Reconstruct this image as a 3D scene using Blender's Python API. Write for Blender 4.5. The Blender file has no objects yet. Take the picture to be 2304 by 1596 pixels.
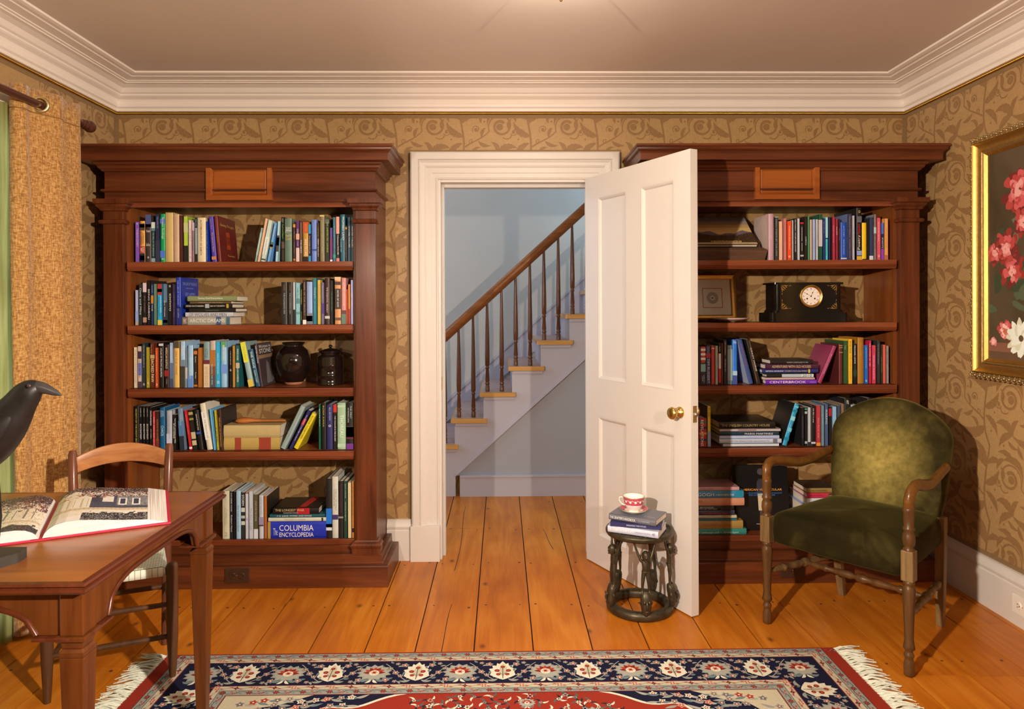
import bpy, math, random
import numpy as np
from mathutils import Matrix, Vector

random.seed(7)
S = bpy.context.scene
COL = S.collection
pi = math.pi

# ---------------------------------------------------------------- camera
FPX, CXP, CYP = 1570.0, 1152.0, 695.1          # focal length and principal point for a 2304x1596 frame
YAW, PITCH, ROLL = .01493, -.002907, .004053
H = 1.342224

def cam_axes():
    cy, sy = math.cos(YAW), math.sin(YAW)
    f = Vector((sy*math.cos(PITCH), cy*math.cos(PITCH), math.sin(PITCH)))
    r = Vector((cy, -sy, 0)); d = f.cross(r)
    cr, sr = math.cos(ROLL), math.sin(ROLL)
    return cr*r + sr*d, -sr*r + cr*d, f
AX = cam_axes()
cam_d = bpy.data.cameras.new('camera'); cam = bpy.data.objects.new('camera', cam_d); COL.objects.link(cam)
cam_d.sensor_fit = 'HORIZONTAL'; cam_d.sensor_width = 36; cam_d.lens = 36*FPX/2304
cam_d.shift_x = (1152-CXP)/2304; cam_d.shift_y = -(798-CYP)/2304
cam_d.clip_start = .05
m = Matrix.Identity(4)
for i in range(3):
    m[i][0] = AX[0][i]; m[i][1] = -AX[1][i]; m[i][2] = -AX[2][i]
m[2][3] = H
cam.matrix_world = m
S.camera = cam

def ray(x, y): return AX[0]*((x-CXP)/FPX) + AX[1]*((y-CYP)/FPX) + AX[2]
def at(x, y, Y):
    d = ray(x, y); t = Y/d.y
    return (d.x*t, H+d.z*t)
def atz(x, y, z=0.):
    d = ray(x, y); t = (z-H)/d.z
    return (d.x*t, d.y*t)

# ---------------------------------------------------------------- view, world, lights
S.view_settings.view_transform = 'Standard'; S.view_settings.look = 'None'
S.view_settings.exposure = 0.0; S.view_settings.gamma = 1.0; S.view_settings.use_curve_mapping = False
S.render.film_transparent = False
S.cycles.use_denoising = True
S.cycles.max_bounces = 8; S.cycles.diffuse_bounces = 5; S.cycles.glossy_bounces = 3; S.cycles.transmission_bounces = 4
S.cycles.sample_clamp_indirect = 6.0

W = bpy.data.worlds.new('world'); S.world = W; W.use_nodes = True
bg = W.node_tree.nodes['Background']; bg.inputs[0].default_value = (.80, .90, 1., 1); bg.inputs[1].default_value = 2.5

def light(name, kind, loc, energy, color, size=.1, target=None, size_y=None, spread=None):
    d = bpy.data.lights.new(name, kind); d.energy = energy; d.color = color
    if kind == 'AREA':
        d.size = size
        if size_y: d.shape = 'RECTANGLE'; d.size_y = size_y
        else: d.shape = 'DISK'
        if spread: d.spread = spread
    else: d.shadow_soft_size = size
    o = bpy.data.objects.new(name, d); COL.objects.link(o); o.location = loc
    if target is not None:
        o.rotation_euler = (Vector(target)-Vector(loc)).to_track_quat('-Z', 'Y').to_euler()
    return o
WARM = (1., .82, .65)
light('photo_lamp_a', 'AREA', (-1.12, 0., 1.76), 60, WARM, .08, (2.17, 2.55, .85), spread=1.75)
light('photo_lamp_b', 'AREA', (1.16, 0., 1.76), 60, WARM, .08, (-2.03, 2.55, .85), spread=1.75)
light('bounce_fill', 'AREA', (.05, -2.2, 2.45), 12, WARM, 2.6, (.05, .6, 0), 1.0)  # wide unseen fill light, added to lift the room's ambient level
light('ceiling_bulb', 'POINT', (.2, 2.3, 2.40), 13, (1., .86, .70), .05)
light('hall_window_light', 'AREA', (-1.95, 4.35, 1.7), 26, (.62, .75, 1.), 1.1, (1., 4.35, 1.2), 1.9)
light('stair_window_light', 'AREA', (2.35, 5.3, 2.7), 62, (.52, .80, 1.), 1.0, (-.3, 5.87, 1.7), 1.4)
light('hall_lamp', 'POINT', (-1.0, 5.2, 2.9), 12, (1., .80, .62), .25)

# ---------------------------------------------------------------- materials
def s2l(c):
    c /= 255.
    return c/12.92 if c <= .04045 else ((c+.055)/1.055)**2.4
LIT = (.88, .70, .52)
def rgb(h): return tuple(s2l(int(h[i:i+2], 16)) for i in (0, 2, 4))
def alb(h, k=1.):
    """the surface colour behind a colour read from the warm-lit photograph"""
    return tuple(min(.86, max(.004, c/l*k)) for c, l in zip(rgb(h), LIT))
MATS = {}
class NT:
    def __init__(s, name):
        s.m = bpy.data.materials.new(name); s.m.use_nodes = True; s.t = s.m.node_tree
        s.b = s.t.nodes['Principled BSDF']; s.l = s.t.links
    def n(s, typ, **k):
        o = s.t.nodes.new(typ)
        for a, v in k.items(): setattr(o, a, v)
        return o
    def link(s, a, b): s.l.new(a, b)
    def coords(s, scale=(1, 1, 1), kind='Object', rot=(0, 0, 0)):
        c = s.n('ShaderNodeTexCoord'); mp = s.n('ShaderNodeMapping')
        mp.inputs['Scale'].default_value = scale; mp.inputs['Rotation'].default_value = rot
        s.link(c.outputs[kind], mp.inputs[0]); return mp.outputs[0]
    def noise(s, vec, scale=5., detail=3., rough=.5, dist=0.):
        o = s.n('ShaderNodeTexNoise'); o.inputs['Scale'].default_value = scale; o.inputs['Detail'].default_value = detail
        o.inputs['Roughness'].default_value = rough; o.inputs['Distortion'].default_value = dist
        if vec is not None: s.link(vec, o.inputs['Vector'])
        return o.outputs['Fac']
    def ramp(s, fac, stops):
        r = s.n('ShaderNodeValToRGB'); e = r.color_ramp.elements
        while len(e) < len(stops): e.new(.5)
        for k, (p, c) in zip(e, stops): k.position = p; k.color = (*c, 1)
        s.link(fac, r.inputs[0]); return r.outputs[0]
    def math(s, op, a, b=None, c=None):
        o = s.n('ShaderNodeMath', operation=op)
        for k, v in enumerate((a, b, c)):
            if v is None: continue
            if isinstance(v, (int, float)): o.inputs[k].default_value = v
            else: s.link(v, o.inputs[k])
        return o.outputs[0]
    def mix(s, fac, a, b, mode='MIX'):
        o = s.n('ShaderNodeMix', data_type='RGBA', blend_type=mode)
        for k, v in ((0, fac), (6, a), (7, b)):
            if isinstance(v, (int, float)): o.inputs[k].default_value = v
            elif isinstance(v, tuple): o.inputs[k].default_value = (*v, 1)
            else: s.link(v, o.inputs[k])
        return o.outputs[2]
    def bump(s, h, strength=.3, dist=.002):
        o = s.n('ShaderNodeBump'); o.inputs['Strength'].default_value = strength; o.inputs['Distance'].default_value = dist
        s.link(h, o.inputs['Height']); s.link(o.outputs[0], s.b.inputs['Normal'])
    def col(s, v):
        if isinstance(v, tuple): s.b.inputs['Base Color'].default_value = (*v, 1)
        else: s.link(v, s.b.inputs['Base Color'])
    def set(s, **k):
        for a, v in k.items(): s.b.inputs[a.replace('_', ' ')].default_value = v
        return s.m

def scl(c, k): return tuple(min(.95, x*k) for x in c)
def plain(name, c, rough=.5, var=.10, scale=30., metal=0., bump=0., spec=.5, coat=0.):
    if name in MATS: return MATS[name]
    t = NT(name); f = t.noise(t.coords(), scale, 3)
    t.col(t.ramp(f, [(.25, scl(c, 1-var)), (.75, scl(c, 1+var))]))
    if bump: t.bump(f, bump, .001)
    t.set(Roughness=rough, Metallic=metal)
    t.b.inputs['Specular IOR Level'].default_value = spec
    if coat: t.b.inputs['Coat Weight'].default_value = coat; t.b.inputs['Coat Roughness'].default_value = .12
    MATS[name] = t.m; return t.m
def wood(name, c1, c2, axis='z', rough=.35, scale=1., coat=.15, dist=1.2, contrast=1.):
    """grain stretched along one object axis"""
    if name in MATS: return MATS[name]
    t = NT(name); st = {'x': (.06, 1, 1), 'y': (1, .06, 1), 'z': (1, 1, .06)}[axis]
    v = t.coords(tuple(a*scale for a in st))
    f1 = t.noise(v, 14, 4, .55, dist); f2 = t.noise(v, 120, 2, .6)
    f = t.math('ADD', t.math('MULTIPLY', f1, .75), t.math('MULTIPLY', f2, .25))
    w = .16/contrast
    t.col(t.ramp(f, [(.5-w, c1), (.5+w, c2)])); t.bump(f2, .08, .0006)
    t.set(Roughness=rough); t.b.inputs['Specular IOR Level'].default_value = .3
    t.b.inputs['Coat Weight'].default_value = coat*.5; t.b.inputs['Coat Roughness'].default_value = .18
    MATS[name] = t.m; return t.m

MAH = dict(c1=alb('4c200c', .72), c2=alb('7a3a1a', .72))
M_caseV = wood('mahogany_upright', axis='z', **MAH); M_caseH = wood('mahogany_crosswise', axis='x', **MAH)
M_shelf = wood('mahogany_shelf', alb('6a2e14', .8), alb('964a26', .8), 'x')
M_plaque = wood('mahogany_plaque', alb('7c3810'), alb('9a4e18'), 'x')
M_inner = wood('mahogany_inner', alb('6c3210', .8), alb('8c481a', .8), 'z')
M_cherryX = wood('cherry_long', alb('7c4016', .8), alb('9c5822', .8), 'x', .28, 1, .3)
M_cherryTrim = wood('cherry_edge', alb('4c1e0c', .7), alb('682e14', .7), 'y', .25, 1, .35)
M_cherryLeg = wood('cherry_leg', alb('4e2208', .75), alb('703812', .75), 'z', .32, 1, .2)
M_chairwood = wood('chair_walnut', alb('7c4020'), alb('b0703c'), 'x', .3, 1, .3)
M_chairpost = wood('chair_post_dark', alb('4a2414'), alb('6e3a24'), 'z', .3, 1, .3)
M_darkpost = wood('chair_leg_dark', alb('38200f'), alb('54311a'), 'z', .35, 1, .15)
M_oak = wood('armchair_wood', alb('4a2a10', .8), alb('704620', .8), 'z', .42, 1.5, .1)
M_oakarm = wood('armchair_arm_wood', alb('56300e', .8), alb('804c1a', .8), 'x', .3, 1.2, .25)
M_oakraw = wood('armchair_worn_wood', alb('5c3c1c', .85), alb('846034', .85), 'z', .55, 2.2, 0)
M_banister = wood('banister_wood', alb('6a3614'), alb('8a4c20'), 'x', .28, 1, .4)
M_baluster = wood('baluster_wood', alb('47240f'), alb('64361a'), 'z', .3, 1, .4)
M_tread = wood('tread_wood', alb('ae7434'), alb('c88a44'), 'x', .35, 1, .2)
M_treadtop = wood('tread_top', alb('a4806e'), alb('b89482'), 'x', .45, 1, 0)
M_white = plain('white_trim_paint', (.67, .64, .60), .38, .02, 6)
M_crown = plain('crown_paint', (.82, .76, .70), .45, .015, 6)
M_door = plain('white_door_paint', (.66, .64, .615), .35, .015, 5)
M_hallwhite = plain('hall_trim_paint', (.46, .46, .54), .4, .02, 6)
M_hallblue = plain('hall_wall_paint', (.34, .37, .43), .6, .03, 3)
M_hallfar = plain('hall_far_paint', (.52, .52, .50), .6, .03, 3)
M_ceil = plain('ceiling_paint', (.72, .65, .58), .7, .03, 2)
M_brass = plain('old_brass', (.62, .42, .13), .28, .15, 40, 1.)
M_gold = plain('gilt', (.66, .43, .12), .42, .12, 60, 1.)
M_giltdark = plain('gilt_ornament', (.42, .30, .13), .45, .35, 120, .8, .5)
M_rail = plain('gilt_rail', (.50, .28, .04), .36, .15, 50, 1.)
M_black = plain('black_glaze', (.012, .007, .006), .12, .3, 30, 0, 0, .6)
M_slate = plain('black_slate', (.008, .006, .005), .14, .3, 20, 0, 0, .35)
M_bronze = plain('bronze', (.070, .056, .034), .40, .4, 45, .6, .8)
M_crow = plain('crow_black', (.011, .010, .0095), .40, .4, 25, 0, .5, .35)
M_paper = plain('page_paper', (.74, .68, .58), .8, .06, 90)
M_paperwhite = plain('white_paper', (.80, .77, .76), .7, .05, 60)
M_porcelain = plain('porcelain', (.84, .80, .76), .18, .02, 20)
M_darkplate = plain('outlet_brown', alb('3a2012'), .4)
M_jet = plain('jet', (.008, .007, .006), .4)
M_outletwhite = plain('outlet_white', (.80, .75, .68), .35, .02)

def mk_wallpaper(name, c, rough):
    t = NT(name); v = t.coords()
    weave = t.math('ADD', t.noise(t.coords((1, 1, .12)), 420, 2), t.noise(t.coords((.12, .12, 1)), 420, 2))
    big = t.noise(v, 1.2, 2)
    f = t.math('ADD', t.math('MULTIPLY', weave, .4), t.math('MULTIPLY', big, .2))
    t.col(t.ramp(f, [(.38, scl(c, .86)), (.62, scl(c, 1.12))])); t.bump(weave, .25, .0006)
    t.set(Roughness=rough); t.b.inputs['Sheen Weight'].default_value = .15
    return t.m
M_paperbase = mk_wallpaper('wallpaper_ground', alb('a87a44', .88), .45)
M_paperfig = mk_wallpaper('wallpaper_scrolls', alb('8c5f30', .88), .5)
M_braid = mk_wallpaper('wallpaper_braid', alb('7c5830'), .6)

def mk_floor():
    t = NT('wide_pine_boards'); c = t.n('ShaderNodeTexCoord')
    at_ = t.n('ShaderNodeAttribute', attribute_name='plank')
    sx = t.n('ShaderNodeSeparateColor'); t.link(at_.outputs['Color'], sx.inputs[0])
    off = t.n('ShaderNodeCombineXYZ'); t.link(t.math('MULTIPLY', sx.outputs[0], 37.), off.inputs[0]); t.link(t.math('MULTIPLY', sx.outputs[1], 53.), off.inputs[1])
    add = t.n('ShaderNodeVectorMath', operation='ADD'); t.link(c.outputs['Object'], add.inputs[0]); t.link(off.outputs[0], add.inputs[1])
    def mp(sc):
        q = t.n('ShaderNodeMapping'); q.inputs['Scale'].default_value = sc; t.link(add.outputs[0], q.inputs[0]); return q.outputs[0]
    g1 = t.noise(mp((1, .10, 1)), 9, 3, .5, 2.5); g2 = t.noise(mp((1, .03, 1)), 160, 2); g3 = t.noise(mp((1, 1, 1)), 3.0, 3)
    f = t.math('ADD', t.math('ADD', t.math('MULTIPLY', g1, .5), t.math('MULTIPLY', g2, .18)), t.math('MULTIPLY', g3, .32))
    col = t.ramp(f, [(.36, (.43, .122, .008)), (.5, (.56, .180, .013)), (.64, (.66, .25, .026))])
    tint = t.mix(t.math('MULTIPLY', sx.outputs[2], .45), col, (.72, .58, .42), 'MULTIPLY')
    # knots
    vo = t.n('ShaderNodeTexVoronoi', voronoi_dimensions='2D'); vo.inputs['Scale'].default_value = 2.6; vo.inputs['Randomness'].default_value = 1.
    t.link(mp((1., .62, 1)), vo.inputs['Vector'])
    kn = t.math('SUBTRACT', 1., t.math('SMOOTH_MIN', t.math('MULTIPLY', vo.outputs['Distance'], 22.), 1., .25))
    tint2 = t.mix(t.math('MAXIMUM', kn, 0.), tint, alb('5c2c10'))
    t.col(tint2); t.bump(g2, .06, .0005)
    t.b.inputs['Specular IOR Level'].default_value = .22; t.set(Roughness=.34); t.b.inputs['Coat Weight'].default_value = .04; t.b.inputs['Coat Roughness'].default_value = .2
    return t.m
M_floor = mk_floor()
M_gap = plain('floor_gap', (.02, .011, .006), .8)
M_nail = plain('floor_peg', alb('4a2812'), .6)

def mk_velvet(name, worn):  # worn also switches on the highlight painted into the back's colour
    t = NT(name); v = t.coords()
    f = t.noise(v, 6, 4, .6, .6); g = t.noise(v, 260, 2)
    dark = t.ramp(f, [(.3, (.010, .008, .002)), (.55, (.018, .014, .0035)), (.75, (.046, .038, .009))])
    if worn:      # frontal highlight on the rubbed pile, painted pale into the middle of the back
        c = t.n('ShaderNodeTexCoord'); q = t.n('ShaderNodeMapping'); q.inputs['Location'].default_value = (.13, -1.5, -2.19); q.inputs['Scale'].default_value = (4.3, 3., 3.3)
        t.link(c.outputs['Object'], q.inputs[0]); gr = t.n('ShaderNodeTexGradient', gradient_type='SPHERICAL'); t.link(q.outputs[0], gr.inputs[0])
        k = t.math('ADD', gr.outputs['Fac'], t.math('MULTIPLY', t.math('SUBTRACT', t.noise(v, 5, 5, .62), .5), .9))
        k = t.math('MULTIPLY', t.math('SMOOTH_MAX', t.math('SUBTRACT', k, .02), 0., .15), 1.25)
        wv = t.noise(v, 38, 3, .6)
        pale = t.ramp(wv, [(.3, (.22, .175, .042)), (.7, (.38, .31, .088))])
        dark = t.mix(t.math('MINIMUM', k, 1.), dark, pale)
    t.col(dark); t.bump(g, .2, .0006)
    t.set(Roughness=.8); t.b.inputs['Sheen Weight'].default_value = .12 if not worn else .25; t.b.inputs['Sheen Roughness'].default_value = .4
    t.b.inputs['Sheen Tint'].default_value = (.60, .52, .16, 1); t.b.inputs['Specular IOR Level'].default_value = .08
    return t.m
M_velvet = mk_velvet('green_velvet', False); M_velvetback = mk_velvet('green_velvet_highlit', True)
def mk_curtain():
    t = NT('amber_chenille'); f = t.math('ADD', t.noise(t.coords((1, 1, 3)), 60, 3), t.noise(t.coords((3, 3, .5)), 90, 2))
    t.col(t.ramp(t.math('MULTIPLY', f, .5), [(.38, alb('7c4a18')), (.5, alb('a06a30')), (.62, alb('b88648'))])); t.bump(f, .5, .002)
    t.set(Roughness=.85); t.b.inputs['Sheen Weight'].default_value = .3
    return t.m
M_curtain = mk_curtain()
def mk_sheer():
    t = NT('green_sheer'); f = t.noise(t.coords((1, 1, .05)), 60, 3)
    out = t.t.nodes['Material Output']; c = t.ramp(f, [(.3, (.28, .29, .08)), (.7, (.50, .50, .20))])
    tr = t.n('ShaderNodeBsdfTranslucent'); t.link(c, tr.inputs[0]); t.col(c); t.set(Roughness=.8)
    mx = t.n('ShaderNodeMixShader'); mx.inputs[0].default_value = .65
    t.link(t.b.outputs[0], mx.inputs[1]); t.link(tr.outputs[0], mx.inputs[2]); t.link(mx.outputs[0], out.inputs[0])
    return t.m
M_sheer = mk_sheer()
def mk_glass():
    t = NT('window_glass'); out = t.t.nodes['Material Output']
    tr = t.n('ShaderNodeBsdfTransparent'); gl = t.n('ShaderNodeBsdfGlossy'); gl.inputs['Roughness'].default_value = .03
    fr = t.n('ShaderNodeFresnel'); mx = t.n('ShaderNodeMixShader'); t.link(fr.outputs[0], mx.inputs[0])
    t.link(tr.outputs[0], mx.inputs[1]); t.link(gl.outputs[0], mx.inputs[2]); t.link(mx.outputs[0], out.inputs[0])
    return t.m
M_glass = mk_glass()
def bookmat(h, rough=.42):
    return plain('cover_'+h, alb(h), rough, .06, 25)
def flat(h, k=1., rough=.6): return plain('ink_'+h+('%d' % (k*100)), alb(h, k), rough, .04, 60)

# ---------------------------------------------------------------- mesh building
class MB:
    def __init__(s): s.v, s.f, s.m, s.s = [], [], [], []
    def add(s, vs, fs, m=0, smooth=False, T=None):
        b = len(s.v)
        if T is not None: vs = [tuple(T @ Vector(p)) for p in vs]
        s.v += [tuple(p) for p in vs]
        for f in fs: s.f.append(tuple(b+i for i in f)); s.m.append(m); s.s.append(smooth)
        return s
    def box(s, x0, x1, y0, y1, z0, z1, m=0, T=None):
        return s.add([(x0, y0, z0), (x1, y0, z0), (x1, y1, z0), (x0, y1, z0), (x0, y0, z1), (x1, y0, z1), (x1, y1, z1), (x0, y1, z1)],
                     [(0, 3, 2, 1), (4, 5, 6, 7), (0, 1, 5, 4), (1, 2, 6, 5), (2, 3, 7, 6), (3, 0, 4, 7)], m, False, T)
    def prism(s, poly, a0, a1, plane='xz', m=0, smooth=False, T=None):
        """polygon in a plane, extruded along the remaining axis"""
        mp = {'xz': lambda p, a: (p[0], a, p[1]), 'xy': lambda p, a: (p[0], p[1], a), 'yz': lambda p, a: (a, p[0], p[1])}[plane]
        n = len(poly)
        vs = [mp(p, a0) for p in poly]+[mp(p, a1) for p in poly]
        s.add(vs, [tuple(range(n)), tuple(range(2*n-1, n-1, -1))], m, False, T)
        return s.add(vs, [(i, i+n, (i+1) % n+n, (i+1) % n) for i in range(n)], m, smooth, T)
    def lathe(s, prof, seg=24, m=0, T=None, smooth=True, cap=True, flute=None):
        vs, fs = [], []
        for j, (r, z) in enumerate(prof):
            for i in range(seg):
                a = 2*pi*i/seg; rr = r
                if flute: rr = r*(1-flute(j, i))
                vs.append((rr*math.cos(a), rr*math.sin(a), z))
        for j in range(len(prof)-1):
            for i in range(seg):
                k = (i+1) % seg
                fs.append((j*seg+i, j*seg+k, (j+1)*seg+k, (j+1)*seg+i))
        s.add(vs, fs, m, smooth, T)
        if cap:
            n = len(prof)
            if prof[0][0] > 1e-5: s.add(vs[:seg], [tuple(range(seg-1, -1, -1))], m, False, T)
            if prof[-1][0] > 1e-5: s.add(vs[(n-1)*seg:], [tuple(range(seg))], m, False, T)
        return s
    def tube(s, pts, rad, seg=10, m=0, T=None, smooth=True, ell=1., up=None):
        """swept circle / ellipse through points; rad: number, list or list of (ra, rb)"""
        P = [Vector(p) for p in pts]; n = len(P)
        if not isinstance(rad, (list, tuple)): rad = [rad]*n
        rad = [r if isinstance(r, tuple) else (r, r*ell) for r in rad]
        vs = []; nrm = None
        for i in range(n):
            t = (P[min(i+1, n-1)]-P[max(i-1, 0)]).normalized()
            if nrm is None:
                u = Vector(up) if up else (Vector((0, 0, 1)) if abs(t.z) < .9 else Vector((1, 0, 0)))
                nrm = (u-t*u.dot(t)).normalized()
            else: nrm = (nrm-t*nrm.dot(t)).normalized()
            b = t.cross(nrm)
            for k in range(seg):
                a = 2*pi*k/seg
                vs.append(tuple(P[i]+nrm*(math.cos(a)*rad[i][0])+b*(math.sin(a)*rad[i][1])))
        fs = [(j*seg+k, j*seg+(k+1) % seg, (j+1)*seg+(k+1) % seg, (j+1)*seg+k) for j in range(n-1) for k in range(seg)]
        s.add(vs, fs, m, smooth, T)
        return s.add(vs, [tuple(range(seg-1, -1, -1)), tuple(range((n-1)*seg, n*seg))], m, False, T)
    def sweep(s, path, prof, mp=lambda x, y, h: (x, y, h), closed=False, side=1, m=0, smooth=False, T=None):
        """profile [(offset, height)] along a flat path with mitred corners; offset goes to one side of the path"""
        n = len(path); k = len(prof); vs = []
        for i in range(n):
            p = Vector(path[i])
            a = Vector(path[i-1]) if (i > 0 or closed) else None
            b = Vector(path[(i+1) % n]) if (i < n-1 or closed) else None
            d1 = (p-a).normalized() if a is not None else (b-p).normalized()
            d2 = (b-p).normalized() if b is not None else d1
            n1 = Vector((-d1.y, d1.x))*side; n2 = Vector((-d2.y, d2.x))*side
            mt = (n1+n2)/(1+n1.dot(n2))
            for o, h in prof:
                q = p+mt*o; vs.append(mp(q.x, q.y, h))
        fs = []
        for i in range(n if closed else n-1):
            j = (i+1) % n
            for q in range(k):
                r = (q+1) % k
                fs.append((i*k+q, j*k+q, j*k+r, i*k+r))
        s.add(vs, fs, m, smooth, T)
        if not closed: s.add(vs, [tuple(range(k)), tuple(range(n*k-1, (n-1)*k-1, -1))], m, False, T)
        return s
    def poly(s, pts, m=0, T=None): return s.add(pts, [tuple(range(len(pts)))], m, False, T)
    def build(s, name, mats, parent=None, loc=None, rot=None, bevel=0., seg=2, sub=0, recalc=True, auto=None):
        me = bpy.data.meshes.new(name); me.from_pydata(s.v, [], s.f)
        mats = mats if isinstance(mats, (list, tuple)) else [mats]
        for q in mats: me.materials.append(q)
        me.polygons.foreach_set('material_index', s.m); me.polygons.foreach_set('use_smooth', s.s)
        if recalc:
            import bmesh
            bm = bmesh.new(); bm.from_mesh(me); bmesh.ops.recalc_face_normals(bm, faces=bm.faces); bm.to_mesh(me); bm.free()
        me.update()
        o = bpy.data.objects.new(name, me); COL.objects.link(o)
        if parent is not None: o.parent = parent
        if loc is not None: o.location = loc
        if rot is not None: o.rotation_euler = rot
        if bevel:
            b = o.modifiers.new('edge', 'BEVEL'); b.width = bevel; b.segments = seg; b.limit_method = 'ANGLE'; b.angle_limit = .6
        if sub:
            b = o.modifiers.new('soft', 'SUBSURF'); b.levels = sub; b.render_levels = sub
        return o

def tag(o, label, cat, group=None, kind=None):
    o['label'] = label; o['category'] = cat
    if group: o['group'] = group
    if kind: o['kind'] = kind
    return o
def thing(name, label, cat, loc=(0, 0, 0), rot=(0, 0, 0), group=None):
    o = bpy.data.objects.new(name, None); COL.objects.link(o); o.empty_display_size = .1
    o.location = loc; o.rotation_euler = rot
    return tag(o, label, cat, group)
def struct(o): o['kind'] = 'structure'; return o

TXT = {}
def text_shape(body, bold=0.):
    """letter outlines as (verts, faces) in a unit box: x right, y up"""
    key = (body, bold)
    if key in TXT: return TXT[key]
    cu = bpy.data.curves.new('lettering', 'FONT'); cu.body = body; cu.resolution_u = 3; cu.offset = bold; cu.fill_mode = 'FRONT'
    cu.space_line = .85; cu.align_x = 'CENTER'
    o = bpy.data.objects.new('lettering', cu); COL.objects.link(o)
    bpy.context.view_layer.update()
    me = o.to_mesh()
    v = [(p.co.x, p.co.y) for p in me.vertices]; f = [tuple(p.vertices) for p in me.polygons]
    o.to_mesh_clear(); bpy.data.objects.remove(o); bpy.data.curves.remove(cu)
    x0 = min(p[0] for p in v); x1 = max(p[0] for p in v); y0 = min(p[1] for p in v); y1 = max(p[1] for p in v)
    v = [((x-x0)/(x1-x0), (y-y0)/max(1e-6, y1-y0)) for x, y in v]
    TXT[key] = (v, f); return TXT[key]
def put_text(mb, body, fn, m=0, bold=.0):
    """fn(u, v) -> point; u along the line 0..1, v up 0..1"""
    v, f = text_shape(body, bold); mb.add([fn(a, b) for a, b in v], f, m)

# flat pattern motifs: lists of 2D polygons
def bez(p0, p1, p2, p3, n=14):
    r = []
    for i in range(n+1):
        t = i/n; a = (1-t)**3; b = 3*(1-t)**2*t; c = 3*(1-t)*t*t; d = t**3
        r.append((a*p0[0]+b*p1[0]+c*p2[0]+d*p3[0], a*p0[1]+b*p1[1]+c*p2[1]+d*p3[1]))
    return r
def ribbon_quads(pts, w0, w1=None):
    w1 = w0 if w1 is None else w1; n = len(pts); L, R = [], []
    for i in range(n):
        a = pts[max(i-1, 0)]; b = pts[min(i+1, n-1)]; dx, dy = b[0]-a[0], b[1]-a[1]; q = math.hypot(dx, dy) or 1
        w = w0+(w1-w0)*i/(n-1); nx, ny = -dy/q*w/2, dx/q*w/2
        L.append((pts[i][0]+nx, pts[i][1]+ny)); R.append((pts[i][0]-nx, pts[i][1]-ny))
    return [[L[i], R[i], R[i+1], L[i+1]] for i in range(n-1)]
def leaf_poly(pts, w, teeth=0, depth=.35, sharp=.8):
    """leaf along a midline, as quads so that bent leaves stay clean"""
    n = len(pts); L, R = [], []
    for i in range(n):
        t = i/(n-1); a = pts[max(i-1, 0)]; b = pts[min(i+1, n-1)]; dx, dy = b[0]-a[0], b[1]-a[1]; q = math.hypot(dx, dy) or 1
        h = w*math.sin(pi*t**sharp)
        if teeth: h *= 1-depth*((t*teeth) % 1.)
        nx, ny = -dy/q*h, dx/q*h
        L.append((pts[i][0]+nx, pts[i][1]+ny)); R.append((pts[i][0]-nx, pts[i][1]-ny))
    return [[L[i], R[i], R[i+1], L[i+1]] for i in range(n-1)]
def disc(x, y, r, n=10, ry=None): return [[(x+r*math.cos(2*pi*k/n), y+(ry or r)*math.sin(2*pi*k/n)) for k in range(n)]]
def star(x, y, r0, r1, n, ph=0.):
    return [[(x+(r0 if k % 2 else r1)*math.cos(pi*k/n+ph), y+(r0 if k % 2 else r1)*math.sin(pi*k/n+ph)) for k in range(2*n)]]
def spiral(x, y, r0, r1, a0, turns, n=30):
    return [(x+(r0+(r1-r0)*i/n)*math.cos(a0+turns*2*pi*i/n), y+(r0+(r1-r0)*i/n)*math.sin(a0+turns*2*pi*i/n)) for i in range(n+1)]

# ================================================================ the room shell
XL, XR, YB, YF, ZC = -2.035, 2.173, 3.72, -4.2, 2.525
DX0, DX1, DZ = -.335, .485, 2.03              # door opening
HX0, HX1, HY0, HY1, HZ = -2.1, 2.7, 3.85, 5.87, 3.4

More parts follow.
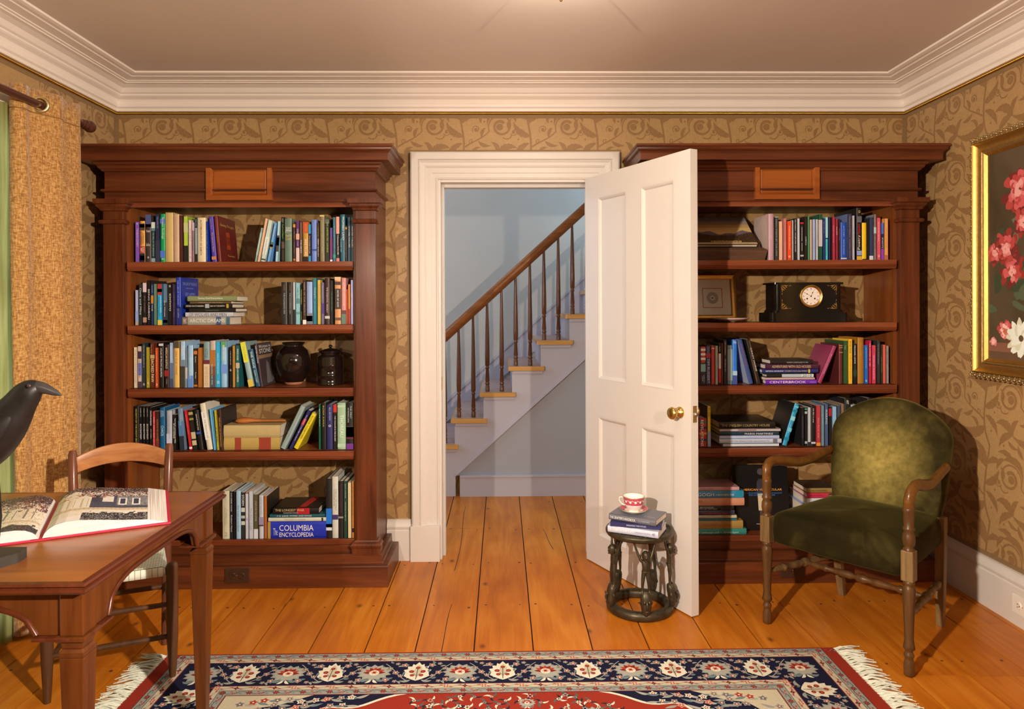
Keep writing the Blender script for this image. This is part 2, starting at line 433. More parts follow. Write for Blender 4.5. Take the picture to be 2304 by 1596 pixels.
TW, TH = .357, .3415
def scroll_tile():
    """one repeat of the scrolling acanthus paper: a list of shapes, each a list of quads"""
    S_ = []
    A = S_.append
    rb, lf_ = ribbon_quads, leaf_poly
    A(rb(spiral(.252, .200, .068, .022, math.radians(205), -1.45, 34), .006, .017)); A(disc(.246, .196, .019, 10))
    A(lf_(bez((.180, .198), (.176, .268), (.226, .302), (.296, .270), 20), .0165, 0, 0, 1.25))
    A(rb(bez((.020, -.02), (.085, .07), (.045, .18), (.020, .3215), 16), .0105))
    A(rb(bez((.060, .09), (.11, .125), (.15, .13), (.188, .172), 12), .009, .006))
    A(lf_(bez((.048, .062), (.10, .010), (.17, -.002), (.246, .050), 29), .027, 8, .26, .7))
    A(lf_(bez((.232, .044), (.262, .090), (.300, .106), (.340, .082), 25), .022, 7, .26, .72))
    A(lf_(bez((.236, .046), (.274, .046), (.306, .022), (.320, -.020), 22), .018, 6, .26))
    A(lf_(bez((.238, .052), (.240, .084), (.226, .108), (.200, .116), 16), .0125))
    A(lf_(bez((.038, .212), (.078, .274), (.120, .288), (.172, .258), 25), .024, 7, .26, .75))
    A(lf_(bez((.036, .222), (.050, .280), (.085, .318), (.134, .334), 22), .018, 6, .26))
    A(lf_(bez((.032, .235), (.008, .266), (-.026, .270), (-.052, .248), 20), .016, 5, .26))
    A(lf_(bez((.056, .148), (.012, .148), (-.026, .178), (-.038, .226), 22), .020, 6, .26, .8))
    A(lf_(bez((.047, .110), (.006, .098), (-.022, .070), (-.028, .026), 20), .016, 5, .26))
    A(rb(spiral(.120, .184, .022, .006, 4.0, -1.25, 16), .004, .008)); A(disc(.119, .183, .0082, 8))
    A(rb(spiral(.322, .168, .019, .005, 3.4, 1.2, 14), .004, .0075)); A(disc(.321, .168, .0072, 8))
    A(rb(bez((.262, .140), (.285, .125), (.305, .132), (.310, .158), 8), .0062))
    A(rb(spiral(.092, .118, .013, .004, .6, 1.1, 12), .004, .0065))
    A(lf_(bez((.232, .262), (.250, .300), (.286, .318), (.328, .300), 20), .0155, 5, .26))
    A(lf_(bez((.288, .276), (.312, .270), (.330, .250), (.332, .218), 14), .0115))
    A(lf_(bez((.150, .138), (.146, .168), (.158, .186), (.172, .192), 10), .009))
    A(lf_(bez((.130, .122), (.150, .098), (.174, .092), (.200, .098), 14), .0110, 4, .24))
    A(lf_(bez((.176, .296), (.196, .318), (.206, .332), (.206, .356), 10), .0100))
    A(lf_(bez((.098, .042), (.098, .072), (.118, .090), (.144, .088), 12), .0095))
    A(lf_(bez((.264, .020), (.250, -.002), (.228, -.012), (.200, -.008), 12), .0090))
    A(lf_(bez((.298, .180), (.286, .205), (.292, .230), (.312, .240), 10), .0085))
    A(lf_(bez((.150, .215), (.138, .235), (.142, .252), (.158, .260), 10), .0080))
    for x, y in ((.205, .238), (.164, .225), (.345, .130), (.075, .305), (.290, .335), (.010, .045)): A(disc(x, y, .0055, 7))
    return S_
TILE = scroll_tile()
def paper(mb, mp, u0, u1, v0, v1, du=0., dv=0., skip=None, m=1):
    for i in range(int((u0-du)//TW)-1, int((u1-du)//TW)+2):
        for j in range(int((v0-dv)//TH)-1, int((v1-dv)//TH)+2):
            ox, oy = du+i*TW, dv+j*TH
            for k, q in [(k, q) for k, sh in enumerate(TILE) for q in sh]:
                p = [(a+ox, b+oy) for a, b in q]
                if all(a <= u0 or a >= u1 for a, b in p) or all(b <= v0 or b >= v1 for a, b in p): continue
                p = [(min(max(a, u0), u1), min(max(b, v0), v1)) for a, b in p]
                if skip and any(skip(a, b) for a, b in p): continue
                mb.add([mp(a, b, k*1.2e-5) for a, b in p], [tuple(range(len(p)))], m)
NS = [0]
def strip(mb, mp, u0, u1, v0, v1, m=2):
    NS[0] += 1; k = 2.5e-5*(NS[0] % 12); mb.add([mp(u0, v0, k), mp(u1, v0, k), mp(u1, v1, k), mp(u0, v1, k)], [(0, 1, 2, 3)], m)
E3 = .0004
WP = [M_paperbase, M_paperfig, M_braid]
w = MB()
w.box(XL-.13, DX0, YB, HY0, 0, HZ); w.box(DX1, XR+.13, YB, HY0, 0, HZ); w.box(DX0, DX1, YB, HY0, DZ, HZ)
bk = lambda u, v, k=0: (u, YB-E3-k, v)
bk2 = lambda u, v, k=0: (u, YB-3*E3-k, v)
paper(w, bk, XL, XR, .2, 2.38, .105, .055, lambda a, b: -.45 < a < .60 and b < 2.12)
for a, b in ((XL, XR),): strip(w, bk2, a, b, 2.346, 2.372)
strip(w, bk2, XL, XL+.018, .2, 2.35); strip(w, bk2, XR-.018, XR, .2, 2.35)
strip(w, bk2, -.503, -.480, .2, 2.18); strip(w, bk2, .619, .642, .2, 2.18); strip(w, bk2, -.503, .642, 2.155, 2.178); strip(w, bk2, -.62, -.48, .195, .215)
struct(w.build('wall_back', WP, recalc=False))
w = MB(); w.box(XR, XR+.13, YF, YB, 0, ZC)
rt = lambda u, v, k=0: (XR-E3-k, u, v)
rt2 = lambda u, v, k=0: (XR-3*E3-k, u, v)
paper(w, rt, 1.2, YB, .2, 2.38, .20, .055)
strip(w, rt2, 1.2, YB, 2.346, 2.372); strip(w, rt2, YB-.016, YB, .2, 2.35); strip(w, rt2, 1.2, YB, .215, .237)
struct(w.build('wall_right', WP, recalc=False))
WY0, WY1, WZ0, WZ1 = 1.25, 3.00, .06, 2.12      # tall window in the curtain wall
w = MB(); w.box(XL-.13, XL, YF, WY0, 0, ZC); w.box(XL-.13, XL, WY1, YB, 0, ZC); w.box(XL-.13, XL, WY0, WY1, 0, WZ0); w.box(XL-.13, XL, WY0, WY1, WZ1, ZC)
lf = lambda u, v, k=0: (XL+E3+k, u, v)
lf2 = lambda u, v, k=0: (XL+3*E3+k, u, v)
paper(w, lf, 3.11, YB, .2, 2.38, .11, .055)
strip(w, lf2, 1.2, YB, 2.346, 2.372); strip(w, lf2, YB-.016, YB, .2, 2.35)
struct(w.build('wall_left', WP, recalc=False))
struct(MB().box(XL-.13, XR+.13, YF-.13, YF, 0, ZC).build('wall_front', M_paperbase))
struct(MB().box(XL-.13, XR+.13, YF-.13, YB, ZC, ZC+.1).build('ceiling', M_ceil))
# the stair hall beyond the door
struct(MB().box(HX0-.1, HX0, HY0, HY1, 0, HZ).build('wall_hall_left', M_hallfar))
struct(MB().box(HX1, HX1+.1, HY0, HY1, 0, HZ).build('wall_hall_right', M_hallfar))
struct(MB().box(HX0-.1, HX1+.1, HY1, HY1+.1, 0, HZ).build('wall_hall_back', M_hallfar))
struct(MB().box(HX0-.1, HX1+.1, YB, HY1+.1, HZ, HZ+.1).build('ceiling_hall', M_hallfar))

# floor of wide boards
edges = [-2.3, -2.08, -1.86, -1.64, -1.42, -1.20, -.98, -.759, -.541, -.344, -.114, .118, .35, .573, .816, 1.02, 1.25, 1.47, 1.69, 1.91, 2.12, 2.34, 2.56, 2.8]
joints = {9: [4.225], 10: [2.0], 11: [5.2], 12: [4.205], 13: [1.7], 3: [2.62], 4: [.9], 5: [2.60], 6: [1.4], 17: [2.50], 18: [2.49, .6], 15: [1.0], 8: [1.8], 19: [2.9], 7: [.7]}
w = MB(); cols = []; rnd = random.Random(3)
w.box(-2.4, 2.9, YF-.13, HY1+.1, -.06, -.006, 1); cols += [(0, 0, 0, 1)]*8
for i in range(len(edges)-1):
    ys = [YF-.13]+sorted(joints.get(i, []))+[HY1+.1]
    for a, b in zip(ys, ys[1:]):
        n0 = len(w.v); c = (rnd.random(), rnd.random(), rnd.random(), 1)
        gx = .0032
        w.box(edges[i]+gx, edges[i+1]-gx*.6, a+.0012, b-.0012, -.03, 0, 0)
        cols += [c]*(len(w.v)-n0)
    for jy in (1.0, 1.53, 2.06, 2.60, 3.13, 3.65, 4.21, 4.78):
        for px in (edges[i]+.036, edges[i+1]-.036):
            if rnd.random() < .12: continue
            n0 = len(w.v); x = px+rnd.uniform(-.008, .008); y = jy+rnd.uniform(-.02, .02); r = rnd.uniform(.0045, .0075)
            w.add([(x+r*math.cos(k*pi/4), y+r*math.sin(k*pi/4), .0004) for k in range(8)], [tuple(range(8))], 2)
            cols += [(0, 0, 0, 1)]*(len(w.v)-n0)
# two long drying cracks
for pts in (bez((-.245, 4.70), (-.265, 4.4), (-.215, 4.1), (-.245, 3.55), 12), bez((-.23, 3.15), (-.243, 3.0), (-.236, 2.85), (-.24, 2.70), 8), bez((.245, 4.20), (.262, 4.1), (.255, 4.0), (.28, 3.85), 6)):
    for q in ribbon_quads(pts, .0022, .0034):
        n0 = len(w.v); w.add([(a, b, .0005) for a, b in q], [(0, 1, 2, 3)], 1); cols += [(0, 0, 0, 1)]*(len(w.v)-n0)
fl = w.build('floor', [M_floor, M_gap, M_nail])
ca = fl.data.color_attributes.new('plank', 'FLOAT_COLOR', 'POINT')
ca.data.foreach_set('color', [x for c in cols for x in c])
struct(fl)

# cove moulding, gilt rail and skirting
crown = [(0, 2.378), (.020, 2.378), (.022, 2.392), (.030, 2.400), (.032, 2.412), (.026, 2.420), (.034, 2.436), (.050, 2.446), (.056, 2.452), (.056, 2.458), (.066, 2.464), (.080, 2.484),
         (.104, 2.494), (.122, 2.496), (.122, 2.500), (.134, 2.502), (.134, 2.506), (.180, 2.508), (.184, 2.512), (.200, 2.513), (.214, 2.517), (.216, ZC), (0, ZC)]
room = [(XL, YF), (XR, YF), (XR, YB), (XL, YB)]
struct(MB().sweep(room, crown, closed=True, side=1).build('trim_1', M_crown))
rail = [(.004+.007*math.cos(a), 2.372+.007*math.sin(a)) for a in [k*pi/4 for k in range(8)]]
struct(MB().sweep(room, rail, closed=True, side=1, smooth=True).build('trim_2', M_rail))
base = [(0, 0), (.026, 0), (.026, .158), (.020, .164), (.024, .170), (.026, .180), (.018, .196), (.012, .204), (.012, .214), (0, .216)]
struct(MB().sweep([(XR, YF), (XR, YB-.005)], base, side=1).build('baseboard_right', M_white))
struct(MB().sweep([(XL, YB-.005), (XL, WY1+.12)], base, side=1).build('baseboard_left', M_white))
struct(MB().sweep([(-.484, YB), (-.612, YB)], base, side=1).build('baseboard_back', M_white))
# door casing, jamb and plinth blocks
cas = [(0, 0), (0, .020), (.008, .024), (.010, .018), (.032, .018), (.034, .022), (.060, .022), (.064, .026), (.072, .030), (.086, .032), (.096, .038), (.100, .030), (.104, .040), (.136, .040), (.144, .034), (.146, 0)]
path = [(DX0, .185), (DX0, DZ-.012), (DX1, DZ-.012), (DX1, .185)]
w = MB(); w.sweep(path, cas, lambda x, y, h: (x, YB-h, y), side=1)
w.box(DX0-.150, DX0+.004, YB-.046, YB, 0, .187); w.box(DX1, DX1+.142, YB-.030, YB, 0, .187)
w.box(DX0-.002, DX0+.014, YB-.012, HY0+.01, 0, DZ-.010); w.box(DX1-.014, DX1+.002, YB+.010, HY0+.01, 0, DZ-.010); w.box(DX0+.0142, DX1-.0142, YB-.0115, HY0+.009, DZ-.026, DZ+.001)
w.box(DX0+.0142, DX0+.028, YB+.045, YB+.10, 0, DZ-.0262); w.box(DX1-.028, DX1-.0142, YB+.045, YB+.10, 0, DZ-.0262); w.box(DX0+.0282, DX1-.0282, YB+.046, YB+.099, DZ-.044, DZ-.0262)
tr = struct(w.build('trim_3', M_white, bevel=.0015))
MB().box(DX0+.0135, DX0+.0155, YB+.004, YB+.024, .90, .968).build('strike_plate', M_giltdark, tr)
# ---- the open door
AX_D = math.atan2(-.888, .46)
dw, dh, dt = .797, 2.012, .040
cols_ = [(.112, .346), (.462, .690)]; rows_ = [(.152, .768), (.962, 1.898)]
w = MB()
w.box(0, .112, 0, dt, 0, dh); w.box(.690, dw, 0, dt, 0, dh); w.box(.346, .462, 0, dt, 0, dh)
for a, b in cols_:
    w.box(a, b, 0, dt, 0, .152); w.box(a, b, 0, dt, .768, .962); w.box(a, b, 0, dt, 1.898, dh)
    for c, d in rows_:
        w.box(a, b, .013, dt-.013, c, d)
        pr = [(-.001, 0), (.004, .0), (.012, .005), (.018, .013), (-.001, .014)]
        w.sweep([(a, c), (b, c), (b, d), (a, d)], pr, lambda x, y, h: (x, h, y), closed=True, side=1)
        w.sweep([(a, c), (b, c), (b, d), (a, d)], pr, lambda x, y, h: (x, dt-h, y), closed=True, side=1)
dr = struct(w.build('door_1', M_door, loc=(.445, 3.690, .006), rot=(0, 0, AX_D)))
knob = [(.0, -.058), (.014, -.058), (.024, -.054), (.0275, -.048), (.0275, -.043), (.022, -.038), (.013, -.034), (.010, -.028), (.010, -.018), (.018, -.014), (.024, -.008), (.026, -.003), (.026, 0)]
KX, KZ = .728, .870
Tk = Matrix.Translation((KX, 0, KZ)) @ Matrix.Rotation(-pi/2, 4, 'X')
MB().lathe([(r, z) for r, z in knob], 28, T=Matrix.Translation((KX, 0, KZ)) @ Matrix.Rotation(pi/2, 4, 'X') @ Matrix.Scale(-1, 4, (0, 0, 1))).build('door_knob', M_brass, dr)
MB().lathe([(r, z) for r, z in knob], 28, T=Matrix.Translation((KX, dt, KZ)) @ Matrix.Rotation(-pi/2, 4, 'X') @ Matrix.Scale(-1, 4, (0, 0, 1))).build('door_knob', M_brass, dr)
w = MB().box(dw-.001, dw+.0015, .010, .031, KZ-.036, KZ+.036)
w.prism([(.013, -.010), (.028, -.010), (.028, .010), (.013, .010)], dw, dw+.004, 'yz', 0, T=Matrix.Translation((0, 0, KZ)))
lp = w.build('latch_plate', M_giltdark, dr)
MB().lathe([(.0095, 0), (.0095, .010), (.006, .014), (0, .015)], 16, T=Matrix.Translation((dw, .021, KZ)) @ Matrix.Rotation(pi/2, 4, 'Y')).build('latch_bolt', plain('pewter', (.45, .40, .30), .35, .1, 40, .9), dr)

# ---- staircase in the hall
def tz(k): return .553+.1835*k
def rx(k): return -.335+.2035*k
st = thing('staircase', 'white painted staircase with wooden treads rising in the hall beyond the open door', 'staircase', (0, 0, 0))
K0, K1 = -2, 8
w = MB(); pts = [(rx(K0), 0)]
for k in range(K0, K1+1): pts += [(rx(k), tz(k)-.03), (rx(k+1), tz(k)-.03)]
slope = lambda x: .148+.894*(x+.331)
xe = rx(K1+1); pts += [(xe, slope(xe)), (-.331, .148), (-.331, 0)]
w.prism(pts, 4.945, 4.972)
for k in range(K0, K1+1): w.box(rx(k)+.004, rx(k+1)+.014, 4.932, 4.95, tz(k)-.052, tz(k)-.030)
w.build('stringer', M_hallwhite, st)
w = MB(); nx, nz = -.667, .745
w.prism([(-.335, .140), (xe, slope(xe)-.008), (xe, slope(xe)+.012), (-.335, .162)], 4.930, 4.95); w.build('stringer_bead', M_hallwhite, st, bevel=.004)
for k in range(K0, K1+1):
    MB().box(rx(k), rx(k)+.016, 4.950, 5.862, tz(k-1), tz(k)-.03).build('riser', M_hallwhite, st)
    t = MB(); a = rx(k)-.026; b = rx(k+1)
    t.prism([(a, 4.915), (b+.027, 4.915), (b+.027, 4.943), (b-.001, 4.943), (b-.001, 5.862), (a, 5.862)], tz(k)-.03, tz(k), 'xy', 0)
    t.add([(a+.012, 4.950, tz(k)+.0005), (b-.001, 4.950, tz(k)+.0005), (b-.001, 5.862, tz(k)+.0005), (a+.012, 5.862, tz(k)+.0005)], [(0, 1, 2, 3)], 1)
    t.build('tread', [M_tread, M_treadtop], st, bevel=.008, seg=3)
railz = lambda x: 1.107+.911*(x+.431)
for k in range(K0, K1+1):
    for dx in (.054, .157):
        x = rx(k)-.026+dx; h = railz(x)-.03-tz(k)
        pr = [(.0155, 0), (.0155, .040), (.0115, .046), (.016, .054), (.016, .060), (.0125, .068), (.0155, .078), (.0105, .160), (.0145, .168), (.0145, .174), (.0105, .180), (.016, .190), (.017, .25), (.0145, .40), (.0085, h)]
        MB().lathe(pr, 12, T=Matrix.Translation((x, 4.985, tz(k)))).build('baluster', M_baluster, st)
MB().tube([(rx(K0)-.2, 4.985, railz(rx(K0)-.2)), (rx(K1), 4.985, railz(rx(K1)))], (.036, .032), 14, up=(0, 0, 1)).build('handrail', M_banister, st)
pts = [(rx(K0), 0), (xe, slope(xe)+.62-.14), (xe, slope(xe)+.62), (rx(K0)-.2, slope(rx(K0)-.2)+.62), (rx(K0)-.2, 0)]
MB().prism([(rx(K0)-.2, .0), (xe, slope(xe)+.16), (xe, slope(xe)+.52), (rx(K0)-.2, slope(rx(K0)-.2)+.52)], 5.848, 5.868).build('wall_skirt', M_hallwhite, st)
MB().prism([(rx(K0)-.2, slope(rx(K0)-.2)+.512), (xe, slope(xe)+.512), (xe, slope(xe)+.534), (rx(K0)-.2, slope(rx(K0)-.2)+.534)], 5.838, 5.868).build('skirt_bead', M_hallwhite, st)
struct(MB().prism([(-.331, .146), (HX1, .146), (HX1, slope(HX1)), (-.331, .149)], 4.952, 4.985).build('wall_under_stairs', M_hallblue))
struct(MB().sweep([(HX1, 4.950), (-.30, 4.950)], [(0, 0), (.018, 0), (.018, .135), (.026, .138), (.026, .150), (0, .152)], side=1).build('baseboard_hall', M_hallwhite))

# ---- window with sheer, seen only at the frame's edge
w = MB()
cw = [(0, 0), (0, .018), (.03, .018), (.035, .026), (.09, .026), (.10, .020), (.10, 0)]
w.sweep([(WY0, WZ0), (WY1, WZ0), (WY1, WZ1), (WY0, WZ1)], cw, lambda x, y, h: (XL+h, x, y), closed=True, side=-1)
for a in (WY0, (WY0+WY1)/2-.02, WY1-.05): w.box(XL-.09, XL-.05, a, a+.05, WZ0, WZ1)
for z in (WZ0, .75, 1.42, WZ1-.05): w.box(XL-.09, XL-.05, WY0, WY1, z, z+.045)
wf = struct(w.build('window_1', M_white))
MB().box(XL-.072, XL-.068, WY0+.02, WY1-.02, WZ0+.02, WZ1-.02).build('pane', M_glass, wf)

# ---- built-in bookcases
SH = [1.566, 1.259, .952, .644]; ZB = .207
def bookcase(x0, label, mirror=False):
    x1 = x0+1.307; b = thing('bookcase', label, 'bookcase', ((x0+x1)/2, 3.56, 0), group='tall mahogany bookcases beside the door')
    cx = (x0+x1)/2; yo = 3.56
    T = Matrix.Translation((-cx, -yo, 0))
    def part(mb, name, mat, **k): 
        mb.v = [(p[0]-cx, p[1]-yo, p[2]) for p in mb.v]; return mb.build(name, mat, b, **k)
    plan = [(x0, 3.716), (x0, 3.41), (x1, 3.41), (x1, 3.716)]
    ov = .10
    cor = [(0, 2.118), (ov, 2.118), (ov, 2.107), (ov-.006, 2.103), (ov-.008, 2.092), (ov-.018, 2.084), (ov-.022, 2.077), (ov-.022, 2.044), (.036, 2.044), (.034, 2.036), (.024, 2.030), (.022, 2.020), (.012, 2.012), (.010, 2.006), (0, 2.002)]
    part(MB().sweep(plan, cor, side=-1), 'cornice', M_caseH, bevel=.0015)
    fr = [(0, 2.003), (0, 1.920), (.012, 1.918), (.013, 1.910), (.005, 1.905), (0, 1.903), (0, 1.858), (-.022, 1.858), (-.022, 2.003)]
    part(MB().sweep(plan, fr, side=-1), 'frieze', M_caseH)
    part(MB().box(x0, x1, 3.42, 3.716, 2.05, 2.07), 'top_board', M_caseH)
    # plaque
    w = MB(); p0, p1 = cx-.158, cx+.158
    w.sweep([(p0, 1.864), (p1, 1.864), (p1, 2.042), (p0, 2.042)], [(0, 0), (0, .020), (.022, .020), (.030, .010), (.036, .012), (.036, 0)], lambda x, y, h: (x, 3.41-h, y), closed=True, side=1)
    pf = part(w, 'plaque', M_plaque)
    w = MB().box(p0+.034, p1-.034, 3.402, 3.409, 1.898, 2.008); w.v = [(p[0]-cx, p[1]-yo, p[2]) for p in w.v]
    w.build('plaque_field', M_plaque, pf)
    # face frame, sides, inner lining
    for a, c in ((x0+.004, x0+.112), (x1-.112, x1-.004)): part(MB().box(a, c, 3.430, 3.448, ZB-.04, 1.9), 'face_stile', M_inner)
    part(MB().box(x0+.112, x1-.112, 3.430, 3.448, 1.834, 1.90), 'top_rail', M_shelf)
    for a, c in ((x0+.0015, x0+.02), (x1-.02, x1-.0015)): part(MB().box(a, c, 3.412, 3.716, 0, 2.05), 'side_panel', M_caseV)
    for a, c in ((x0+.092, x0+.110), (x1-.110, x1-.092)): part(MB().box(a, c, 3.448, 3.716, ZB, 1.84), 'inner_side', M_inner)
    part(MB().box(x0+.02, x1-.02, 3.448, 3.716, 1.836, 1.856), 'soffit', M_caseH)
    # pilasters
    for a in (x0-.002, x1-.095):
        c = a+.097
        part(MB().box(a, c, 3.398, 3.43, .15, 1.866), 'pilaster', M_caseV, bevel=.002)
        pl = [(a, 3.44), (a, 3.398), (c, 3.398), (c, 3.44)]
        cap = [(0, 1.868), (.032, 1.868), (.032, 1.846), (.024, 1.843), (.022, 1.832), (.012, 1.822), (.010, 1.814), (0, 1.811)]
        part(MB().sweep(pl, cap, side=-1), 'capital', M_caseV)
        part(MB().sweep(pl, [(0, 1.772), (.012, 1.768), (.015, 1.760), (.012, 1.752), (0, 1.748)], side=-1), 'astragal', M_caseV)
        part(MB().sweep(pl, [(0, .214), (.006, .212), (.010, .204), (.020, .200), (.026, .190), (.022, .178), (.020, .174), (.020, .145), (0, .145)], side=-1), 'pilaster_base', M_caseV)
    # shelves
    lip = [(0, 0), (.0, -.024), (-.004, -.027), (.003, -.031), (-.004, -.037), (-.009, -.043), (-.03, -.043), (-.03, 0)]
    for z in SH:
        w = MB().box(x0+.1105, x1-.1105, 3.41, 3.716, z-.030, z)
        w.sweep([(x0+.112, 3.398), (x1-.112, 3.398)], [(o, z+h) for o, h in lip], side=-1)
        part(w, 'shelf', M_shelf, bevel=.001)
    part(MB().box(x0+.1105, x1-.1105, 3.425, 3.716, ZB-.03, ZB), 'bottom_board', M_shelf, bevel=.002)
    w = MB(); w.box(x0+.02, x1-.02, 3.412, 3.44, .145, ZB-.026)
    part(w, 'bottom_rail', M_caseH, bevel=.002)
    pln = [(0, .147), (.028, .147), (.030, .108), (.034, .104), (.062, .104), (.064, .098), (.064, 0), (0, 0)]
    part(MB().sweep(plan, pln, side=-1), 'plinth', M_caseH, bevel=.0015)
    return b
bookcase(-1.920, 'tall mahogany bookcase behind the writing table, crammed shelves, black jars on its third shelf')
bookcase(.746, 'tall mahogany bookcase behind the armchair and open door, black mantel clock on its second shelf')

def outlet(loc, rotz, mats, label, sideways=True, wd=.119, ht=.072):
    o = thing('wall_outlet', label, 'outlet', loc, (0, 0, rotz), group='wall outlets')
    MB().box(-wd/2, wd/2, -.005, 0, -ht/2, ht/2).build('cover_plate', mats[0], o, bevel=.003)
    for sx in (-1, 1):
        c = (sx*.021, 0)
        w = MB().lathe([(.0165, 0), (.0165, .003), (.015, .004)], 18, T=Matrix.Translation((c[0], -.005, 0)) @ Matrix.Rotation(pi/2, 4, 'X'))
        for dz in (-.006, .006): w.box(c[0]-.006, c[0]+.002, -.0094, -.0088, dz-.0013, dz+.0013, 1)
        w.add([(c[0]+.008+.003*math.cos(k), -.0093, .003*math.sin(k)) for k in (0, 1.05, 2.1, 3.14, 4.2, 5.2)], [tuple(range(6))], 1)
        w.build('socket', [mats[1], M_jet], o)
    MB().lathe([(.003, 0), (.003, .001), (.002, .0018)], 8, T=Matrix.Translation((0, -.005, 0)) @ Matrix.Rotation(pi/2, 4, 'X')).build('screw', M_brass, o)
    return o
p = at(534, 1295, 3.345); outlet((p[0], 3.3455, p[1]), 0, (M_darkplate, M_darkplate), 'dark brown outlet on the bookcase plinth behind the writing table')
p = at(1783, 1283, 3.345); outlet((p[0], 3.3455, p[1]), 0, (M_darkplate, M_darkplate), 'dark brown outlet on the bookcase plinth behind the armchair legs')
outlet((XR-.0265, 2.84, .092), -pi/2, (M_outletwhite, M_outletwhite), 'white outlet set in the white skirting beside the armchair', ht=.078, wd=.125)

# ================================================================ books
ORD = 'first second third fourth fifth sixth seventh eighth ninth tenth eleventh twelfth thirteenth fourteenth fifteenth sixteenth seventeenth eighteenth nineteenth twentieth'.split()
def ordw(n):
    if n < 20: return ORD[n]
    t, u = divmod(n+1, 10); b = {2: 'twent', 3: 'thirt', 4: 'fort'}[t]
    return b+'ieth' if u == 0 else b+'y-'+ORD[u-1]
CREAM, GOLD, INK = 'e6dccb', 'c8a050', '2a2018'

def book_mesh(t, h, d, root, c, soft, bands, titles, back=None, front=None, front_art=None, flatb=False):
    """spine on y=0 facing -y, thickness along x, height along z; boards wrap a block of pages"""
    k = .0012 if soft else .0026; ins = .0006 if soft else .0035
    cov = MB(); mats = [bookmat(c)]
    def mi(hx):
        mm = bookmat(hx)
        if mm not in mats: mats.append(mm)
        return mats.index(mm)
    if soft or t < .012:
        cov.box(0, t, 0, k, 0, h)
    else:      # rounded hardback spine
        n = 7; bul = min(.004, t*.12)
        pts = [(t*i/(n-1), bul-bul*math.sin(pi*(i/(n-1)))) for i in range(n)]
        cov.prism(pts+[(t, bul+.004), (0, bul+.004)], 0, h, 'xy', 0, True)
    y0 = 0 if soft or t < .012 else .003
    cov.box(0, k, y0, d, 0, h, mi(back) if back else 0); cov.box(t-k, t, y0, d, 0, h, mi(front) if front else 0)
    ys = -.0005
    for a0, a1, hx in bands:
        cov.add([(.0002, ys, h*(1-a1)), (t-.0002, ys, h*(1-a1)), (t-.0002, ys, h*(1-a0)), (.0002, ys, h*(1-a0))], [(0, 1, 2, 3)], mi(hx))
    if front_art: front_art(cov, mi, t, h, d)
    cov.build('cover', mats, root, recalc=False)
    MB().box(k, t-k, .004, d-ins, ins*.6, h-ins).build('pages', M_paper, root)
    for q in titles:
        body, a0, a1, hx = q[:4]; c0, c1 = q[4:6] if len(q) > 5 else (.25, .75)
        up = len(q) > 6 and q[6]
        w = MB()
        if up == 2: put_text(w, body, lambda u, v: (t*(c1-(c1-c0)*v), ys-.0004, h*(1-(a1-(a1-a0)*u))))
        elif up: put_text(w, body, lambda u, v: (t*(c0+(c1-c0)*u), ys-.0004, h*(1-(a0+(a1-a0)*(1-v)))))
        else: put_text(w, body, lambda u, v: (t*(c0+(c1-c0)*v), ys-.0004, h*(1-(a0+(a1-a0)*u))))
        w.build('spine_title', flat(hx), root, recalc=False)

NB = 0
def upright(cal, shelf_z, rows, place, group, frm, Y=3.44, first=0):
    """rows: (x0, x1, ytop, look, colour, [titles], {opts}) in the zoomed crop's own pixels"""
    s, ox, oy = cal
    for i, r in enumerate(rows):
        x0, x1, yt, look, c, ti = r[:6]; o = r[6] if len(r) > 6 else {}
        y = Y+o.get('dy', 0)
        X0 = at(ox+x0/s, oy+yt/s, y)[0]; X1, Z1 = at(ox+x1/s, oy+yt/s, y)
        lean = 0.
        h = Z1-shelf_z; t = X1-X0-.0008
        if 'base' in o:        # leaning: x0/x1 are taken at the top, base gives the foot's edge
            b0 = at(ox+o['base']/s, oy+yt/s, y)[0]
            lean = math.atan2(X0-b0, h); t = (X1-X0)*math.cos(lean)*.97
            h = h/math.cos(lean)-t*abs(math.tan(lean))*.8; X0 = b0
        t = max(.005, t)
        soft = o.get('soft', t < .022)
        zz = shelf_z+.0012
        if lean < 0: zz += 0; 
        root = thing('paperback_book' if soft else 'hardback_book', f'{look}, {ordw(i+first)} from the {frm}, {place}', 'book', (X0+.0004, y, zz), (0, lean, 0), group)
        if lean > 0: root.location.z += t*math.sin(lean)      # turn about the other foot corner
        book_mesh(t, h, o.get('d', min(.235, .74*h)), root, c, soft, o.get('bands', []), ti, o.get('back'), o.get('front'), o.get('art'))
def stack(cal, shelf_z, rows, place, group, Y=3.44, label=None):
    """flat books, listed from the top: (x0, x1, y0, y1, look, colour, titles, opts)"""
    s, ox, oy = cal; z = shelf_z; n = len(rows)
    for i in range(n-1, -1, -1):
        x0, x1, y0, y1, look, c, ti = rows[i][:7]; o = rows[i][7] if len(rows[i]) > 7 else {}
        y = Y+o.get('dy', 0)
        X0 = at(ox+x0/s, oy+y0/s, y)[0]; X1 = at(ox+x1/s, oy+y0/s, y)[0]; t = (y1-y0)/s*y/FPX
        soft = o.get('soft', t < .016)
        root = thing('paperback_book' if soft else 'hardback_book', f'{look}, {ordw(i)} from top, flat stack, {place}', 'book', (X1, y, z+.0010), (0, -pi/2, o.get('rz', 0)), group)
        book_mesh(t-.0010, X1-X0, o.get('d', .16), root, c, soft, o.get('bands', []), ti, o.get('back'), o.get('front'), o.get('art'))
        z += t
    return z
def T1(s, c=CREAM, a=.08, b=.85, c0=.28, c1=.72): return [(s, a, b, c, c0, c1)]

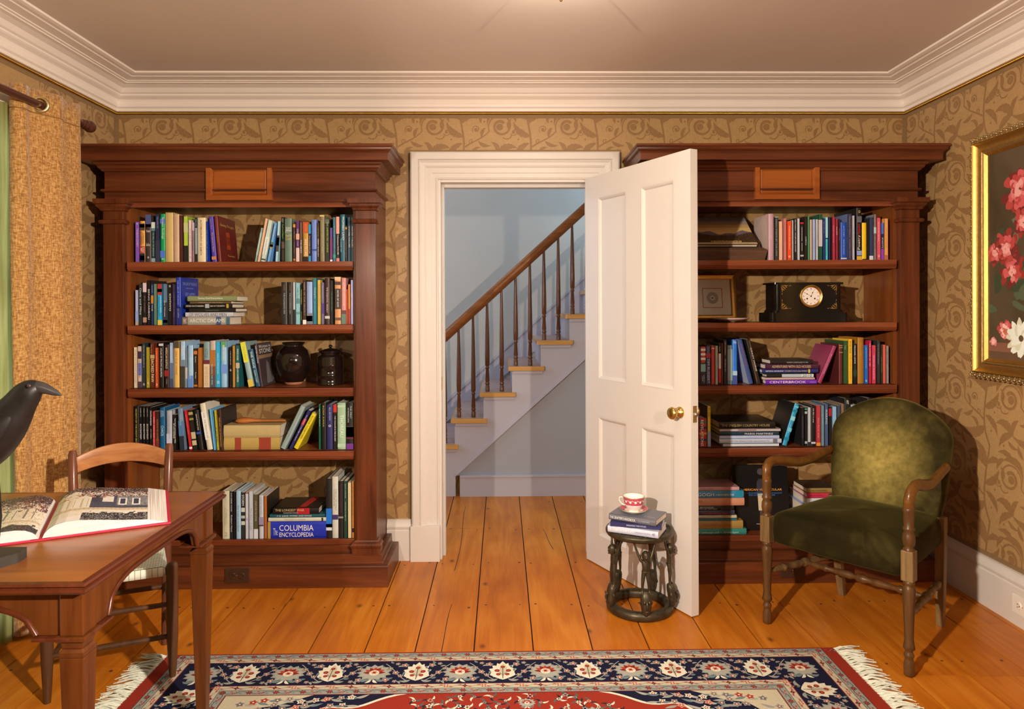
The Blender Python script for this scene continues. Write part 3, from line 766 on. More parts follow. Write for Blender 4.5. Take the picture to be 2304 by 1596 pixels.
Z1, Z2, Z3 = (4.4308, 290, 460), (4.4308, 290, 740), (4.608, 380, 1020)
Z4, Z5, Z6 = (5.009, 1560, 450), (5.009, 1560, 740), (5.32, 1560, 1020)
DESK = 'behind desk'; ARM = 'behind armchair'

def art_evening(cov, mi, t, h, d):
    x = t+.0004
    def R(y0, y1, z0, z1, c): cov.add([(x, d*y0, h*z0), (x, d*y1, h*z0), (x, d*y1, h*z1), (x, d*y0, h*z1)], [(0, 1, 2, 3)], mi(c))
    R(.40, .60, .30, .68, 'a03c18'); R(.42, .60, .40, .58, 'b0621c')
    put_text(cov, 'Evening Thoughts', lambda u, v: (x, d*(.12+.78*u), h*(.78+.07*v)), mi('c89a40'))
    put_text(cov, 'Thomas Berry', lambda u, v: (x, d*(.40+.42*u), h*(.13+.05*v)), mi('c89a40'))
def art_blue(cov, mi, t, h, d):
    x = t+.0004
    for s_, a, b, z0, z1 in (('THE LURE OF THE EAGLE', .12, .9, .84, .90), ('ANOTHER LIFE', .3, .7, .76, .79), ('LEY LAPPIN', .25, .8, .62, .68)):
        put_text(cov, s_, lambda u, v: (x, d*(a+(b-a)*u), h*(z0+(z1-z0)*v)), mi('8a90b4'))
def art_stone(cov, mi, t, h, d):
    x = t+.0004
    def R(y0, y1, z0, z1, c): cov.add([(x, d*y0, h*z0), (x, d*y1, h*z0), (x, d*y1, h*z1), (x, d*y0, h*z1)], [(0, 1, 2, 3)], mi(c))
    R(.0, 1, .64, .72, '8a6644'); cov.add([(x, d*.35, h*.05), (x, d*.75, h*.05), (x, d*.62, h*.5), (x, d*.5, h*.6), (x, d*.44, h*.45)], [(0, 1, 2, 3, 4)], mi('6c6058'))
    cov.add([(x, d*.75, h*.1), (x, d*.98, h*.08), (x, d*.9, h*.4)], [(0, 1, 2)], mi('74685e'))
    put_text(cov, 'Written in', lambda u, v: (x, d*(.1+.8*u), h*(.88+.07*v)), mi('d8ccc0')); put_text(cov, 'STONE', lambda u, v: (x, d*(.1+.8*u), h*(.76+.10*v)), mi('d8ccc0'))

upright(Z1, SH[0], [
 (62, 105, 178, 'slim purple paperback', '7e4c96', [('THE BRAVE COWBOY', .16, .62, 'd8a8d8', .3, .75), ('o', .03, .06, CREAM, .3, .7)]),
 (107, 158, 168, 'orange paperback with portrait', 'd89038', [('CONFESSIONS\nOF A BARBARIAN', .26, .58, INK, .15, .85), ('EDWARD\nABBEY', .63, .77, CREAM, .2, .85)], {'bands': [(.06, .23, '4a3a32'), (.08, .16, 'b48c74'), (.61, .79, 'a83420'), (.79, 1, '1e2234'), (.84, .95, 'b8862e')]}),
 (163, 220, 105, 'charcoal book with sky-blue top', '3c322c', [('The Kestrel', .32, .37, CREAM, .15, .85, 1), ('Daniel Dennis', .60, .66, CREAM, .15, .85, 1), ('o', .88, .92, CREAM, .35, .65, 1)], {'bands': [(0, .26, '4a4a6a'), (.2, .26, '8088a4')]}),
 (223, 262, 180, 'dark green paperback, white cap', '20302a', [('THE SPELL OF THE SENSUOUS', .25, .85, 'a8b8a0', .35, .68)], {'bands': [(0, .15, 'c8c0a4'), (.15, .22, '5c7474'), (.90, 1, '8a948c')]}),
 (263, 308, 100, 'glossy midnight-blue hardback', '26263a', [('THE DARK SKY', .05, .3, '8c8ca4', .35, .65)], {'bands': [(.55, 1, '30303e')]}),
 (310, 360, 98, 'bright green hardback', '0c8a48', [('Stream Ecology', .07, .52, CREAM, .3, .78), ('o', .92, .95, CREAM, .3, .7)], {'bands': [(.10, .20, '5068a4'), (.76, .91, '4a68a8')]}),
 (363, 441, 82, 'thick tan kraft-jacketed hardback', 'c09a58', [], {'bands': [(0, .012, '8c6a3c')]}),
 (443, 501, 102, 'beige hardback, faint brown title', 'c0946c', [('THE LONG ROAD HOME', .05, .58, '9a7050', .42, .58)]),
 (503, 541, 112, 'dark maroon-brown hardback', '4c1e16', [('THE IDEA OF WILDERNESS', .06, .7, '7a4a38', .4, .6)]),
 (545, 590, 122, 'lime green book, black foot', 'a4b436', [], {'bands': [(.14, .35, 'b4b06c'), (.64, 1, '1e1a14')], 'front': '90a02c'}),
 (593, 627, 160, 'cream-pink paperback', 'd4b0a0', [('THE NEW WOLVES', .20, .82, 'a07a78', .35, .7), ('o', .86, .9, 'a05848', .3, .7)]),
 (629, 654, 185, 'mauve paperback', '96706a', [('AFTERSTONE', .2, .7, '6a4844', .4, .62)], {'bands': [(0, .2, 'bc9a90')]}),
 (656, 683, 135, 'slim grey book, black ends', '8a8e88', [('RICK BASS', .04, .2, 'a8aca4', .35, .65), ('THE RIVER WHY', .3, .7, 'b8bab0', .4, .6)], {'bands': [(0, .23, '1e2a2c'), (.82, 1, '201c18')]}),
 (686, 766, 135, 'thick cream hardback, black title', 'd8b888', [('AUTOBIOGRAPHY OF EARTH', .05, .84, INK, .3, .52)]),
 (768, 788, 172, 'blue paperback squeezed in row', '16388c', [('THE NATURE OF NATURE', .2, .95, 'a0acd0', .35, .65)]),
 (790, 838, 122, 'violet paperback, slightly tilted', '4c3484', [('The Universe Story', .35, .78, 'd09a4c', .3, .72), ('Swimme Berry', .06, .28, 'b09a9c', .35, .6)], {'base': 826, 'bands': [(.88, .95, 'c07434')]}),
 (847, 880, 115, 'tilted wine-red hardback', '6e241a', [('Evening Thoughts', .3, .58, 'b0803c', .3, .6)], {'base': 886, 'd': .225, 'art': art_evening, 'front': '642018', 'soft': False}),
 (1318, 1338, 235, 'thin sage paperback, leaning', '8ca088', [], {'base': 1252, 'bands': [(.15, .8, '9cb096')]}),
 (1360, 1388, 142, 'peach paperback, leaning', 'd8a47a', [], {'base': 1277}),
 (1392, 1438, 160, 'pale mint hardback, leaning', 'bcc0a4', [('THE BERRY READER', .45, .85, '9a7840', .35, .6)], {'base': 1313, 'bands': [(.40, .84, 'd0d0bc'), (.93, .97, '4a4a40')]}),
 (1450, 1480, 185, 'sky-blue paperback, leaning', '6a94c0', [('Birdsong', .1, .35, 'c8d4e0', .3, .7)], {'base': 1375, 'bands': [(.5, .62, '4c5c40'), (.56, .66, 'a07c3c')]}),
 (1484, 1512, 170, 'pale blue book, dark middle', 'a4bcc8', [], {'base': 1456, 'bands': [(.35, .75, '4c4236'), (.4, .6, '30241c')]}),
 (1520, 1550, 130, 'black book, lime script title', '1c1a12', [('Pearl and Beach', .16, .48, '88a834', .25, .7), ('NORTH', .03, .12, CREAM, .35, .65)], {'bands': [(.55, .7, '5c4438'), (.72, .97, '3c2c20')]}),
 (1553, 1625, 143, 'wide grey-green hardback, gold lettering', '60705a', [('SILENT\nSPRING', .2, .3, CREAM, .1, .9, 1), ('Rachel\nCarson', .36, .5, 'c8a848', .1, .9, 1)], {'bands': [(.3, .34, '6c7c64')]}),
 (1635, 1661, 190, 'brown paperback, orange emblem', '4c3026', [('THE ARK', .2, .4, 'a08c7c', .35, .6), ('Farley Mow', .5, .8, 'a08c7c', .35, .6)], {'bands': [(.03, .11, 'c88430'), (.92, .97, 'c06a30')]}),
 (1665, 1700, 165, 'purple and peach paperback', '5c3058', [('SOLA', .2, .32, CREAM, .3, .7), ('STUART', .50, .62, 'c0a0a8', .3, .7)], {'bands': [(.32, .46, 'd49a74'), (.66, 1, 'd8b09c')]}),
 (1702, 1730, 180, 'grey-brown paperback', '6c503c', [('THE GRIZZ', .45, .78, CREAM, .3, .7)]),
 (1733, 1788, 178, 'gold paperback, red-orange top', 'b8802a', [('THE LIVING', .04, .24, 'd87848', .4, .8), ('ANNE DILLARD', .42, .86, CREAM, .3, .72)], {'bands': [(0, .28, 'b84c26'), (.87, 1, '2a1c14')]}),
 (1791, 1815, 202, 'slim dark paperback, turquoise ends', '2a2438', [('The Hidden Forest', .3, .78, CREAM, .3, .7)], {'bands': [(0, .25, '2a8ca4'), (.84, 1, '2a8ca4')]}),
 (1818, 1871, 155, 'periwinkle blue hardback', '6878a8', [('GOING HOME', .08, .3, '8c98c0', .35, .6)], {'bands': [(.70, .74, '2c4878')]}),
 (1873, 1900, 188, 'dark brown book, white name', '3c2a14', [('TERRY ENGLISH', .4, .86, CREAM, .3, .72), ('THE ROSE', .1, .35, '9c7c34', .3, .7)]),
 (1902, 1950, 110, 'worn olive-brown hardback', '7c6a44', [('LIVING MOUNTAIN', .12, .8, 'a8966c', .35, .65)], {'bands': [(0, .03, 'd0b060')]}),
 (1953, 1999, 152, 'black book, yellow-green title', '26261a', [('THE UNEXPECTED UNIVERSE', .06, .78, 'b0b43c', .4, .72)], {'bands': [(0, .1, '5c5a4c')]}),
 (2003, 2030, 236, 'short purple paperback', '584480', [('HOLY THE FIRM', .05, .8, '9c3c6c', .3, .65)], {'bands': [(.3, .93, '6c2c58'), (.94, 1, CREAM)]}),
 (2033, 2062, 130, 'teal-grey hardback, green dot', '3c6468', [('Biological Diversity', .2, .7, 'a0b4b0', .35, .65)], {'bands': [(.84, .92, '2c9070')]}),
 (2065, 2099, 126, 'black paperback, salmon top', '2c1c18', [('Yellowstone WOLVES', .40, .84, CREAM, .35, .75)], {'bands': [(0, .38, 'd88c74'), (.92, 1, 'c86a60')]}),
 (2103, 2154, 104, 'teal hardback, large white title', '1c5058', [('PROMISED LAND', .05, .54, 'd4d8d0', .48, .85), ('THE INLAND WEST', .5, .8, 'c0c8c0', .1, .3)]),
 (2156, 2175, 216, 'brown paperback, orange dot', '3c2a22', [('A Sacred Earth', .38, .9, 'b0783c', .3, .7)], {'bands': [(.04, .1, 'c07c34')]}),
 (2178, 2210, 130, 'dark teal book, white capitals', '1e3c44', [('WATER FOLLIES', .2, .68, CREAM, .42, .75)]),
 (2212, 2236, 130, 'second dark teal white-lettered copy', '1e3c44', [('WATER FOLLIES', .2, .68, CREAM, .42, .8)]),
], 'top shelf '+DESK, 'upright books on the top shelf behind the desk', 'curtain')

upright(Z1, SH[1], [
 (62, 94, 858, 'short pale lilac paperback', 'a8a4bc', [], {'bands': [(.6, .9, '8c94b0'), (.9, 1, 'b09478')]}),
 (97, 135, 796, 'black book, white handwriting', '2c2a24', [('Owls and Mice', .1, .75, 'c8c8bc', .25, .75)]),
 (138, 177, 786, 'dark paperback, pale pink bands', '2a1e1c', [('the ocean', .3, .7, '8c6c60', .3, .7)], {'bands': [(0, .22, 'd0b0a4'), (.82, .94, 'b07c60')]}),
 (180, 217, 760, 'black book, spaced white capitals', '1c1412', [('BEING CARIBOU', .20, .88, CREAM, .3, .72)]),
 (219, 244, 796, 'navy paperback, orange patch', '203458', [('ICE', .52, .66, CREAM, .3, .75), ('READER', .04, .22, '8ca0bc', .3, .7)], {'bands': [(.28, .48, 'c07a30')]}),
 (246, 281, 796, 'sage green paperback', '5c7050', [('THE CLAY DEER', .1, .6, '88987c', .35, .6)]),
 (284, 330, 796, 'sky-blue paperback, red and yellow ends', '2c94b4', [('ROOM TO ROAM', .32, .8, '0c4c68', .2, .45), ('CREATURES', .3, .7, 'd8e0dc', .6, .85)], {'bands': [(0, .27, 'a4342c'), (.12, .2, 'd0a090'), (.88, 1, 'd0b03c')]}),
 (340, 384, 796, 'slate-grey hardback, yellow emblem', '586a74', [('The Whales', .4, .8, CREAM, .25, .5)], {'bands': [(.45, 1, '2a2e34'), (.88, .95, 'a88c30')]}),
 (388, 429, 796, 'black paperback, tall white word', '18140f', [('ICHTHYO', .24, .66, CREAM, .3, .78), ('o', .03, .08, CREAM, .3, .7)]),
 (431, 466, 798, 'dark plum book', '33213c', [('CITY OF FISH', .2, .8, '705478', .35, .65)]),
 (466, 514, 730, 'tall royal blue hardback', '1e3484', [('THE LURE OF THE EAGLE', .06, .58, '8c90b4', .3, .6), ('LEY LAPPIN', .66, .85, '8c90b4', .3, .6)], {'base': 471, 'd': .20, 'art': art_blue, 'front': '1c3080', 'bands': [(.62, .65, '141c3c'), (.65, 1, '20285c')]}),
 (1517, 1579, 778, 'thick charcoal hardback', '2c2722', [('THE FOUNDING FISH', .25, .75, 'b0a890', .38, .62), ('McPHEE', .06, .2, 'a0603c', .4, .6)]),
 (1582, 1631, 778, 'twin charcoal hardback', '2c2722', [('THE FOUNDING FISH', .25, .75, 'b0a890', .38, .62), ('McPHEE', .06, .2, 'a0603c', .4, .6)]),
 (1634, 1660, 780, 'white-backed thin book', 'b4aca0', [], {'bands': [(.65, 1, '2c2824')]}),
 (1662, 1708, 786, 'pale aqua paperback', '84aca4', [('THE ISLAND', .1, .5, '3c5450', .3, .6)], {'bands': [(.38, .5, '5c8480'), (.7, .76, '608880')]}),
 (1711, 1728, 800, 'thin black book, yellow title', '1e1a10', [('THE PINE BARRENS', .12, .5, 'c8bc38', .2, .8), ('John McPhee', .68, .9, 'c8bc38', .2, .8)]),
 (1731, 1768, 756, 'brown paperback, white foot', '3c2418', [('MARK OF THE GRIZZLY', .06, .8, 'b49c7c', .35, .7)], {'bands': [(.90, 1, CREAM)]}),
 (1771, 1829, 774, 'pale periwinkle hardback', '8c98bc', [('COMING INTO THE COUNTRY', .1, .6, 'b0b8cc', .4, .6)], {'bands': [(.74, 1, '746c6c'), (.8, .93, 'b49880')]}),
 (1833, 1874, 738, 'tall teal book', '2c6c70', [('Waiting for', .2, .45, 'c8d4cc', .3, .7), ('AN OCEAN', .5, .75, '78a4a0', .35, .6)]),
 (1878, 1914, 756, 'mustard yellow paperback', 'c49c3c', [('A Sand Dune Almanac', .1, .6, '8c6a24', .35, .6)]),
 (1916, 1948, 782, 'grey-purple paperback', '6c5c6c', [('AN EXACT', .08, .4, 'a49ca4', .35, .6)], {'bands': [(.5, .75, '4c3468')]}),
 (1951, 2002, 738, 'tall dark brown paperback, white title', '38201a', [('THE ESSENTIAL GRIZZLY', .2, .75, CREAM, .38, .62)], {'bands': [(.82, .88, 'b8a894')]}),
 (2004, 2038, 762, 'black book, dark green lettering', '18140f', [('THE HIDDEN WEST', .25, .7, '3c6c3c', .3, .75)]),
 (2051, 2112, 726, 'apricot book, black title panel', 'c8824c', [('SISTER OF GOD', .28, .64, CREAM, .4, .65)], {'bands': [(0, .07, 'd8a878'), (.10, .17, '3c2820'), (.25, .68, '342820'), (.86, .92, '604030')]}),
 (2116, 2164, 736, 'salmon paperback, green foot', 'c07868', [('BETWEEN TWO WOLVES', .1, .6, 'e0b4a0', .35, .6)], {'bands': [(.7, .78, '5c3428'), (.78, 1, '586c54')]}),
 (2165, 2182, 850, 'short vermilion paperback', 'c84c24', []),
 (2184, 2207, 800, 'orange paperback, red lower half', 'd47c24', [], {'bands': [(.62, 1, 'a0302c')]}),
 (2210, 2237, 756, 'lavender paperback', '9c94b4', [('NOT BURIED', .3, .6, CREAM, .35, .7)]),
], 'second shelf '+DESK, 'upright books on the second shelf behind the desk', 'curtain')
stack(Z1, SH[1], [
 (583, 1072, 905, 958, 'olive green book', '7c7c4c', [('Seeing God Everywhere', .22, .72, CREAM, .3, .75)]),
 (607, 1020, 960, 986, 'thin brown book', '5c4024', [('WINDOWS ON THE WORLD', .2, .8, 'a08860', .25, .75)], {'dy': .004}),
 (557, 1028, 988, 1031, 'black book, small white capitals', '15110d', [('PETER MATTHIESSEN', .03, .40, CREAM, .35, .65), ('END OF THE EARTH', .54, .84, CREAM, .35, .65)], {'bands': [(.43, .52, '94948c'), (.88, .93, 'a8862c')]}),
 (600, 1062, 1033, 1073, 'plain black book', '14110c', [('CHINGACHGOOK', .35, .65, '6c7450', .35, .6)]),
 (562, 1040, 1075, 1120, 'light grey hardback', 'b4aaa0', [('OF WOLVES AND MEN', .08, .86, '5c5450', .15, .85)]),
 (530, 1004, 1122, 1202, 'thick beige hardback', '9c8c74', [('ARCTIC DREAMS', .16, .90, 'd4ccbc', .3, .75), ('LOPEZ', .03, .09, CREAM, .2, .8, 1)], {'bands': [(0, .12, '6c5444'), (.72, .82, '3c4c64'), (.93, 1, '3c5c64')]}),
], 'second shelf '+DESK, 'flat stack on the second shelf behind the desk')

upright(Z2, SH[2], [
 (47, 83, 188, 'cream paperback, brown lettering', 'd4b48c', [('THE SINGING CREEK', .05, .9, 'a07848', .35, .65)]),
 (88, 127, 178, 'cream and violet book', 'c4a488', [('Death in the Barrens', .15, .75, '2c2030', .3, .7)], {'bands': [(.12, .3, '3c2c3c'), (.4, .7, '6c6c9c'), (.85, 1, '4c3438')]}),
 (130, 168, 142, 'dark slate hardback', '2a302e', [('THE NEW SEA AROUND US', .05, .55, 'a0a89c', .35, .65), ('o', .9, .95, CREAM, .3, .7)]),
 (171, 208, 188, 'olive-yellow paperback', 'a08420', [('Teaching the Trees', .3, .75, '605014', .35, .65), ('y', .86, .93, CREAM, .3, .7)]),
 (212, 257, 142, 'russet book, cream capitals', '5c2410', [('SACRED PAW', .36, .88, 'e0c898', .2, .8), ('The Bear in', .04, .3, 'c09870', .2, .4)], {'bands': [(.27, .35, 'b08c58')]}),
 (260, 292, 194, 'orange-red paperback', 'c04c20', [('THE CRY OF THE KALA', .08, .6, 'e0a884', .35, .6), ('m', .9, .95, CREAM, .3, .7)]),
 (296, 345, 142, 'black book, white condensed title', '1a1310', [('ATLAS OF PACIFIC SALMON', .12, .76, CREAM, .35, .7)], {'bands': [(.02, .07, 'b8b0a4')]}),
 (352, 400, 160, 'brown-black book, dark red band', '2c1612', [('AMERICAN BUFFALO', .07, .56, 'd8bc88', .25, .7), ('STEVEN', .8, .92, 'a08c78', .4, .6)], {'bands': [(.60, .74, '8c2420')]}),
 (405, 442, 142, 'pale grey-blue paperback', '909cac', [('BIRDSONG', .08, .4, 'c8d0d8', .3, .6)], {'bands': [(.45, .8, '5c6474'), (.8, 1, '404450')]}),
 (446, 501, 126, 'wheat-coloured hardback, dark top', 'd09c4c', [('ON THE WING', .22, .72, '8c6428', .3, .65)], {'bands': [(0, .15, '4c3c2c')]}),
 (509, 560, 128, 'light blue book, dark lower half', '98acbc', [('AGE OF\nWONDER', .06, .32, 'd8dcd8', .25, .75)], {'bands': [(.40, .54, '6c7478'), (.54, 1, '3c3426')]}),
 (563, 584, 192, 'thin steel-grey paperback', '747c84', [], {'bands': [(.5, .78, 'b8a894')]}),
 (586, 640, 166, 'powder blue hardback', '94acc4', [('DEEP ECOLOGY', .3, .8, 'c0ccd8', .35, .6)], {'bands': [(.72, 1, '5c7ca4')]}),
 (646, 683, 200, 'dark brown paperback, orange emblem', '2e211a', [('The Snow', .2, .36, CREAM, .35, .65), ('The Bear', .6, .78, CREAM, .35, .65)], {'bands': [(.06, .15, 'b86428'), (.93, .98, 'b86428')]}),
 (686, 732, 193, 'burnt-orange hardback', 'a0581c', []),
 (743, 804, 132, 'grey-green book, cream lower half', '7c8c80', [('ATTLE', .15, .35, '54645c', .25, .7), ('KEYES SOUND', .55, .96, 'a47c54', .2, .7)], {'bands': [(.40, .49, '64242c'), (.49, 1, 'd0ac80')]}),
 (807, 864, 122, 'white book, rust mountain picture', 'b49c84', [('WALKING THE TRAIL', .5, .95, 'd0c4b8', .25, .45)], {'bands': [(.2, .55, 'a0622c'), (.55, .75, '6c4430'), (.75, 1, '484848')]}),
 (866, 912, 132, 'cyan blue paperback', '2c98b4', [('FIERCE MEDICINE', .25, .7, 'a8d8d8', .3, .6), ('o', .86, .92, CREAM, .25, .75)]),
 (916, 974, 130, 'pale blue book, green top', '8ca8bc', [('BRIEF HISTORY', .08, .4, 'd8e0d8', .3, .65)], {'bands': [(0, .12, '5c8c58'), (.5, .7, '6c84b0')]}),
 (1000, 1028, 184, 'black and white bordered paperback', '1c1512', [('THE HIP BOOK', .1, .45, CREAM, .38, .62), ('o', .55, .60, CREAM, .25, .75), ('o', .95, .98, 'a03030', .3, .7)]),
 (1031, 1061, 171, 'ochre paperback', 'a4762c', [('HIGH TIDE', .2, .5, '6c4c18', .35, .65)]),
 (1064, 1104, 152, 'dark teal book, pale middle band', '1c5450', [('FIXING RIVER', .12, .38, CREAM, .3, .7), ('ALAN CAMERON', .55, .88, CREAM, .3, .7)], {'bands': [(0, .04, '201814'), (.44, .56, 'b49c74')]}),
 (1106, 1160, 134, 'yellow-topped sage hardback, leaning', '88988c', [('THE CLIMATE', .1, .4, 'a09420', .3, .6)], {'base': 1192, 'bands': [(0, .45, 'd0c038'), (.84, 1, 'd0a83c')], 'soft': False, 'd': .16}),
 (1188, 1232, 205, 'petrol-blue hardback, leaning', '1e4858', [('THE WAVE', .06, .5, 'd0d8d8', .25, .75), ('SUSAN CASEY', .56, .9, 'c0c8c8', .3, .65)], {'base': 1264, 'soft': False, 'd': .15}),
 (1246, 1272, 150, 'dark brown-violet hardback, leaning', '342428', [('WRITTEN IN STONE', .05, .45, CREAM, .3, .7)], {'base': 1307, 'd': .21, 'front': '40302c', 'art': art_stone, 'soft': False}),
], 'third shelf '+DESK, 'upright books on the third shelf behind the desk', 'curtain')

upright(Z2, SH[3], [
 (48, 100, 776, 'black hardback, yellow spaced title', '15110d', [('SECRETS OF THE NIGHT SKY', .06, .82, 'c8b43c', .35, .6)], {'front': '15110d'}),
 (102, 134, 776, 'black book, bold white word', '14110e', [('LANZA, M.D.', .04, .24, CREAM, .35, .62), ('BIOCENTRISM', .40, .74, CREAM, .25, .75)]),
 (136, 167, 776, 'matching black white-lettered book', '14110e', [('LANZA, M.D.', .04, .24, CREAM, .35, .62), ('BIOCENTRISM', .40, .74, CREAM, .25, .75)]),
 (169, 200, 776, 'matching black white-lettered copy', '14110e', [('LANZA, M.D.', .04, .24, CREAM, .35, .62), ('BIOCENTRISM', .40, .74, CREAM, .25, .75)]),
 (203, 234, 786, 'black book, small white type', '17130f', [('EVOLUTION AND RELIGION', .08, .42, CREAM, .25, .75), ('JOHN GRIBBIN', .5, .72, CREAM, .35, .65)]),
 (236, 264, 828, 'slim red paperback', 'b83430', [('EVERY THING MUST GO TO', .15, .9, 'e4b4a8', .3, .7)]),
 (266, 302, 826, 'dark russet paperback', '3c1e16', [('ALONE IN THE UNIVERSE', .2, .75, 'b0683c', .25, .75)], {'bands': [(.7, 1, '702c1c')]}),
 (305, 360, 790, 'blue-teal hardback, large word', '14506c', [('CHAOS', .42, .66, 'a8bcc4', .25, .75), ('JAMES\nGLEICK', .06, .22, 'a0b4bc', .2, .8)]),
 (373, 429, 820, 'white-grey hardback', 'a49c98', [('THE SECOND CREATION', .1, .7, '80787c', .4, .6)], {'bands': [(.58, 1, 'b8b0ac')]}),
 (433, 475, 860, 'black book, two white lines', '15120f', [('THE MOST AMAZING NUMBER\nOF OUR UNIVERSE', .1, .8, CREAM, .2, .8)]),
 (482, 533, 796, 'grey-blue book, dark lower half', '6c7884', [('Unfolding', .15, .4, 'a4b0b8', .3, .7)], {'base': 505, 'bands': [(.3, .66, '4c6c84'), (.66, 1, '22262c')]}),
 (548, 580, 816, 'tilted scarlet paperback', 'b41c20', [('NOTHING BUT LUCK', .1, .6, 'd86c60', .3, .6)], {'base': 602, 'bands': [(.92, .97, CREAM)]}),
 (588, 634, 812, 'tilted black book, gold flecks', '1e1a12', [], {'base': 638, 'bands': [(.05, .12, 'a08c50'), (.2, .25, '8c7840'), (.55, .72, 'b8a070'), (.76, .88, 'b8a070')]}),
 (640, 690, 812, 'tilted black paperback, blue dot', '17130f', [('DEATH BY BLACK HOLE', .1, .5, CREAM, .4, .65)], {'base': 692, 'bands': [(.55, .60, '2c4890')]}),
 (702, 758, 745, 'tilted cream hardback', 'd0bc98', [('NOSE . THE ORIGIN OF LIFE', .2, .75, '68604c', .35, .6)], {'base': 778, 'bands': [(.18, .78, 'dcd0b4')], 'soft': False}),
 (800, 824, 802, 'tilted light blue paperback', '649cb4', [], {'base': 843}),
 (848, 868, 816, 'tilted yellow paperback', 'b8a02c', [('TIME', .4, .8, '5c4c10', .3, .7)], {'base': 878}),
 (880, 915, 806, 'tilted maroon-black hardback', '3c1512', [('GOD AND THE ASTRONOMERS', .2, .92, 'c89434', .3, .65)], {'base': 903, 'd': .20, 'front': '1c1618', 'soft': False}),
 (1722, 1778, 766, 'grey-green hardback, steeply leaning', '8c9484', [('WOMEN WHO READ ARE DANGEROUS', .1, .8, '6c7468', .4, .6)], {'base': 1508, 'soft': False, 'd': .17}),
 (1792, 1828, 812, 'navy book, steeply leaning', '2a2450', [('The DOCS of Popular Culture', .12, .78, CREAM, .3, .7)], {'base': 1594, 'bands': [(.22, .38, 'a02838')], 'd': .16}),
 (1836, 1888, 842, 'yellow hardback, steeply leaning', 'd0b020', [('ALONE TOGETHER', .06, .72, '1c1810', .35, .65)], {'base': 1640, 'soft': False, 'd': .16}),
 (1880+10, 1905+8, 756, 'slim green hardback', '145438', [('RECIPE SOUL', .1, .5, CREAM, .35, .65)], {'d': .14}),
 (1916, 1967, 742, 'black hardback, gold title', '15120e', [('ROSA RAISA', .06, .52, 'b8963c', .3, .6)], {'front': '15120e'}),
 (1972, 2031, 760, 'indigo hardback', '2a2850', [('BILL BRYSON', .06, .35, 'a4a49c', .4, .65), ('o', .45, .5, CREAM, .3, .7)]),
 (2036, 2073, 760, 'black book, red label top', '17130f', [('THE CHALICE & THE BLADE', .25, .82, CREAM, .35, .68)], {'bands': [(0, .17, 'b02820')]}),
 (2078, 2160, 742, 'thick pale green hardback', '94a478', [('THOREAU', .26, .74, 'ccd4b8', .3, .75)], {'bands': [(.05, .10, 'a8b48c'), (.88, .96, 'a8b48c')]}),
 (2166, 2237, 742, 'black hardback with portrait, purple foot', '18140f', [('THE FIRST', .06, .34, 'b0b09c', .55, .75), ('AMERICAN', .1, .42, 'b0b09c', .2, .38)], {'bands': [(.5, .74, '3c3028'), (.52, .62, 'b89478'), (.62, .78, '5c1c2c'), (.88, 1, '6c2c70')]}),
], 'fourth shelf '+DESK, 'upright books on the fourth shelf behind the desk', 'curtain')
def worn(cal, z, x0, x1, y0, y1, c, bands, label, d=.21):
    s, ox, oy = cal; X0 = at(ox+x0/s, oy+y0/s, 3.45)[0]; X1 = at(ox+x1/s, oy+y0/s, 3.45)[0]; t = (y1-y0)/s*3.45/FPX
    r = thing('antique_book', label, 'book', (X1, 3.45, z+.0010), (0, -pi/2, 0), 'two old cloth-bound books lying flat')
    book_mesh(t-.001, X1-X0, d, r, c, False, bands, []); return z+t
zb = worn(Z2, SH[3], 945, 1505, 1102, 1222, 'b08a44', [(.20, .31, '943824'), (.63, .84, '943824')], 'thick old tan book with two red bands, lying flat under its plainer twin')
zb = worn(Z2, zb, 943, 1508, 978, 1100, 'b4945c', [], 'thick old plain tan book, lying flat with a wooden spoon on it')
# spoon
xa = at(290+1065/4.4308, 955, 3.50)[0]; xb = at(290+1553/4.4308, 955, 3.50)[0]
sp = tag(MB().tube([(0, 0, .014), (.012, .004, .015), (.035, .008, .016), (.06, .01, .016), (.085, .012, .0145), (.12, .014, .013), (.17, .018, .012), (xb-xa-.01, .02, .012), (xb-xa, .02, .012)],
     [(.004, .006), (.012, .018), (.0155, .024), (.0145, .022), (.010, .012), (.007, .008), (.0062, .0075), (.0065, .008), (.004, .004)], 14, up=(0, 0, 1)).build('wooden_spoon', plain('spoon_wood', alb('a85c24'), .45, .2, 30), loc=(xa, 3.50, zb-.0005), rot=(0, 0, 0)), 'plain wooden spoon resting on the two old tan books', 'spoon')

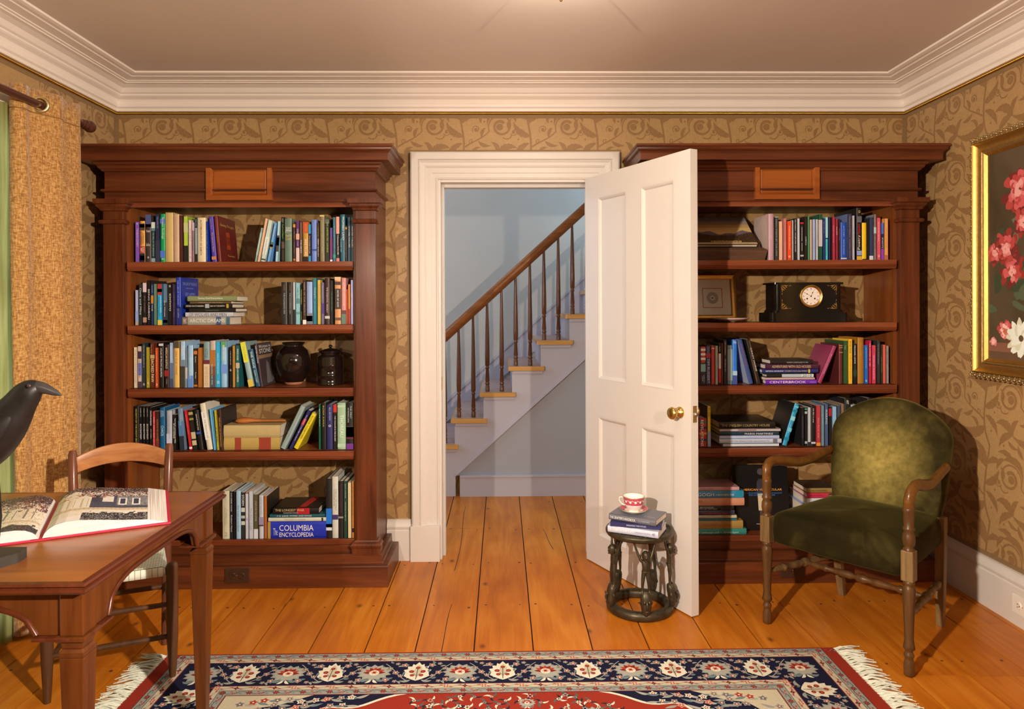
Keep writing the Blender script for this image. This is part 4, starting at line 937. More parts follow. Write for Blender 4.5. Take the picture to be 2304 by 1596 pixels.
upright(Z3, ZB, [
 (553, 627, 395, 'thick cream hardback', 'bcac84', [('BAERT', .08, .25, '9c9474', .35, .6), ('Images and\nRural Mission', .35, .72, '8c8464', .3, .75), ('2', .86, .94, '8c8464', .3, .7, 1)]),
 (630, 668, 400, 'blue-black book, white name', '1a1c24', [('SUN UNDER WOOD', .03, .42, CREAM, .3, .6), ('Robert Hass', .5, .85, CREAM, .3, .65)]),
 (670, 691, 402, 'thin black hardback', '1a1612', []),
 (694, 744, 392, 'pale blue hardback', '94acb0', [('The Tidal of the Earth', .3, .85, '4c6468', .35, .65)]),
 (748, 789, 410, 'black and white patterned book', '2c2822', [('STORM', .05, .28, CREAM, .2, .8)], {'bands': [(.33, .42, 'b8b09c'), (.5, .56, 'a8a08c'), (.62, .7, 'b8b09c')]}),
 (791, 827, 412, 'white paperback, red top edge', 'b8b0a8', [('o', .55, .6, '9c4c6c', .3, .7)], {'bands': [(0, .02, '8c1c1c')]}),
 (829, 875, 400, 'white hardback, long grey title', 'b4aea4', [('The Rest of Life', .35, .82, '74706c', .3, .6)]),
 (878, 924, 432, 'olive-brown book, white foot', '54482c', [('ETHICS FOR THE FUTURE', .15, .6, 'a89c7c', .3, .7)], {'bands': [(.78, 1, 'c4bcb0')]}),
 (931, 980, 442, 'white book, violet-brown band', 'b4aca4', [('NEW WHITE', .05, .45, '848080', .35, .65)], {'bands': [(.5, .68, '8c7c88'), (.68, .71, '3c2028')]}),
 (985, 1019, 450, 'rust-orange paperback, black cover', 'a4541c', [], {'front': '241c16', 'd': .19}),
 (1627, 1690, 270, 'tall black hardback, blue sticker', '1c1a17', [], {'bands': [(.50, .82, '1c64a8'), (.76, .87, 'c8c0b4')]}),
 (1692, 1754, 246, 'tall white hardback, thin violet curve', 'c0b498', [('TIMES OF THE WORLD', .2, .55, '68605c', .55, .75), ('THE INNER AND', .2, .48, '68605c', .25, .42)], {'bands': [(.62, .70, '3c2c54')]}),
 (1758, 1808, 296, 'black hardback, dark red lettering', '211a19', [('The Wonderling Hedgerow', .04, .55, '7c2c38', .35, .65)], {'bands': [(.62, .65, '8c7c6c')]}),
 (1811, 1850, 292, 'dark green hardback', '1c3a28', [('ELIOT PORTER', .05, .3, 'b0a884', .35, .6), ('Vanishing Songbirds', .36, .7, 'b0a884', .3, .65)]),
 (1853, 1892, 310, 'cream hardback, faint lettering', 'ccb07c', [('A NEW NATURE', .1, .5, 'b09460', .4, .6)]),
 (1894, 1920, 296, 'orange hardback against the case side', 'b0692a', [('ENGLISH GARDENS', .1, .6, '6c3c14', .3, .6)], {'bands': [(.83, .9, '2c1c14')]}),
], 'bottom shelf '+DESK, 'upright books on the bottom shelf behind the desk', 'writing table')
def art_war(cov, mi, t, h, d):
    x = t+.0004
    cov.add([(x, d*.1, h*(1-.55)), (x, d*.1, h*(1-.70)), (x, d*.95, h*(1-.80)), (x, d*.95, h*(1-.62))], [(0, 1, 2, 3)], mi('b01820'))
stack(Z3, ZB, [
 (1080, 1553, 550, 616, 'black hardback, red splash', '15110f', [('THE LONGEST WAR', .05, .68, 'c0a060', .48, .85), ('THE ENDURING CONFLICT', .22, .55, 'b0a898', .12, .32)], {'bands': [(.52, .80, 'a41c20')], 'front': '15110f', 'art': art_war, 'd': .2}),
 (1045, 1618, 620, 654, 'dark teal book', '14484c', [('C.G. JUNG: WORD AND IMAGE', .13, .76, CREAM, .2, .75)]),
 (1030, 1630, 657, 697, 'cream book', 'c0b494', [('THE SENSE OF WONDER', .28, .65, '8c8468', .3, .7)], {'bands': [(.92, .95, '2c2820')]}),
 (1000, 1632, 702, 878, 'massive royal blue hardback', '1c2c8c', [('COLUMBIA', .23, .79, CREAM, .46, .80), ('ENCYCLOPEDIA', .23, .79, CREAM, .10, .36), ('The', .13, .20, 'b8b8c4', .2, .62)], {'bands': [(.04, .085, 'a8822c')], 'd': .235}),
], 'bottom shelf '+DESK, 'flat stack on the bottom shelf behind the desk')

upright(Z4, SH[0], [
 (846, 908, 158, 'thick dusty-pink hardback', 'b48480', [('Letters of a Life', .12, .55, 'd0a8a0', .35, .6)], {'back': 'c09c84', 'd': .20, 'soft': False}),
 (915, 959, 192, 'grey-black ring-backed book', '302e26', [('GREAT POEMS BY THE LAKE', .05, .9, 'a0a088', .3, .6)], {'bands': [(0, .02, '88988c')]}),
 (962, 1006, 245, 'peach paperback', 'd89c74', []),
 (1011, 1051, 212, 'rose-pink hardback', 'b8685c', [('EMILY DICKINSON', .1, .55, '94443c', .35, .6)]),
 (1056, 1107, 242, 'vivid orange-red paperback', 'd84414', [('The First Four Books of Poems', .12, .72, 'f0c8a0', .4, .62), ('o', .88, .93, CREAM, .3, .7)], {'bands': []}),
 (1109, 1130, 232, 'thin off-white paperback', 'b4a494', []),
 (1133, 1167, 212, 'black book, white capitals', '1d1714', [('LES MURRAY: THE BIPLANE HOUSES', .03, .8, CREAM, .3, .65)]),
 (1170, 1200, 212, 'white paperback', 'b8b0a8', []),
 (1203, 1244, 255, 'black paperback, red top edge', '191410', [('THE SPOONMAKER', .12, .5, CREAM, .35, .6), ('DIAMOND', .55, .75, CREAM, .35, .6)], {'bands': [(0, .04, 'b81c24'), (.86, .9, 'b0a898')]}),
 (1246, 1285, 190, 'tall black book, one word', '191310', [('LORCA', .46, .66, 'c0b8b0', .35, .75)]),
 (1287, 1308, 186, 'slim green hardback', '4c8c54', []),
 (1310, 1339, 225, 'beige paperback', 'b89c74', []),
 (1341, 1374, 222, 'pale lavender paperback', '9ca0b8', [('QUOOF', .5, .8, '7c80a0', .35, .65)]),
 (1376, 1407, 222, 'white-grey paperback', 'b0a69c', [('POEMS 1960', .3, .7, '8c847c', .35, .6)]),
 (1409, 1454, 165, 'tall dark green hardback, white label', '14482c', [], {'bands': [(.12, .70, 'b8a898')], 'back': '14482c', 'd': .2}),
 (1457, 1486, 212, 'navy paperback', '202c60', [('Blue World', .08, .35, '7c88b0', .3, .6)]),
 (1488, 1516, 198, 'turquoise paperback, pale top', '48b4a8', [('SEA GARDEN', .55, .9, '2c7c78', .3, .6)], {'bands': [(0, .48, '94c0bc'), (.48, .51, '243c44')]}),
 (1521, 1544, 196, 'midnight blue paperback', '28284c', []),
 (1546, 1561, 200, 'thin black-brown paperback', '241a18', []),
 (1563, 1599, 195, 'crimson hardback', 'a02838', [('Dear Ghosts', .2, .6, 'd08c8c', .3, .6)]),
 (1601, 1631, 212, 'dark red paperback', '8c2430', [('MILOSZ', .2, .4, 'd8b0a8', .3, .7)]),
 (1633, 1655, 236, 'dark brown paperback', '38201e', [('SELECTED', .2, .5, 'b0605c', .3, .7)]),
 (1660, 1729, 255, 'bright blue paperback, small oval mark', '1c4490', [('KATE POET', .1, .38, '90a4cc', .4, .62), ('SELECTED BOOKS', .45, .85, '90a4cc', .4, .62)], {'bands': [(.94, .97, 'c8b8a8')]}),
 (1737, 1785, 160, 'dark violet-brown hardback', '383044', [('Marianne Moore', .06, .5, 'a88c54', .4, .65), ('Complete Poems', .55, .95, 'a88c54', .4, .65)], {'back': '566078', 'd': .2}),
 (1788, 1819, 180, 'white-grey hardback', 'a8a098', [('The Fever Lines', .3, .7, '5c5450', .35, .65)]),
 (1839, 1898, 92, 'very tall black hardback, red-white title', '151110', [('Poetry', .52, .80, 'e8e4dc', .2, .75, 2), ('Speaks', .31, .50, 'd01c24', .2, .75, 2), ('o', .05, .10, 'd09c30', .3, .7)], {'bands': [(.16, .28, '5c5854'), (.82, .91, '8c8ca8'), (.925, 1, 'd0962c')], 'back': '151110', 'd': .235, 'up': 1}),
 (1902, 1955, 260, 'short bright yellow paperback', 'e0ac14', [], {'bands': [(.97, 1, '1c1410')]}),
 (1958, 1979, 222, 'slim black paperback', '241e1a', []),
 (1981, 2027, 200, 'slate-navy hardback, white foot', '2c3448', [], {'bands': [(.90, 1, 'c8c0b4')]}),
 (2031, 2062, 166, 'taupe hardback', '806860', [('ALL OF US', .4, .75, '2c2420', .3, .7)], {'bands': [(.28, .42, 'a8b0a8')]}),
 (2066, 2111, 204, 'coral red paperback', 'd04c50', [('BEST OF THE NEW YORK POETS', .1, .56, 'f0c4b8', .35, .6), ('o', .88, .93, CREAM, .3, .7)]),
 (2114, 2147, 262, 'blue and purple paperback', '4c64a8', [('KNOTS', .4, .68, CREAM, .3, .75)], {'bands': [(.3, .7, '2c2030'), (.7, 1, '8c3c90')]}),
 (2151, 2196, 213, 'apricot paperback', 'd89048', [('LOVE POEMS', .25, .7, 'b4682c', .35, .55)], {'bands': [(.88, 1, 'b8603c')]}),
], 'top shelf '+ARM, 'upright books on the top shelf behind the armchair', 'door')

upright(Z5, SH[2], [
 (60, 80, 206, 'thin dark maroon paperback', '3a1a18', []),
 (82, 139, 206, 'red and white checked book', 'b8402c', [('HAMILTON\nCARVEL', .74, .95, 'a8a898', .25, .8)], {'bands': [(.05, .11, 'd8ccc0'), (.17, .23, 'd8ccc0'), (.29, .35, 'd8ccc0'), (.42, .46, '2c2420'), (.46, .66, '7ca08c'), (.66, 1, '1c1614')]}),
 (142, 197, 196, 'dark slate hardback, big pale lettering', '42384c', [('TIM RUSSERT', .33, .97, 'b8b0b4', .25, .75), ('Big Russ', .04, .2, '948c98', .3, .6)], {'bands': [(.20, .31, 'a41c24')]}),
 (200, 242, 196, 'brick red paperback', 'b43424', [], {'bands': [(.05, .08, 'd8907c')]}),
 (245, 279, 196, 'beige paperback', 'a89c84', [('A ROSE PIPELINE', .3, .8, '787060', .35, .65)]),
 (283, 312, 166, 'black, white and red banded book', '1c1612', [('FLAG', .08, .2, CREAM, .3, .7)], {'bands': [(.25, .62, 'd0c4b4'), (.62, .96, 'b82424')]}),
 (314, 335, 166, 'brown-orange paperback', '6c3418', []),
 (339, 380, 128, 'navy hardback, white capitals', '22222c', [('ANN LAUTERBACH', .04, .34, CREAM, .35, .62), ('THE NIGHT SKY', .42, .72, CREAM, .35, .62)]),
 (384, 439, 190, 'grey-green hardback', '7c8c80', [], {'bands': [(.1, .9, '8c9a8c')]}),
 (441, 494, 126, 'bright blue hardback, white peaks', '2c6cb0', [('Climbing Free', .02, .1, CREAM, .2, .8, 1), ('STRAIGHT TALES', .2, .6, '1c4c88', .35, .55)], {'bands': [(.70, .80, '9cb0c8'), (.80, 1, '3c4878')]}),
 (500, 548, 122, 'tilted slate-blue hardback', '33446c', [('FRANCIS STEIN', .1, .6, 'b03c38', .35, .6)], {'base': 630, 'soft': False, 'back': 'a8a4a4', 'd': .2}),
 (590, 640, 116, 'tilted black-brown hardback, bold title', '241a12', [('CRAZY HORSE', .2, .72, 'e8e0d0', .5, .82), ('THE KILLING OF', .04, .3, 'a08454', .62, .8), ('THOMAS POWERS', .45, .95, 'a0703c', .14, .32)], {'base': 712, 'soft': False, 'd': .2}),
 (1584, 1630, 194, 'raspberry hardback leaning back', '94304c', [('New York Street Guide', .22, .75, 'd8a8b0', .35, .6)], {'base': 1402, 'soft': False, 'd': .2, 'back': '8c3048'}),
 (1640, 1684, 176, 'old brown leather hardback', '5c241c', [], {'soft': False, 'bands': [(.03, .05, '9c7440'), (.08, .10, '9c7440'), (.2, .22, '9c7440')], 'd': .2, 'back': '501c1a'}),
 (1688, 1739, 140, 'dark green cloth hardback', '2c4a24', [('Yeats', .1, .2, '88985c', .3, .7)], {'d': .2, 'back': '28441f'}),
 (1743, 1792, 120, 'yellow hardback, black and red title', 'e0a824', [('MICHAEL MOORE', .04, .32, '1c1410', .3, .68), ("DUDE, WHERE'S MY COUNTRY", .36, .9, 'b04c14', .3, .68)]),
 (1798, 1843, 172, 'black paperback, white name', '171310', [('MICHAEL LEWIS', .04, .5, CREAM, .3, .65), ('THE BIG SHORT', .53, .85, '4c6c3c', .35, .6)], {'bands': [(.66, .8, '22301c')]}),
 (1851, 1921, 102, 'tall ochre-brown hardback', 'a0661c', [('The Prophet', .1, .4, 'c08c3c', .35, .6)], {'back': '9c6218', 'd': .2}),
 (1926, 1969, 190, 'royal blue paperback', '1c5c9c', [('MAN WHO WOULD BE QUEEN', .06, .6, 'a8b8c8', .35, .6), ('o', .9, .95, CREAM, .3, .7)]),
 (1973, 2007, 136, 'tall crimson paperback', 'b01c38', [('THE SUMMER OF 1787', .06, .6, 'e8b8b0', .3, .65)]),
 (2010, 2057, 190, 'rose-red paperback', 'c43448', [('THE FOOD AND THE BLACK BOX', .25, .9, 'e8b0b0', .3, .65)]),
 (2064, 2107, 132, 'tall charcoal hardback', '2c2824', [('THE WAY OF THE WORLD', .08, .55, '8c8478', .3, .6)]),
 (2109, 2130, 186, 'slim olive-black paperback', '2c2c1c', [('GUN ISLAND', .3, .7, '8c8c4c', .3, .7)]),
 (2132, 2169, 184, 'salmon-red paperback', 'c85440', []),
 (2172, 2203, 196, 'beige and brown paperback', '8c7c6c', [('UTOPIA', .15, .5, '5c4c40', .3, .65)]),
], 'third shelf '+ARM, 'upright books on the third shelf behind the armchair', 'door')
stack(Z5, SH[2], [
 (870, 1350, 352, 402, 'thin black hardback', '1c1714', [('HARNEY & SONS GUIDE TO TEA', .38, .88, 'a09484', .2, .55)], {'back': '241e1a'}),
 (815, 1406, 405, 462, 'maroon hardback, gold capitals', '40182c', [('ADVENTURES WITH OLD HOUSES', .12, .86, 'c8a870', .25, .78)]),
 (778, 1409, 465, 508, 'navy hardback, white and gold title', '1c2458', [('NATIONAL GEOGRAPHIC', .06, .38, CREAM, .3, .7), ('STUDENT ATLAS of the WORLD', .40, .80, 'c0a060', .3, .7)], {'bands': [(.82, .85, 'c8a030')]}),
 (785, 1346, 509, 520, 'very thin green booklet', '28483c', [], {'soft': True}),
 (830, 1355, 521, 559, 'black and white hardback, large numerals', '1c1816', [('2010', .76, .96, '2c2824', .12, .88)], {'bands': [(.32, .74, 'a8a4a0'), (.74, 1, 'c8c0b4')]}),
 (805, 1368, 561, 591, 'pinkish-tan paperback', 'b08c7c', [('Imaginative Realism', .15, .60, 'd8a868', .15, .85)]),
 (820, 1395, 593, 641, 'violet hardback, white capitals', '6c2490', [('CENTERBROOK', .07, .78, 'f0e8e4', .2, .8), ('AIA Press', .86, .97, 'c8a8cc', .35, .6)]),
], 'third shelf '+ARM, 'flat stack on the third shelf behind the armchair')

upright(Z5, SH[3], [
 (66, 153, 1010, 'swirling red and black hardback', 'a02c20', [('REVELATIONS', .06, .98, 'e8dccc', .2, .55)], {'bands': [(.1, .18, '3c5a34'), (.3, .38, '241c1c'), (.5, .58, 'c07028'), (.72, .8, '242030')]}),
 (157, 196, 876, 'yellow paperback', 'd0a418', [('CLASS', .04, .26, '2c2010', .3, .7)], {'bands': [(.62, 1, '88888c')], 'back': '5c4410', 'd': .17}),
 (1150, 1204, 846, 'leaning black book, striped turquoise spine', '2c8ca4', [('Sorted Grey', .5, .7, 'c8e0e0', .3, .6)], {'base': 1003, 'soft': False, 'back': '1c1a17', 'd': .2, 'bands': [(.05, .09, '64b0bc'), (.14, .2, '1c7484'), (.3, .4, '84bcc4'), (.58, .66, '64b0bc'), (.8, .88, '1c7484')]}),
 (1212, 1250, 892, 'black book, barcode on its side', '1c1918', [('THE ORCHARD OF AN OLIVER', .2, .8, '68605c', .35, .6)], {'back': '1c1918', 'd': .18}),
 (1253, 1284, 892, 'black paperback, green dot', '1a1817', [], {'bands': [(.02, .06, '2c8c6c'), (.1, .16, 'a09c94'), (.88, .94, 'a09c94')]}),
 (1288, 1324, 892, 'white paperback, black edge', 'b4aca0', [], {'bands': [(.9, 1, '2c2824')]}),
 (1326, 1378, 872, 'black paperback, white lettering', '191614', [('AA GILL is away', .06, .42, CREAM, .3, .65)], {'bands': [(.9, .95, 'b8b0a4')]}),
 (1384, 1434, 872, 'red hardback, orange foot', 'b03438', [('Nine Parts Grit', .3, .8, 'e09c8c', .35, .6)], {'bands': [(.92, 1, 'd8842c')]}),
 (1438, 1475, 872, 'grey-green hardback', '6c7c74', [('The Return', .2, .45, 'a4b0a4', .35, .6)]),
 (1479, 1519, 852, 'slate-blue hardback, white script', '44546c', [('WAKING', .12, .48, 'd0d4d8', .25, .75)]),
 (1523, 1559, 882, 'black paperback, red block', '1a1614', [], {'bands': [(.04, .24, 'a41c20')]}),
 (1564, 1614, 882, 'pale blue hardback', '84a4b0', [], {}),
 (1617, 1658, 870, 'navy-grey hardback half behind chair', '3c4450', []),
 (1662, 1700, 850, 'brown hardback half behind chair', '7c5c44', []),
 (1704, 1770, 790, 'tall black hardback above chair back', '1a1817', [('ART', .03, .12, CREAM, .3, .7)]),
 (1776, 1850, 860, 'grey hardback behind chair back', '8c8c88', []),
 (1960, 2040, 788, 'tall dark hardback by case side', '201c1a', []),
], 'fourth shelf '+ARM, 'upright books on the fourth shelf behind the armchair', 'door')
stack(Z5, SH[3], [
 (295, 925, 1062, 1140, 'thick black hardback, gold capitals', '17130f', [('THE ENGLISH COUNTRY HOUSE', .04, .90, 'a48448', .3, .65)], {'front': '1a1612', 'd': .24}),
 (297, 984, 1142, 1175, 'pinkish-beige paperback', 'b49c8c', [], {'bands': [(.3, .6, '94746c')], 'd': .22}),
 (300, 965, 1177, 1222, 'dark teal hardback', '1a3038', [('MARIA MARTINEZ', .42, .90, CREAM, .2, .65)], {'d': .22}),
 (295, 970, 1224, 1263, 'lavender-grey hardback', 'a8a4b0', [('QUINLAN TERRY', .15, .48, 'd0ccd0', .3, .7)], {'d': .22}),
 (295, 995, 1265, 1316, 'white-grey hardback, grey capitals', 'b8b4b0', [('PETER PENNOYER ARCHITECTS', .18, .80, '7c7878', .3, .7)], {'bands': [(.86, .93, '6c6464')], 'd': .22}),
 (335, 965, 1318, 1352, 'plain white paperback', 'c8c0b8', [], {'d': .2}),
], 'fourth shelf '+ARM, 'flat stack on the fourth shelf behind the armchair')

stack(Z6, ZB, [
 (-140, 550, 425, 470, 'thin dusty-pink hardback', 'bc8478', [('VERMEER', .32, .56, '8c5448', .3, .7)]),
 (-140, 604, 472, 560, 'thick swirled teal hardback', '34788c', [('VAN GOGH', .05, .52, CREAM, .25, .7), ('A RETROSPECTIVE', .545, .84, CREAM, .3, .55)], {'bands': [(.87, .97, '1c7c88')], 'd': .2}),
 (-140, 612, 563, 655, 'thick salmon hardback', 'c48058', [('JEFFERSONS', .10, .33, 'a8623c', .25, .75)], {'d': .2}),
 (-130, 488, 657, 712, 'black hardback, two white lines', '1c1713', [('DYEING, BRONZING\nCOLORATION OF METALS', .06, .67, 'b8ac98', .15, .8)], {'bands': [(.74, .96, '241e19')], 'd': .2}),
 (-120, 496, 714, 775, 'slate hardback, red title', '34323c', [('The Book as Art', .36, .86, 'b03428', .2, .65)], {'d': .2}),
 (-120, 520, 777, 816, 'cream paperback, brown capitals', 'b8a47c', [('INDIAN MYTHOLOGY', .20, .84, '6c5434', .2, .75)], {'d': .2}),
 (-125, 525, 818, 843, 'thin teal book', '1c6470', [], {'d': .2}),
 (-140, 596, 846, 944, 'tan slipcased book, red lettering', '9c7434', [('THE OXFORD DICTIONARY', .33, .82, 'a44420', .3, .6)], {'d': .21}),
 (-140, 637, 948, 1020, 'green and pink hardback', '2c7460', [('American Landscape and its Artists Lynn', .10, .875, 'd8dcc8', .15, .55)], {'bands': [], 'd': .21}),
], 'bottom shelf beside door', 'flat stack on the bottom shelf beside the door')
stack(Z6, ZB, [
 (1362, 1700, 428, 488, 'black-covered book, gold spine', '8c6c34', [('ONE HUNDRED', .08, .72, '4c3814', .3, .7)], {'front': '2c211b', 'd': .17, 'dy': -.01}),
 (1366, 1690, 490, 552, 'bright red book', 'b8283c', [('Masterworks of Portrait', .08, .55, '6c1424', .5, .75)], {'d': .18, 'dy': -.01}),
 (1360, 1690, 556, 640, 'thick white book', 'b8b0a4', [], {'d': .22, 'dy': -.01}),
 (1330, 1690, 642, 760, 'thick blue-white book', '8c98b0', [], {'d': .23, 'dy': -.01}),
 (1330, 1690, 762, 890, 'thick pale cloth book', 'b4a890', [], {'d': .23, 'dy': -.01}),
 (1330, 1690, 892, 1000, 'dark grey cloth book', '3c3a38', [], {'d': .23, 'dy': -.01}),
], 'bottom shelf behind armchair seat', 'flat stack on the bottom shelf behind the armchair seat')
# black picture book standing with its cover outwards
bx0 = at(1560+500/5.32, 1100, 3.52)[0]; bx1 = at(1560+1135/5.32, 1100, 3.52)[0]; bh = at(1700, 1020+155/5.32, 3.52)[1]-ZB
g = thing('picture_book', 'large black book standing cover outwards on bottom shelf, orange title over a carved figure', 'book', (bx0, 3.50, ZB+.003), (-.10, 0, 0))
w = MB(); bw = bx1-bx0; w.box(0, bw, 0, .003, 0, bh); w.box(0, bw, .027, .030, 0, bh); w.box(0, .003, 0, .030, 0, bh)
w.build('cover', bookmat('12100f', .3), g); MB().box(.003, bw-.003, .003, .027, .003, bh-.004).build('pages', M_paper, g)
w = MB(); e = -.0006
put_text(w, 'AMERICAN VERNACULAR', lambda u, v: (bw*(.10+.78*u), e, bh*(.605+.032*v)), 0, .01)
put_text(w, 'NEW DISCOVERIES IN FOLK, SELF-TAUGHT\nAND OUTSIDER SCULPTURE', lambda u, v: (bw*(.12+.76*u), e, bh*(.525+.055*v)), 1)
put_text(w, 'FRANK MARESCA', lambda u, v: (bw*(.38+.2*u), e, bh*(.085+.014*v)), 2)
w.build('cover_title', [flat('d88c2c'), flat('2c6c94'), flat(CREAM)], g, recalc=False)
w = MB()
def fp(pts, mi_): w.add([(bw*a, e*.6, bh*b) for a, b in pts], [tuple(range(len(pts)))], mi_)
fp(disc(.485, .90, .062, 16, .052)[0], 0); fp([(.40, .56), (.41, .74), (.45, .79), (.53, .79), (.58, .74), (.59, .56)], 1)
fp([(.43, .30), (.42, .56), (.60, .56), (.60, .28), (.55, .26), (.5, .30)], 2); fp([(.45, .13), (.45, .30), (.50, .30), (.49, .13)], 3); fp([(.545, .13), (.55, .28), (.60, .28), (.58, .13)], 2)
w.build('cover_figure', [flat('443c3c'), flat('2a2a30'), flat('c8ac80'), flat('4a3834')], g, recalc=False)

# ================================================================ ornaments on the shelves
v = thing('vase', 'round black glazed vase with a flared lip on the third shelf', 'vase', (at(661, 850, 3.56)[0], 3.56, SH[2]+.0015))
MB().lathe([(.040, .003), (.046, .012), (.066, .04), (.082, .078), (.0875, .115), (.084, .145), (.070, .172), (.052, .188), (.0465, .197), (.051, .204), (.057, .209), (.055, .213), (.045, .209), (.042, .195), (.03, .18), (0, .17)], 40).build('body', M_black, v)
MB().lathe([(.0385, 0), (.041, .002), (.043, .007), (.047, .013), (.044, .014)], 32).build('foot', plain('bare_clay', alb('a0603c'), .7), v)
v = thing('lidded_jar', 'black glazed straight jar with knobbed lid, on the third shelf by the case side', 'jar', (at(744, 850, 3.55)[0], 3.55, SH[2]+.0015))
MB().lathe([(.066, 0), (.068, .004), (.064, .010), (.0645, .045), (.066, .048), (.064, .051), (.064, .095), (.066, .098), (.064, .101), (.0645, .138), (.060, .145), (.048, .150), (.047, .160)], 36).build('body', M_black, v)
ld = MB().lathe([(.048, .158), (.056, .162), (.0585, .166), (.057, .169), (.03, .178), (.006, .183), (0, .183)], 32).build('lid', M_black, v)
MB().lathe([(.005, .181), (.005, .186), (.0085, .190), (.0085, .196), (.004, .2), (0, .2005)], 16).build('knob', M_black, ld)

# mantel clock
cy = 3.45; cxa = at(1745, 680, cy)[0]; cxb = at(1896, 680, cy)[0]; bx0 = at(1740, 715, cy-.012)[0]; bx1 = at(1916, 715, cy-.012)[0]
cxm = (cxa+cxb)/2; zs = SH[1]; hb = at(1850, 704.5, cy-.012)[1]-zs; ht = at(1850, 640, cy)[1]-zs
ck = thing('mantel_clock', 'black slate mantel clock with white dial and gilt corner sprays, on the second shelf', 'clock', (cxm, cy, zs+.0015))
hw = (cxb-cxa)/2; bw_ = (bx1-bx0)/2
def octo(h, f, d, ch, m=.014): return [(-h, ch), (-h+ch*.55, ch*.5), (-h+ch, ch*.5), (-h+ch, 0), (h-ch, 0), (h-ch, ch*.5), (h-ch*.55, ch*.5), (h, ch), (h, d), (-h, d)]
w = MB(); w.prism([(a, b-.012) for a, b in octo(bw_, 0, .165, .022)], 0, hb, 'xy'); w.build('clock_base', M_slate, ck, bevel=.0015)
w = MB()
for a, z0, z1 in ((.010, hb, hb+.006), (.005, hb+.006, hb+.014)): w.prism([(x*(hw+a)/hw, y-a*.5) for x, y in octo(hw, 0, .135, .022)], z0, z1, 'xy')
w.prism(octo(hw, 0, .13, .022), hb+.014, ht, 'xy'); w.build('clock_case', M_slate, ck, bevel=.0012)
MB().prism([(x*(hw+.012)/hw, y-.006) for x, y in octo(hw, 0, .145, .022)], ht, ht+.0085, 'xy').build('clock_top', M_slate, ck, bevel=.002)
dzc = at(1824, 667.5, cy)[1]-zs; dxc = at(1824, 667.5, cy)[0]-cxm
Td = Matrix.Translation((dxc, 0, dzc)) @ Matrix.Rotation(pi/2, 4, 'X')
MB().lathe([(.044, .004), (.045, .003), (.0485, .006), (.0525, .012), (.056, .012), (.0575, .007), (.0575, 0)], 44, T=Td, cap=False).build('bezel', M_brass, ck)
dl = MB().lathe([(.0475, 0), (.0475, .003), (0, .0031)], 40, T=Td, smooth=False).build('dial', M_porcelain, ck)
w = MB()
def dp(pts, y=-.0036): w.add([(dxc+a, y, dzc+b) for a, b in pts], [tuple(range(len(pts)))], 0)
for k, s_ in enumerate('XII I II III IIII V VI VII VIII IX X XI'.split()):
    a = pi/2-k*pi/6; tx, ty = math.cos(a), math.sin(a); n_ = len(s_)
    for j in range(n_):
        o = (j-(n_-1)/2)*.0022
        if s_[j] in 'XV': segs = ((o-.0016, o+.0016), (o+.0016, o-.0016)) if s_[j] == 'X' else ((o-.0014, o), (o+.0014, o))
        else: segs = ((o, o),)
        for oa, ob in segs:
            q = [(tx*.041-ty*(oa), ty*.041+tx*oa), (tx*.033-ty*ob, ty*.033+tx*ob)]
            for z_ in ribbon_quads(q, .0008): dp(z_)
for a, L, wd in ((math.radians(90-50*6), .036, .0011), (math.radians(90-25), .030, .0012)):
    for z_ in ribbon_quads([(-.004*math.cos(a), -.004*math.sin(a)), (L*math.cos(a), L*math.sin(a))], wd): dp(z_, -.0042)
    c_ = (L*.62*math.cos(a), L*.62*math.sin(a)); dp(disc(*c_, .0028, 10)[0], -.0041)
dp(disc(0, 0, .0035, 12)[0], -.0045); dp(disc(-.019, -.012, .0042, 12)[0]); dp(disc(.019, -.012, .0042, 12)[0])
w.build('hands_and_numerals', M_jet, dl, recalc=False)
w = MB(); cxx, czz = hw-.030, (ht+hb)/2+.007; hh = (ht-hb)/2-.012
for sx in (-1, 1):
    for sz in (-1, 1):
        ox, oz = sx*cxx, czz+sz*hh
        for (ax, az, bx_, bz_, wd) in ((0, 0, -.016, -.016, .0035), (0, 0, -.026, -.003, .003), (0, 0, -.003, -.026, .003), (-.012, -.002, -.02, -.010, .003), (-.002, -.012, -.010, -.02, .003), (-.026, -.003, -.036, -.001, .002), (-.003, -.026, -.001, -.036, .002)):
            for q in leaf_poly(bez((ax, az), (ax*.7+bx_*.3, az*.7+bz_*.3), (ax*.3+bx_*.7, az*.3+bz_*.7), (bx_, bz_), 6), wd*.55, 0, 0, 1.4): w.add([(ox+sx*a*1.35, -.0006, oz+sz*b*1.35) for a, b in q], [(0, 1, 2, 3)], 0)
w.build('gilt_sprays', M_gold, ck, recalc=False)

